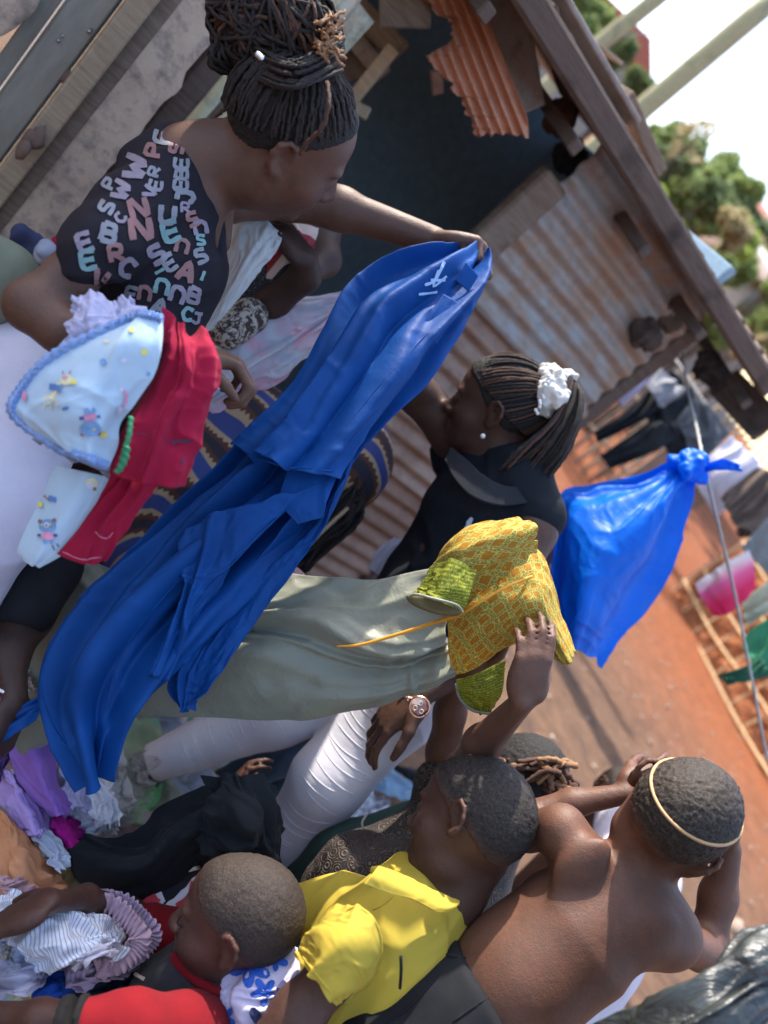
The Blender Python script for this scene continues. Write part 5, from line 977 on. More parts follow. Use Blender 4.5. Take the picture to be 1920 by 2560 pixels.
sheet('peplum', [[(720, 1170, 1.24), (855, 1165, 1.25)], [(700, 1250, 1.225), (825, 1235, 1.23)], [(745, 1310, 1.22), (806, 1295, 1.22)]], M_blue, g, (70, 60), .006, 47, 1.6, .8, cr=.001, crf=3, edge=.001)
sheet('lower_flap', [[(800, 1210, 1.215), (600, 1260, 1.20), (470, 1330, 1.19)], [(720, 1290, 1.21), (580, 1390, 1.18), (440, 1420, 1.17)], [(600, 1420, 1.20), (500, 1500, 1.16), (455, 1490, 1.16)], [(470, 1660, 1.18), (400, 1690, 1.14), (380, 1690, 1.14)]], M_blue, g, (110, 80), .024, 49, 3, .6, cr=.004, crf=5, edge=.006)
sheet('dress_tail', [[(125, 1730, 1.22), (90, 1800, 1.20)], [(60, 1760, 1.20), (30, 1840, 1.18)], [(-40, 1800, 1.18), (-60, 1890, 1.18)]], M_blue, g, (40, 30), .012, 53, 3, 1)
sheet('pocket_flap', [[(1110, 735, 1.355), (1150, 760, 1.37)], [(1040, 828, 1.315), (1090, 862, 1.33)]], M_blue, g, (30, 30), .002, 55, 2, 1); sheet('pocket_flap', [[(1165, 655, 1.375), (1195, 690, 1.39)], [(1140, 700, 1.37), (1170, 730, 1.385)]], M_blue, g, (20, 20), .002, 55, 2, 1)
M_bluel = solid('faded_blue', (.35, .52, .8), .8)
st = [strip_poly([(1110, 655), (1085, 700), (1060, 712)], 7), strip_poly([(1075, 700), (1112, 700)], 7), strip_poly([(1095, 675), (1082, 715), (1115, 690)], 6), strip_poly([(1045, 735), (1092, 730)], 6)]
tgt = [c for c in g.children if c.name.startswith('bodice')][0]; bpy.context.view_layer.update(); o_ = decal('crease_print', st, tgt, M_bluel, tgt, .002)
if o_: o_['kind'] = 'stuff'
tg_ = [c for c in g.children if c.name.startswith('skirt')][0]
for nm, pts in (('seam_tab', [(180, 1478), (205, 1510), (218, 1555)]), ('seam_tab', [(372, 1328), (376, 1345)])):
    o_ = decal(nm, [strip_poly(pts, 15)], tg_, M_blue, tg_, .004)
pk = [(1158, 735), (1090, 810), (1010, 895), (930, 985), (850, 1090)]
ridge('seam', [pk], tgt, .0014, M_blue, tgt); ridge('seam', [[(600, 1120), (680, 1165), (760, 1170), (850, 1180)]], tgt, .002, M_blue, tgt)
ridge('seam', [[(700, 1210), (560, 1340), (420, 1480), (300, 1640), (250, 1830)]], tg_, .0014, M_blue, tg_); ridge('hem', [[(112, 1640), (104, 1730), (140, 1830), (200, 1900)]], tg_, .0018, M_blue, tg_)
settle(g)
# grey green dress with yellow printed top
b = NB('olive_grey_cloth'); o_ = b.obj(); n1 = b.noise(o_, 8, 5, .6); col = b.mix(b.ramp(n1, .3, .7), (.24, .245, .18), (.18, .19, .145)); M_oliv = b.fin(col, .42, b.math('ADD', b.noise(o_, 20, 6, .6, dist=1.), b.math('MULTIPLY', b.noise(o_, 700, 2), .06)), .5, .008, spec=.4, sheen=.3, trans=.12)
b = NB('yellow_ankara'); uv = b.uv(); sx, sy, _ = b.sep(uv); nz = b.noise(uv, 3, 2); u1 = b.math('ADD', b.math('ADD', sx, sy), b.math('MULTIPLY', nz, .25)); v1 = b.math('SUBTRACT', sx, b.math('SUBTRACT', sy, b.math('MULTIPLY', nz, .2)))
a_ = b.math('ABSOLUTE', b.math('SUBTRACT', b.math('FRACT', b.math('MULTIPLY', u1, 1.)), .5)); c_ = b.math('ABSOLUTE', b.math('SUBTRACT', b.math('FRACT', b.math('MULTIPLY', v1, 1.)), .5)); mx_ = b.math('MAXIMUM', a_, c_)
vo = b.n('TexVoronoi', i_Vector=uv, i_Scale=7., feature='DISTANCE_TO_EDGE').outputs[0]; tile = b.math('LESS_THAN', vo, .07)
vo2 = b.n('TexVoronoi', i_Vector=uv, i_Scale=11.).outputs['Distance']
col = b.mix(tile, b.mix(b.noise(uv, 4, 2), (.20, .19, .05), (.32, .26, .06)), (.62, .50, .10)); inn = b.math('LESS_THAN', mx_, .30); col = b.mix(inn, col, b.mix(b.math('LESS_THAN', vo2, .3), (.42, .20, .02), (.52, .34, .04)))
rg = b.math('MULTIPLY', b.math('GREATER_THAN', mx_, .30), b.math('LESS_THAN', mx_, .345)); col = b.mix(rg, col, (.62, .48, .12)); rg2 = b.math('MULTIPLY', b.math('GREATER_THAN', mx_, .20), b.math('LESS_THAN', mx_, .225)); col = b.mix(rg2, col, (.40, .16, .02))
M_ank = b.fin(col, .75, b.noise(b.obj(), 30, 5, .6, dist=.6), .3, .005, trans=.25, spec=.25)
b = NB('green_ankara_border'); uv = b.uv(); sx, sy, _ = b.sep(uv); wv = b.n('TexWave', i_Vector=uv, i_Scale=3., i_Distortion=2., bands_direction='Y').outputs['Fac']; vo = b.n('TexVoronoi', i_Vector=uv, i_Scale=8., feature='DISTANCE_TO_EDGE').outputs[0]
col = b.mix(b.math('GREATER_THAN', wv, .6), (.18, .20, .015), (.36, .36, .03)); col = b.mix(b.math('LESS_THAN', vo, .06), col, (.10, .13, .02)); M_bord = b.fin(col, .75, trans=.25)
g = garment('printed_dress', 'dress with yellow orange printed top and grey green skirt held up by two hands', 'dress')
skt = sheet('skirt', [[(1075, 1418, 1.33), (1112, 1550, 1.29), (1140, 1692, 1.32)], [(925, 1440, 1.35), (960, 1590, 1.29), (1005, 1748, 1.33)], [(760, 1434, 1.37), (790, 1600, 1.30), (810, 1780, 1.34)], [(610, 1440, 1.38), (620, 1610, 1.31), (640, 1778, 1.35)], [(470, 1460, 1.39), (450, 1620, 1.33), (470, 1775, 1.36)], [(300, 1430, 1.39), (300, 1640, 1.35), (300, 1790, 1.36)], [(120, 1380, 1.39), (160, 1640, 1.37), (170, 1850, 1.37)], [(0, 1390, 1.40), (10, 1700, 1.38), (50, 1893, 1.38)]], M_oliv, g, (260, 130), .034, 61, 3.4, .9, cr=.009, crf=3, warp=1.0, edge=.006)
blob('skirt_hem', chain([(120, 1800, 1.33, 46), (75, 1860, 1.33, 34)], .03), M_oliv, g, h=.006, noise=[(30, .006, 2)])
top = sheet('bodice', [[(1395, 1640, 1.22), (1425, 1655, 1.20), (1432, 1630, 1.22)], [(1330, 1600, 1.24), (1372, 1560, 1.21), (1400, 1540, 1.24)], [(1260, 1620, 1.25), (1330, 1500, 1.20), (1372, 1440, 1.25)], [(1190, 1670, 1.28), (1280, 1500, 1.21), (1342, 1375, 1.26)], [(1135, 1690, 1.31), (1200, 1510, 1.23), (1270, 1340, 1.28)], [(1128, 1690, 1.32), (1115, 1560, 1.27), (1090, 1415, 1.31)]], M_ank, g, (150, 140), .010, 66, 3.0, 1.0, cr=.0022, crf=4, uvs=(7.5, 7.5), edge=.006)
sheet('shoulder', [[(1342, 1375, 1.22), (1335, 1320, 1.20), (1300, 1300, 1.24)], [(1290, 1420, 1.21), (1260, 1340, 1.18), (1230, 1300, 1.24)], [(1200, 1470, 1.23), (1150, 1390, 1.19), (1125, 1350, 1.26)], [(1120, 1500, 1.25), (1080, 1450, 1.22), (1072, 1425, 1.27)]], M_ank, g, (100, 90), .010, 68, 3, 1.0, cr=.0022, crf=4, uvs=(5.4, 5), edge=.006)
sv = sheet('sleeve', [[(1190, 1425, 1.185), (1130, 1400, 1.18), (1080, 1420, 1.22)], [(1175, 1480, 1.17), (1100, 1470, 1.16), (1055, 1470, 1.21)], [(1160, 1530, 1.17), (1085, 1500, 1.15), (1025, 1490, 1.20)]], M_bord, g, (50, 60), .006, 70, 3, 1, uvs=(3, 1.4), cr=.003)
blob('sleeve_opening', [ell(P(1085, 1512, 1.175), (.045, .013, .014), [V(.96, .28), V(-.28, .96), V(0, 0, 1)]), ell(P(1085, 1516, 1.15), (.040, .009, .018), [V(.96, .28), V(-.28, .96), V(0, 0, 1)], .004, '-')], cloth('sleeve_lining', (.16, .13, .06)), sv, h=.0025)
tube('sleeve_hem', [P(1023, 1492, 1.165), P(1040, 1486, 1.155), P(1090, 1498, 1.145), P(1140, 1512, 1.15), P(1156, 1530, 1.16)], .0022, M_oliv, sv, 30)
s2v = sheet('sleeve', [[(1140, 1700, 1.30), (1200, 1680, 1.27), (1265, 1650, 1.27)], [(1145, 1730, 1.30), (1210, 1740, 1.27), (1255, 1720, 1.27)], [(1165, 1755, 1.31), (1200, 1785, 1.29), (1225, 1782, 1.29)]], M_bord, g, (50, 50), .006, 72, 3, 1, uvs=(3, 2), cr=.003)
tube('sleeve_hem', [P(1140, 1710, 1.30), P(1150, 1745, 1.30), P(1180, 1775, 1.29), P(1225, 1785, 1.28)], .0025, M_oliv, s2v, 30)
M_or = solid('orange_piping', (.75, .33, .03), .6)
tube('piping', [P(842, 1616, 1.275), P(900, 1612, 1.265), P(980, 1590, 1.255), P(1060, 1565, 1.24), P(1150, 1535, 1.20), P(1200, 1505, 1.185), P(1260, 1470, 1.18), P(1330, 1440, 1.20)], [.0014, .0026, .003, .003, .003, .0026, .0026, .002], M_or, g, 60); settle(g)
# baby blanket with blue trim
b = NB('pale_blue_jersey'); o_ = b.obj(); col = b.mix(b.noise(o_, 10, 4), (.50, .64, .76), (.42, .57, .70)); M_pb = b.fin(col, .85, b.math('ADD', b.noise(o_, 26, 4, .6), b.math('MULTIPLY', b.noise(o_, 700, 2), .1)), .25, .004, trans=.12, sheen=.2)
M_trim = cloth('blue_lace_trim', (.19, .33, .68), (.30, .45, .78), trans=.1, wr=250, wrs=1.0); M_taup = cloth('taupe_lace', (.36, .32, .38), (.28, .25, .30), wr=120, wrs=.8)
g = garment('baby_blanket', 'pale blue baby blanket with animal prints and scalloped blue trim over the forearm', 'blanket')
bl = sheet('blanket', [[(330, 803, .93), (365, 800, .925), (403, 810, .93)], [(238, 848, .92), (310, 855, .90), (396, 870, .92)], [(153, 895, .92), (250, 920, .895), (384, 930, .92)], [(85, 950, .92), (200, 985, .89), (340, 1000, .92)], [(46, 1000, .92), (180, 1040, .89), (302, 1060, .92)], [(52, 1048, .925), (180, 1090, .90), (297, 1115, .92)], [(150, 1120, .925), (215, 1145, .905), (278, 1168, .92)]], M_pb, g, (130, 100), .012, 81, 2.2, .8, cr=.0035, crf=3, edge=.0)
me = bl.data; n1_, n0_ = 100, 130; co = np.array([v.co for v in me.vertices]).reshape(130, 100, 3); rim = np.concatenate([co[0, ::-1][::6], co[::4, 0], co[-1, ::6]]); k = len(rim)
rim = crm(rim[::2], 160)-FW*.002; tt = np.arange(160)
tubes('trim', [rim], [.0060+.0012*np.sin(tt*1.9)], M_trim, bl, 8)
tubes('trim_scallops', [rim+CX*.0+(-FW*.0055)+.0016*(np.sin(tt*2.4)[:, None]*CX+np.cos(tt*2.4)[:, None]*CY)], [.0014], cloth('trim_light', (.45, .58, .88)), bl, 5)
PC = {k_: solid('print_'+k_, v_, .85) for k_, v_ in dict(cream=(.72, .70, .45), blue=(.10, .22, .50), mid=(.20, .36, .62), pink=(.72, .30, .45), yellow=(.75, .66, .16), navy=(.08, .10, .26), rose=(.62, .16, .2), pale=(.75, .72, .70)).items()}
def prt(L, tgt, par):
    i = 0
    for c, poly in L:
        o_ = decal('print', [poly], tgt, PC[c], par, .0012+.0004*i); i = (i+1) % 6
def bearp(x, y, s=1, r=0., c=('mid', 'pink')):
    cs_, sn = cos(r), sin(r); T = lambda a, q: (x+(a*cs_-q*sn)*s, y+(a*sn+q*cs_)*s)
    return [(c[0], disc_poly(T(0, 0), 24*s, 14, 19*s, r)), ('rose', disc_poly(T(-19, 15), 6*s)), ('rose', disc_poly(T(19, 12), 6*s)), (c[1], disc_poly(T(-2, -28), 16*s, 10, 11*s, r)), ('navy', strip_poly([T(-16, -26), T(-26, -24)], 8*s)), ('navy', strip_poly([T(14, -28), T(24, -27)], 8*s)), (c[0], disc_poly(T(-9, -42), 6*s, 8, 8*s)), (c[0], disc_poly(T(7, -43), 6*s, 8, 8*s)), ('pale', disc_poly(T(0, 2), 8*s)), ('navy', disc_poly(T(0, 1), 3*s)), ('yellow', disc_poly(T(-11, 2), 3.2*s)), ('yellow', disc_poly(T(11, 2), 3.2*s))]
bpy.context.view_layer.update()
prt([('cream', strip_poly([(112, 1003), (126, 998), (140, 992)], 20)), ('cream', strip_poly([(132, 1000), (144, 972), (152, 958)], 12)), ('cream', disc_poly((170, 952), 17, 12, 13)), ('yellow', disc_poly((187, 957), 8, 10, 6)), ('pink', disc_poly((166, 946), 8, 10, 4)), ('blue', strip_poly([(128, 968), (142, 970), (158, 974)], 15)), ('cream', strip_poly([(112, 1008), (112, 1022)], 4)), ('cream', strip_poly([(130, 1006), (130, 1022)], 4)), ('cream', strip_poly([(142, 998), (148, 1013)], 4)), ('rose', strip_poly([(161, 938), (160, 930)], 3)), ('rose', strip_poly([(176, 938), (180, 930)], 3)), ('pink', disc_poly((66, 992), 6, 10, 13)),
     ('blue', disc_poly((165, 1021), 9, 10, 5, -.3)), ('mid', disc_poly((259, 906), 9)), ('yellow', disc_poly((329, 827), 7)), ('yellow', disc_poly((360, 880), 8)), ('mid', disc_poly((371, 935), 6)), ('pale', disc_poly((309, 900), 9, 10, 6)), ('cream', disc_poly((268, 855), 7, 8, 5)), ('yellow', disc_poly((258, 1086), 8, 10, 9)),
     ('pink', strip_poly([(303, 970), (314, 985), (312, 1005), (302, 1020)], 7)), ('pale', disc_poly((304, 972), 6)), ('pale', disc_poly((297, 1024), 8, 8, 10))]+bearp(226, 1070), bl, bl)
settle(g)
g = garment('lavender_shirt', 'thin lavender white shirt bunched between the elbow and the baby blanket', 'shirt')
sheet('fabric', [[(183, 742, .955), (250, 738, .95), (322, 745, .96)], [(172, 790, .945), (250, 775, .93), (345, 775, .95)], [(166, 840, .94), (240, 820, .92), (370, 795, .945)], [(162, 890, .94), (230, 862, .925), (380, 812, .94)]], cloth('lavender_voile', (.58, .58, .76), (.50, .50, .70), trans=.3), g, (70, 90), .012, 84, 6, .8, cr=.004, crf=5, edge=.006)
settle(g)
M_crim = cloth('crimson_jersey', (.33, .008, .040), (.27, .006, .032), trans=.12, wr=30)
g = garment('crimson_garment', 'crimson garment with green drawstring hanging right of the baby blanket', 'garment')
c_r = sheet('fabric', [[(420, 775, .965), (440, 800, .95), (485, 828, .96), (500, 830, .97)], [(402, 840, .955), (440, 850, .925), (495, 860, .93), (528, 870, .96)], [(400, 900, .95), (445, 915, .915), (500, 930, .92), (536, 925, .955)], [(370, 970, .95), (420, 985, .915), (480, 1000, .92), (525, 990, .955)], [(335, 1040, .95), (390, 1060, .91), (450, 1070, .92), (500, 1060, .95)], [(300, 1120, .95), (370, 1130, .91), (430, 1140, .92), (480, 1130, .95)], [(285, 1185, .95), (345, 1205, .915), (400, 1215, .92), (448, 1210, .95)]], M_crim, g, (130, 100), .020, 87, 3.2, .4, cr=.005, crf=3.5, warp=.35)
c_l = sheet('lower_fabric', [[(290, 1170, .97), (340, 1190, .955), (400, 1200, .97)], [(262, 1230, .97), (320, 1240, .95), (368, 1235, .97)], [(210, 1310, .97), (260, 1320, .95), (325, 1300, .97)], [(152, 1388, .975), (205, 1408, .955), (258, 1400, .97)]], M_crim, g, (90, 70), .013, 88, 4.5, .4)
M_gr = solid('green_cord', (.02, .20, .09), .6); tube('drawstring', [P(328, 1042, .895), P(322, 1090, .89), P(308, 1140, .89), P(300, 1178, .895)], .0030, M_gr, g, 24, 8, .3, 120); tube('drawstring', [P(318, 1115, .885), P(312, 1150, .885), P(292, 1182, .885)], .0035, M_gr, g, 20, 8, .3, 120)
M_nv = solid('navy_tape', (.03, .03, .07), .8); M_seam = solid('seam_thread', (.7, .25, .35), .8)
decal('tape', [strip_poly([(428, 1107), (474, 1101)], 7)], c_r, M_nv, c_r, .002); decal('tape', [strip_poly([(296, 1078), (324, 1070)], 5)], c_r, M_nv, c_r, .002); decal('stitching', [strip_poly([(455, 1147), (450, 1154), (458, 1158)], 3)], c_r, M_nv, c_r, .002); decal('seam', [strip_poly([(320, 1078), (380, 1092), (425, 1102)], 1.6)], c_r, M_nv, c_r, .0018)
decal('seam', [strip_poly([(160, 1380), (205, 1398), (250, 1392)], 1.8)], c_l, M_seam, c_l, .002); decal('seam', [strip_poly([(240, 1330), (262, 1345), (285, 1330)], 1.8)], c_l, M_seam, c_l, .002); settle(g)
g = garment('baby_trousers', 'pale blue baby trousers with a bear print hanging lowest below the blanket', 'trousers')
bt = sheet('fabric', [[(140, 1165, .985), (215, 1180, .97), (285, 1195, .985)], [(105, 1240, .985), (180, 1255, .965), (262, 1250, .985)], [(70, 1310, .985), (140, 1325, .965), (225, 1310, .985)], [(42, 1375, .985), (100, 1385, .965), (170, 1372, .985)], [(52, 1398, .985), (80, 1412, .97), (100, 1415, .98)]], M_pb, g, (90, 70), .007, 90, 2.4, .6)
prt(bearp(120, 1315, .9, pi)+[('cream', disc_poly((230, 1210), 16)), ('pale', disc_poly((226, 1215), 9)), ('rose', disc_poly((236, 1222), 5)), ('blue', strip_poly([(125, 1245), (142, 1250)], 12)), ('yellow', disc_poly((105, 1262), 7)), ('rose', strip_poly([(115, 1240), (128, 1252)], 4)), ('navy', strip_poly([(130, 1362), (136, 1374)], 3)), ('navy', strip_poly([(142, 1358), (146, 1366)], 3))], bt, bt)
sheet('lace_band', [[(60, 1060, .975), (170, 1115, .965), (285, 1160, .975)], [(95, 1105, .975), (180, 1150, .965), (300, 1198, .975)]], M_taup, g, (30, 90), .005, 92, 8, .5, edge=.006); settle(g)
# white cloth, tie dye cloth behind
g = garment('white_cloth', 'white crinkled cloth held out behind the lettered shirt', 'cloth')
sheet('fabric', [[(555, 500, 1.46), (640, 530, 1.44), (705, 590, 1.45)], [(560, 600, 1.45), (620, 620, 1.42), (690, 630, 1.44)], [(540, 700, 1.44), (590, 700, 1.41), (640, 690, 1.43)], [(505, 790, 1.44), (530, 800, 1.42), (575, 770, 1.43)], [(485, 835, 1.44), (500, 840, 1.43), (510, 830, 1.44)]], cloth('white_crinkle', (.74, .75, .74), (.66, .68, .70), trans=.3), g, (90, 70), .008, 101, 4, 1.4, cr=.004, crf=6); settle(g)
b = NB('tie_dye'); o_ = b.obj(); n1 = b.noise(o_, 7, 3, .5, dist=1.5); n2 = b.noise(o_, 11, 3, .5, dist=1.); col = b.mix(b.ramp(n1, .38, .6), (.72, .76, .84), (.78, .50, .62)); col = b.mix(b.ramp(n2, .52, .7), col, (.56, .60, .74)); M_td = b.fin(col, .85, b.noise(o_, 40, 5), .3, .004, trans=.25)
g = garment('tie_dye_cloth', 'pink and pale blue tie dyed cloth behind the blue dress', 'cloth')
sheet('fabric', [[(870, 722, 1.6), (872, 760, 1.58), (850, 800, 1.6)], [(720, 745, 1.58), (760, 830, 1.53), (770, 880, 1.57)], [(600, 800, 1.56), (640, 880, 1.51), (690, 960, 1.55)], [(520, 870, 1.55), (560, 940, 1.51), (590, 1000, 1.54)], [(470, 960, 1.54), (490, 1000, 1.52), (520, 1040, 1.54)]], M_td, g, (140, 100), .022, 103, 4.5, 1., cr=.006, crf=5, warp=.7, edge=.01); settle(g)
# blue plastic bag hung on the line
b = NB('blue_plastic'); o_ = b.obj(); col = b.mix(b.ramp(b.noise(o_, 5, 4), .3, .7), (.0, .20, .78), (.0, .15, .65)); M_bp = b.fin(col, .42, b.noise(b.sc(o_, (1, 1, 1)), 16, 6, .6, dist=1.2), .4, .01, spec=.35, trans=.4, tcol=(0, .26, .9))
g = garment('plastic_bag', 'bright blue plastic bag knotted at the top and hanging on the line', 'bag')
sheet('bag_side', [[(1692, 1140, 2.1), (1712, 1165, 2.06), (1738, 1200, 2.1)], [(1600, 1180, 2.08), (1665, 1240, 2.0), (1716, 1290, 2.1)], [(1480, 1210, 2.08), (1580, 1330, 1.95), (1680, 1420, 2.1)], [(1395, 1240, 2.08), (1500, 1420, 1.93), (1610, 1530, 2.1)], [(1370, 1420, 2.06), (1460, 1540, 1.93), (1545, 1600, 2.08)], [(1345, 1580, 2.05), (1430, 1620, 1.98), (1510, 1664, 2.05)]], M_bp, g, (200, 130), .036, 111, 3.4, .35, cr=.005, crf=5, warp=.3, edge=.012)
sheet('bag_back', [[(1692, 1140, 2.14), (1738, 1200, 2.14)], [(1600, 1185, 2.2), (1716, 1290, 2.2)], [(1480, 1212, 2.24), (1680, 1420, 2.24)], [(1400, 1240, 2.24), (1612, 1530, 2.24)], [(1375, 1420, 2.2), (1540, 1600, 2.2)], [(1350, 1580, 2.1), (1510, 1660, 2.1)]], M_bp, g, (80, 60), .03, 113, 3, .4)
blob('knot', [ell(P(1722, 1155, 2.06), (.05, .035, .035), [V(.7, -.7), V(.7, .7), V(0, 0, 1)]), cpx((1700, 1150, 2.05, 26), (1745, 1190, 2.05, 22)), cpx((1715, 1175, 2.02, 22), (1750, 1150, 2.03, 22))], M_bp, g, h=.004, noise=[(30, .012, 3), (70, .006, 4)])
sheet('bag_ear', [[(1755, 1160, 2.04), (1765, 1182, 2.04)], [(1805, 1150, 2.0), (1812, 1172, 2.02)], [(1845, 1158, 2.0), (1858, 1178, 2.0)]], M_bp, g, (40, 20), .010, 115, 3, 2); settle(g)
t = thing('washing_line', 'grey cord running over the knotted blue bag towards the lower right', 'washing line')
M_rope = solid('grey_rope', (.38, .38, .37), .9); LP = [(1705, 880, 3.0), (1722, 985, 2.75), (1742, 1070, 2.4), (1762, 1170, 2.08), (1800, 1330, 2.2), (1838, 1490, 2.3), (1872, 1660, 2.35), (1915, 1880, 2.4), (1960, 2050, 2.4)]
tube('cord', [P(*p) for p in LP], .0045, M_rope, t, 80, 8, .15, 60); settle(t)

# ---------------------------------------------------------------- clothes on the far line
t = thing('washing_line', 'thin far cord between shack corner and yellow hut carrying dark clothes', 'washing line')
tube('cord', [P(1690, 900, 4.6), P(1790, 1050, 4.3), P(1900, 1230, 4.2), P(1990, 1400, 4.2)], .006, M_rope, t, 30, 6); settle(t)
def hung(name, label, rows, mat, cat='cloth', amp=.02, s=0, n=(60, 50), nu=3, part='fabric', more=()):
    g = garment(name, label, cat); sheet(part, rows, mat, g, n, amp, s, nu, .8)
    for r, m in more: sheet(part, r, m, g, n, amp, s+3, nu, .8)
    settle(g)
M_dk = cloth('dark_trouser_cloth', (.022, .026, .032)); M_dg = cloth('dark_grey_cloth', (.12, .13, .14)); M_vi = cloth('pale_violet_cloth', (.55, .50, .66)); M_fg = cloth('fresh_green_cloth', (.06, .28, .14))
hung('small_cloth', 'pale violet cloth with green end on the far line', [[(1608, 900, 4.0), (1640, 925, 4.0)], [(1545, 985, 4.0), (1600, 975, 4.0)], [(1538, 985, 4.0), (1556, 1015, 4.0)]], M_vi, 'cloth', .012, 201, more=(([[(1620, 882, 3.99), (1648, 893, 3.99)], [(1592, 925, 3.99), (1610, 938, 3.99)]], M_fg),))
hung('dark_trousers', 'black trousers hanging on the far line with both legs spread', [[(1680, 925, 4.2), (1745, 985, 4.2), (1800, 1060, 4.2)], [(1620, 980, 4.2), (1690, 1050, 4.15), (1760, 1130, 4.2)], [(1600, 1010, 4.2), (1640, 1080, 4.15), (1690, 1165, 4.2)]], M_dk, 'trousers', .03, 203, more=(([[(1660, 945, 4.15), (1700, 985, 4.15)], [(1560, 1030, 4.12), (1590, 1060, 4.12)], [(1482, 1082, 4.12), (1496, 1106, 4.12)]], M_dk), ([[(1640, 1040, 4.15), (1690, 1100, 4.15)], [(1570, 1090, 4.1), (1612, 1140, 4.1)], [(1498, 1140, 4.1), (1528, 1172, 4.1)]], M_dk)))
hung('grey_cloth', 'dark grey cloth pegged beside the black trousers', [[(1745, 985, 4.18), (1825, 1085, 4.18)], [(1690, 1050, 4.15), (1740, 1160, 4.15)]], M_dg, 'cloth', .03, 206)
hung('light_grey_cloth', 'light grey rumpled cloth on the line near the eave end', [[(1655, 920, 4.1), (1712, 975, 4.1)], [(1610, 965, 4.08), (1655, 1020, 4.08)]], cloth('light_grey_cloth', (.36, .36, .38)), 'cloth', .03, 208)
hung('white_sheet', 'bright white sheet hanging behind the knot of the blue bag', [[(1832, 1088, 3.9), (1908, 1165, 3.9)], [(1775, 1140, 3.85), (1850, 1240, 3.85)], [(1728, 1190, 3.85), (1790, 1295, 3.85)]], M_wht, 'sheet', .02, 210)
hung('brown_striped_cloth', 'brown striped cloth at the right edge beside the white sheet', [[(1905, 1165, 3.7), (1990, 1230, 3.7)], [(1830, 1215, 3.7), (1900, 1330, 3.7)], [(1800, 1240, 3.7), (1850, 1345, 3.7)]], cloth('brown_stripe', (.20, .15, .12), (.12, .085, .07)), 'cloth', .04, 212, nu=9)
hung('mid_grey_cloth', 'flat grey cloth right of the pink bucket cloth', [[(1925, 1290, 3.5), (1990, 1400, 3.5)], [(1850, 1370, 3.5), (1935, 1450, 3.5)]], cloth('flat_grey_cloth', (.26, .27, .27)), 'cloth', .015, 214)
b = NB('pink_white_fade'); uv = b.uv(); sx, sy, _ = b.sep(uv); col = b.mix(b.ramp(sy, .12, .5), (.78, .70, .68), b.mix(b.ramp(sy, .5, .8), (.75, .12, .28), (.70, .02, .10))); M_pkw = b.fin(col, .7, trans=.2)
hung('pink_cloth', 'hot pink and white cloth hanging from the grey cord', [[(1738, 1462, 3.0), (1800, 1415, 3.0), (1872, 1375, 3.0)], [(1750, 1490, 2.97), (1820, 1450, 2.95), (1885, 1415, 3.0)], [(1785, 1540, 3.0), (1830, 1530, 2.97), (1890, 1470, 3.0)]], M_pkw, 'cloth', .012, 216)
hung('cream_trousers', 'cream narrow garment hanging below the pink cloth', [[(1930, 1440, 3.1), (1945, 1480, 3.1)], [(1850, 1505, 3.1), (1860, 1545, 3.1)]], cloth('cream_cloth', (.52, .50, .36)), 'trousers', .02, 218, more=(([[(1950, 1480, 3.1), (1960, 1510, 3.1)], [(1855, 1540, 3.08), (1870, 1562, 3.08)]], MATS['cream_cloth']),))
hung('green_trousers', 'dark green trousers hanging at the right edge over the stick lattice', [[(1935, 1540, 3.0), (1990, 1600, 3.0)], [(1875, 1580, 3.0), (1930, 1680, 3.0)], [(1855, 1620, 3.0), (1900, 1690, 3.0)]], M_fg, 'trousers', .035, 220, more=(([[(1900, 1640, 2.98), (1925, 1690, 2.98)], [(1800, 1690, 2.96), (1815, 1712, 2.96)]], cloth('deep_green_cloth', (.03, .12, .07))),))
hung('white_under_cloth', 'small white shirt tail showing below the black polo', [[(985, 1345, 1.78), (1035, 1352, 1.78)], [(945, 1375, 1.77), (1000, 1395, 1.76)], [(920, 1420, 1.77), (955, 1440, 1.77)]], M_wht, 'cloth', .012, 222)
hung('pink_cloth', 'small pale pink cloth peeking above the grey green skirt', [[(735, 1410, 1.62), (760, 1440, 1.62)], [(700, 1425, 1.6), (725, 1450, 1.6)]], cloth('baby_pink', (.72, .45, .50)), 'cloth', .01, 224)
tag(tube('bag_strap', [P(870, 1270, 1.7), P(800, 1335, 1.66), P(715, 1425, 1.66)], .0045, M_woodl, None, 16, 6), 'tan cord running beside the hanging black braids', 'cord')
# ---------------------------------------------------------------- the heap of clothes, lower left
b = NB('mixed_heap'); o_ = b.obj(); vo = b.n('TexVoronoi', i_Vector=o_, i_Scale=7.); hs2 = b.n('HueSaturation', i_Saturation=.45, i_Value=.45, i_Color=vo.outputs['Color']); M_heap = b.fin(hs2.outputs[0], .9, b.noise(o_, 30, 5), .5, .01)
mc = PZ(120, 2120, .1); tag(blob('clothes_heap', [ell((mc[0], mc[1], .05), (.55, .46, .33)), ell((mc[0]-.1, mc[1]+.35, .0), (.5, .4, .22))], M_heap, h=.012, noise=[(9, .05, 3), (22, .03, 4), (50, .012, 6)]), kind='stuff')
def pile(name, label, rows, mat, s, h=.42, amp=.02, n=(80, 80), nu=4, cr=.010, crf=4, cat='garment', edge=.008, dz=None, thick=.002, **k):
    g = garment(name, label, cat); R_ = [[(x, y, h+(dz[i] if dz else 0)+.05*sin(3.1*j/max(1, len(r)-1))) for j, (x, y) in enumerate(r)] for i, r in enumerate(rows)]
    o = sheet('fabric', R_, mat, g, n, amp, s, nu, 1., mode='z', cr=cr, crf=crf, edge=edge, thick=thick, **k); settle(g); return g, o
M_w2 = cloth('white_knit', (.76, .77, .84), (.66, .68, .77), trans=.15, wr=50, wrs=.6)
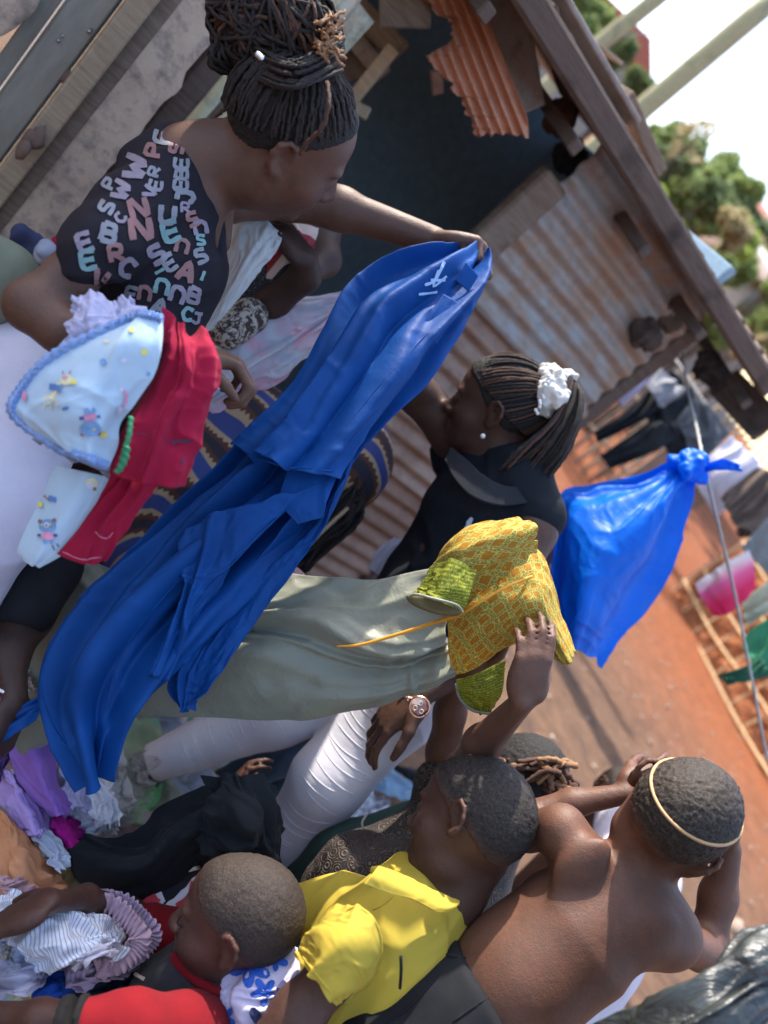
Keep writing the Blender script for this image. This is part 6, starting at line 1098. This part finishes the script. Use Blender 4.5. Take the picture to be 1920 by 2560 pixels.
pile('white_shirt', 'white shirt crumpled high beside the dark arm', [[(190, 1480), (150, 1520), (130, 1600)], [(130, 1560), (90, 1620), (60, 1690)], [(100, 1650), (50, 1700), (30, 1730)]], M_w2, 301, .55)
pile('white_blouse', 'white blouse spilling between lilac skirt and clear plastic', [[(120, 1850), (200, 1860), (300, 1890)], [(120, 1930), (210, 1950), (290, 1980)], [(150, 2010), (230, 2040), (300, 2080)]], M_w2, 302, .47, .035, (100, 100), cr=.012, crf=3)
pile('white_sock', 'white ribbed strip curling toward the clear plastic', [[(220, 1990), (255, 1960), (280, 1915)], [(235, 2005), (275, 1975), (290, 1930)]], M_w2, 303, .46, .006, (40, 40), cr=.004)
pile('white_vest', 'white vest with folded strap under the black garment', [[(150, 1985), (200, 2000), (255, 1990)], [(165, 2040), (230, 2040), (280, 2060)], [(180, 2090), (240, 2085), (290, 2080)]], M_w2, 304, .44, .022, cr=.014)
M_lil = cloth('lilac_satin', (.60, .42, .80), (.52, .35, .72), trans=.2); M_pur = cloth('purple_satin', (.36, .19, .62), (.30, .14, .54), trans=.2)
pile('lilac_cloth', 'pale lilac cloth high at the left edge under the hand', [[(-20, 1620), (60, 1640), (110, 1650)], [(-20, 1720), (40, 1730), (100, 1710)], [(-20, 1800), (30, 1800), (80, 1760)]], M_lil, 305, .5, .02)
pile('lilac_skirt', 'rounded pale lilac skirt in front of the purple strip', [[(-10, 1900), (20, 1930), (70, 1940)], [(0, 1960), (60, 1990), (130, 1980)], [(10, 2010), (80, 2040), (158, 2000)], [(30, 2050), (90, 2080), (170, 2035)], [(60, 2068), (100, 2084), (150, 2068)]], M_lil, 306, .47, .012, cr=.006, nu=3, edge=.003)
pile('purple_cloth', 'deep purple strip lying over the lilac skirt', [[(20, 1850), (90, 1850), (150, 1870)], [(35, 1920), (100, 1930), (140, 1950)], [(80, 1985), (130, 2000), (162, 1990)], [(130, 2030), (155, 2040), (168, 2030)]], M_pur, 307, .52, .010, cr=.004, nu=2, edge=.003)
pile('magenta_cloth', 'bright magenta cloth between lilac skirt and black garment', [[(95, 2085), (130, 2060), (168, 2035)], [(130, 2110), (170, 2090), (205, 2065)], [(165, 2135), (195, 2142), (218, 2090)]], cloth('magenta_cotton', (.60, .02, .32), (.48, .012, .25), trans=.25), 308, .46, .008, cr=.004, nu=7)
pile('white_sleeve', 'off white sleeve with cuff below the magenta cloth', [[(50, 2075), (100, 2085)], [(100, 2130), (150, 2110)], [(140, 2175), (190, 2140)]], cloth('greyish_white', (.50, .53, .66), (.42, .45, .58)), 309, .45, .014, cr=.010)
pile('orange_cloth', 'peach orange cloth folded along the left edge', [[(-20, 2010), (20, 2040), (50, 2075)], [(-20, 2100), (50, 2120), (100, 2140)], [(-20, 2190), (70, 2200), (150, 2200)], [(60, 2235), (110, 2250), (172, 2240)]], cloth('peach_orange', (.74, .34, .17), (.66, .28, .12), trans=.2), 310, .47, .022, cr=.008, nu=3)
pile('olive_cloth', 'small olive green cloth between orange cloth and black garment', [[(150, 2180), (195, 2145), (200, 2150)], [(165, 2225), (205, 2210), (240, 2215)], [(175, 2260), (215, 2265), (250, 2250)]], cloth('olive_drab', (.22, .22, .12), (.16, .16, .09)), 311, .42, .015)
pile('pink_cloth', 'pale pink cloth corner at the left edge over striped fabric', [[(-20, 2180), (20, 2190), (60, 2195)], [(-20, 2220), (40, 2230), (100, 2235)]], cloth('pale_pink_cotton', (.66, .42, .46)), 312, .50, .01)
b = NB('blue_stripe'); uv = b.uv(); sx, sy, _ = b.sep(uv); fr = b.math('FRACT', b.math('MULTIPLY', sx, 40.)); col = b.mix(b.math('GREATER_THAN', fr, .74), (.76, .78, .84), (.30, .34, .50)); M_strp = b.fin(col, .85, b.noise(b.obj(), 40, 4), .3, .004, trans=.15)
pile('striped_shirt', 'blue and white striped shirt bunched inside the frilled skirt', [[(70, 2275), (140, 2265), (200, 2255), (230, 2290)], [(50, 2310), (130, 2300), (220, 2300), (300, 2330)], [(60, 2360), (140, 2360), (220, 2360), (290, 2375)], [(120, 2400), (180, 2410), (240, 2400), (285, 2390)]], M_strp, 313, .60, .030, (130, 150), cr=.016, crf=3.5, nu=3, edge=.01)
pile('striped_trousers', 'striped trousers hanging out left of the striped shirt', [[(-20, 2240), (60, 2230), (90, 2260)], [(-20, 2310), (40, 2300), (90, 2330)], [(-20, 2350), (60, 2350), (170, 2390)]], M_strp, 314, .54, .02, (90, 90), cr=.010)
M_frl = cloth('mauve_frill', (.50, .38, .50), (.42, .30, .42), trans=.2, wr=120, wrs=.8)
g, o = pile('frilled_skirt', 'mauve skirt with frilled hem round the striped shirt', [[(140, 2390), (200, 2400), (270, 2395), (320, 2360)], [(120, 2420), (190, 2440), (260, 2430), (335, 2380)], [(150, 2460), (200, 2470), (250, 2460), (300, 2420)]], M_frl, 315, .50, .022, (90, 130), cr=.014, nu=9)
tf = np.linspace(0, 1, 260); rimp = crm([P(222, 2250, 1.19), P(275, 2262, 1.18), P(320, 2300, 1.17), P(350, 2340, 1.16), P(335, 2375, 1.16), P(290, 2410, 1.15), P(240, 2420, 1.16)], 260)
def frill(name, c, w, amp, fr, mat, par):
    tn = np.gradient(c, axis=0); tn /= np.linalg.norm(tn, axis=1)[:, None]; out = np.cross(tn, FW); out /= np.linalg.norm(out, axis=1)[:, None]; t_ = np.linspace(0, 1, len(c)); v_ = []
    for k in np.linspace(-1, 1, 7): v_.append(c+out*(w*k)+(-FW)*(.6*amp*(abs(k)**.7)*np.sin(t_*fr+.7*k+2*np.sin(t_*fr*.13)))[:, None]+out*(amp*.25*abs(k)*np.cos(t_*fr*1.0))[:, None])
    o = mesh_obj(name, np.concatenate(v_), grid_faces(7, len(c)), mat, par); m = o.modifiers.new('t', 'SOLIDIFY'); m.thickness = .001; return o
M_frp = cloth('pink_frill', (.60, .42, .50), (.50, .34, .42), trans=.25, wr=120)
frill('frill', rimp, .016, .007, 150, M_frp, g); frill('frill', rimp+CX*.012-CY*.006+FW*.02, .014, .006, 170, M_frl, g); frill('frill', crm([P(250, 2445, 1.13), P(262, 2425, 1.12), P(270, 2400, 1.12)], 90), .008, .004, 60, M_frp, g); settle(g)
pile('baby_clothes', 'pale blue and white baby clothes at the left edge', [[(-20, 2330), (40, 2345), (80, 2370)], [(-20, 2390), (40, 2400), (95, 2410)], [(-20, 2450), (30, 2470), (90, 2440)]], cloth('baby_blue_cotton', (.46, .54, .78), (.56, .60, .80), trans=.15), 317, .52, .02, cr=.014)
pile('cream_hat', 'small cream knitted hat on the baby clothes', [[(10, 2365), (50, 2370)], [(5, 2395), (55, 2398)]], cloth('cream_knit', (.55, .50, .42)), 318, .56, .012, (40, 40), cr=.01)
pile('royal_blue_cloth', 'royal blue cloth at the foot of the heap', [[(20, 2455), (80, 2440), (150, 2450)], [(60, 2480), (110, 2480), (180, 2485)], [(70, 2505), (120, 2508), (180, 2510)]], cloth('royal_blue_cotton', (.012, .07, .36), (.008, .05, .27)), 319, .5, .02, cr=.01)
pile('yellow_cloth', 'scrap with white and yellow print near the bottom left', [[(20, 2470), (50, 2455)], [(40, 2505), (78, 2490)]], cloth('yellow_white_scrap', (.70, .66, .5), (.65, .5, .08)), 320, .54, .008, (30, 30))
pile('navy_cloth', 'dark navy cloth under the mauve skirt and grey shirt', [[(180, 2460), (260, 2440), (330, 2400)], [(180, 2510), (270, 2490), (340, 2440)]], cloth('navy_cotton', (.012, .025, .05)), 321, .46, .02)
for nm, lab, rows, c, c2, sd, h_ in (('white_cloth', 'small white cloth hanging from the heap just under the blue tip', [[(190, 1930), (260, 1940)], [(215, 2000), (285, 2010)], [(240, 2060), (300, 2060)]], (.80, .80, .86), None, 401, .53),
    ('lavender_cloth', 'pale lavender cloth in the gap left of the blue dress tip', [[(150, 1890), (215, 1930)], [(150, 1960), (220, 1980)], [(165, 2020), (235, 2030)]], (.70, .64, .84), None, 402, .52),
    ('white_pillowcase', 'creased white cloth over the corner between orange and magenta', [[(60, 2065), (120, 2075)], [(110, 2140), (170, 2125)], [(140, 2185), (188, 2150)]], (.70, .73, .84), None, 403, .50),
    ('white_towel', 'white towel edge between the clear plastic and the blue dress tip', [[(250, 1850), (305, 1860)], [(270, 1950), (325, 1960)], [(290, 2040), (345, 2030)]], (.80, .80, .84), None, 410, .40),
    ('striped_collar', 'thin pink striped collar next to the dark forearm', [[(30, 1700), (60, 1690)], [(45, 1740), (80, 1720)]], (.66, .50, .50), (.4, .28, .3), 404, .60),
    ('grey_cloth', 'grey crumpled cloth under the pale blue baby clothes', [[(-20, 2420), (60, 2410), (100, 2400)], [(-20, 2480), (50, 2490), (110, 2450)]], (.42, .42, .55), None, 405, .55),
    ('white_bib', 'white frilly bib on top of the mauve skirt', [[(180, 2385), (240, 2370), (285, 2350)], [(190, 2415), (245, 2400), (290, 2385)]], (.76, .72, .82), None, 406, .63),
    ('violet_cloth', 'strong violet cloth corner left of the lilac skirt', [[(-30, 1860), (20, 1870)], [(-30, 1960), (5, 1960)]], (.10, .05, .18), None, 407, .5)):
    pile(nm, lab, rows, cloth(nm+'_%d' % sd, c, c2, trans=.15), sd, h_, .016, (60, 60), cr=.008, crf=3.5)
# printed sheet on the ground and plastics
b = NB('red_green_print'); o_ = b.obj(); n = b.noise(o_, 14, 3, .5, dist=1.5); col = b.mix(b.ramp(n, .45, .52), (.50, .40, .36), (.62, .13, .08)); col = b.mix(b.ramp(b.noise(b.rot(o_, (1, 2, 0)), 10, 2, .5, dist=1.), .56, .6), col, (.06, .22, .10)); M_rgp = b.fin(col, .45, b.noise(o_, 25, 5), .5, .01, spec=.5)
g, o = pile('printed_plastic_sheet', 'red and green printed plastic sheet under the heap', [[(560, 1700), (440, 1720), (330, 1720)], [(540, 1850), (420, 1880), (300, 1900)], [(500, 1990), (400, 2030), (260, 2060)], [(470, 2080), (380, 2110), (270, 2130)]], M_rgp, 330, .12, .015, (110, 110), cr=.02, crf=6, cat='plastic sheet')
b = NB('clear_plastic'); o_ = b.obj(); b.b.inputs['Transmission Weight'].default_value = .0; n = b.noise(o_, 26, 6, .6, dist=1.5)
tr = b.n('BsdfTransparent', i_Color=(.93, .95, .95, 1)); gl_ = b.n('BsdfGlossy', i_Color=(1, 1, 1, 1), i_Roughness=.12); bo = b.n('Bump', i_Strength=1., i_Distance=.02, i_Height=n).outputs[0]; b.t.links.new(bo, gl_.inputs['Normal']); lw = b.n('LayerWeight', i_Blend=.45); b.t.links.new(bo, lw.inputs['Normal']); mx_ = b.n('MixShader'); b.t.links.new(b.math('ADD', b.math('MULTIPLY', lw.outputs['Facing'], .32), .04), mx_.inputs[0]); b.t.links.new(tr.outputs[0], mx_.inputs[1]); b.t.links.new(gl_.outputs[0], mx_.inputs[2]); b.t.links.new(mx_.outputs[0], b.o.inputs[0]); M_clear = b.m
for i, (rows, h, lab) in enumerate((([[(265, 1900), (330, 1880), (360, 1890)], [(250, 1980), (310, 1970), (350, 1980)], [(250, 2060), (290, 2060), (330, 2050)]], .47, 'crumpled clear plastic bag beside the white blouse'), ([[(320, 1740), (390, 1720), (450, 1730)], [(300, 1830), (370, 1820), (420, 1830)], [(290, 1900), (330, 1900), (370, 1900)]], .18, 'clear plastic bag over the red and green print'), ([[(400, 1950), (440, 1940), (480, 1950)], [(390, 2000), (430, 2000), (460, 2010)]], .30, 'small clear plastic wrapper beside the green cloth'))):
    pile('clear_plastic_bag', lab, rows, M_clear, 335+i, h, .02, (80, 80), cr=.03, crf=5, cat='plastic bag', edge=.015)
pile('green_cloth', 'small mint green cloth on the printed sheet', [[(362, 1975), (385, 1965), (408, 1955)], [(335, 2005), (365, 2005), (395, 1995)], [(308, 2028), (335, 2045), (360, 2030)], [(335, 2052), (345, 2060), (352, 2050)]], cloth('mint_green', (.16, .40, .16), (.12, .32, .13)), 340, .38, .010, (60, 60), nu=6, cr=.006)
# big black garment being gathered up
M_blk2 = cloth('black_fleece', (.007, .009, .012), (.014, .017, .021), trans=0, wr=60, wrs=.6)
g = garment('black_garment', 'large black garment pulled out of the heap by the jersey child', 'garment')
sheet('fabric', [[(560, 1955, 1.36), (640, 2020, 1.30), (700, 2090, 1.36)], [(480, 1985, 1.34), (540, 2060, 1.27), (600, 2130, 1.32)], [(390, 2020, 1.34), (420, 2100, 1.27), (500, 2160, 1.32)], [(340, 2068, 1.34), (350, 2150, 1.27), (410, 2235, 1.32)], [(212, 2080, 1.36), (230, 2180, 1.30), (330, 2262, 1.33)], [(200, 2120, 1.37), (195, 2180, 1.34), (290, 2250, 1.35)]], M_blk2, g, (150, 110), .034, 350, 2.4, .8, cr=.003, edge=.003)
sheet('fold', [[(520, 1945, 1.32), (600, 1935, 1.28), (650, 1990, 1.32)], [(530, 2010, 1.28), (620, 2020, 1.24), (690, 2090, 1.30)], [(510, 2070, 1.27), (610, 2100, 1.24), (712, 2170, 1.30)], [(490, 2110, 1.28), (600, 2150, 1.25), (700, 2200, 1.30)]], M_blk2, g, (110, 110), .034, 352, 3.2, 1.4, cr=.012, crf=3, edge=.003)
settle(g)
# clothes on the ground further right
def gpile(name, label, rows, mat, s, h=.06, amp=.02, **k): return pile(name, label, rows, mat, s, h, amp, (60, 60), **k)
gpile('light_jeans', 'faded light blue jeans lying behind the green trousers', [[(900, 1930), (960, 1925), (1040, 1960)], [(900, 1960), (970, 1985), (1040, 2000)]], cloth('faded_denim', (.22, .34, .46), (.16, .25, .36)), 360, .10, .03)
b = NB('plaid'); uv = b.uv(); sx, sy, _ = b.sep(uv); a1_ = b.math('GREATER_THAN', b.math('FRACT', b.math('MULTIPLY', sx, 9.)), .6); a2_ = b.math('GREATER_THAN', b.math('FRACT', b.math('MULTIPLY', sy, 7.)), .6); M_pld = b.fin(b.mix(b.math('MULTIPLY', b.math('ADD', a1_, a2_), .5), (.50, .50, .54), (.05, .06, .12)), .85)
gpile('plaid_shirt', 'navy and white plaid shirt on the ground by the white trouser leg', [[(860, 1970), (920, 1975), (980, 2000)], [(850, 2010), (920, 2030), (980, 2040)], [(840, 2050), (890, 2060), (940, 2050)]], M_pld, 361, .08, .03)
gpile('white_rag', 'white rag on the ground below the plaid shirt', [[(830, 2050), (880, 2055)], [(810, 2085), (860, 2090)]], M_w2, 362, .06, .02); gpile('dark_rag', 'dark brown rag on the ground near the white rag', [[(800, 2070), (850, 2090)], [(790, 2110), (830, 2120)]], cloth('dark_rag', (.06, .03, .03)), 363, .05, .02)
gpile('dark_jacket', 'black jacket lying behind the light blue jeans', [[(940, 1900), (1050, 1930)], [(1010, 1930), (1060, 1990)]], M_blk2, 364, .12, .03)
# bits behind the lettered shirt, upper left
M_ojk = cloth('olive_jacket_cloth', (.22, .24, .18), (.16, .175, .13), wr=40)
tag(blob('olive_jacket', chain([(-60, 640, 1.1, 70), (10, 690, 1.12, 72), (-40, 760, 1.15, 80)], .04), M_ojk, h=.006, wr=[(V(1, .6), 9, 3, .006, 7)]), 'olive green jacket cut off by the left edge', 'jacket')
for i, (x, y, r, c, lab) in enumerate(((70, 600, 34, (.06, .07, .14), 'navy cloth bundle behind the bent elbow'), (110, 625, 26, (.45, .48, .58), 'small pale cloth behind the navy bundle'), (150, 605, 22, (.45, .02, .05), 'small red cloth knot beside the lettered sleeve'), (40, 640, 28, (.34, .42, .52), 'light blue cloth behind the olive jacket'))):
    tag(blob('cloth_bundle', [ell(P(x, y, 1.55), (r*1.55/FPX,)*3), ell(P(x+r*.7, y+r*.5, 1.56), (r*1.0/FPX,)*3)], cloth('bundle_%d' % i, c), h=.005, noise=[(28, .012, i), (60, .007, 3)]), lab, 'cloth')
# floral cloth between the two boys
M_flw = cloth('white_floral_cotton', (.60, .56, .74), (.52, .48, .66), trans=.15)
g = garment('floral_cloth', 'white cloth with large blue flowers between the red and yellow shirts', 'cloth')
fo = sheet('fabric', [[(600, 2370, 1.14), (680, 2350, 1.12), (738, 2375, 1.14)], [(560, 2440, 1.10), (650, 2440, 1.07), (740, 2435, 1.10)], [(530, 2510, 1.08), (620, 2520, 1.05), (725, 2505, 1.08)], [(480, 2600, 1.08), (600, 2600, 1.05), (700, 2590, 1.08)]], M_flw, g, (80, 80), .014, 370, 3, 1, cr=.005)
M_fb = solid('flower_blue', (.02, .09, .45), .8); M_fn = solid('flower_navy', (.03, .04, .12), .8)
def flower(x, y, r, n=5): return [(disc_poly((x+r*.8*cos(i*2*pi/n+.4), y+r*.8*sin(i*2*pi/n+.4)), r*.75, 10, r*.42, i*2*pi/n+.4)) for i in range(n)]
for nm, m_, ps in (('blue_flower', M_fb, flower(560, 2545, 22)+flower(625, 2420, 34)+flower(690, 2400, 20)+flower(660, 2480, 24)), ('dark_leaf', M_fn, [disc_poly((700, 2470), 22, 10, 9, 2.), disc_poly((640, 2540), 24, 10, 12, 1.), disc_poly((610, 2390), 14, 8, 6, .5)])):
    o_ = decal(nm, ps, fo, m_, fo, .002 if nm[0] == 'b' else .003)
    if o_: o_['kind'] = 'stuff'
settle(g)
# grey black plastic bag, bottom right
b = NB('black_plastic'); o_ = b.obj(); n = b.noise(b.rot(o_, (.3, .5, .8), (1, 3.5, 1)), 9, 6, .6, dist=1.); col = b.mix(b.ramp(n, .4, .65), (.018, .022, .022), (.045, .053, .05)); M_bpl = b.fin(col, .30, n, .7, .02, spec=.7, trans=.15)
g = garment('black_plastic_bag', 'shiny grey black plastic bag in the lower right corner', 'plastic bag')
sheet('bag_side', [[(1350, 2640, .92), (1530, 2552, .90), (1690, 2455, .90), (1790, 2385, .91), (1880, 2340, .93), (1990, 2315, .95)], [(1390, 2680, .88), (1580, 2600, .85), (1740, 2510, .84), (1840, 2440, .86), (1920, 2370, .88), (2010, 2350, .92)], [(1450, 2700, .88), (1620, 2640, .84), (1780, 2540, .83), (1870, 2480, .85), (1960, 2430, .88), (2030, 2400, .92)], [(1600, 2760, .92), (1720, 2690, .88), (1830, 2600, .87), (1890, 2530, .88), (1950, 2480, .9), (2030, 2450, .94)]], M_bpl, g, (150, 220), .026, 380, 1.3, 6, cr=.0035, crf=4, warp=1.2)
sheet('bag_back', [[(1350, 2645, .98), (1690, 2465, .98), (1990, 2310, 1.0)], [(1500, 2760, 1.0), (1750, 2640, 1.0), (2030, 2450, 1.0)]], M_bpl, g, (50, 80), .015, 382, 3, 3); settle(g)
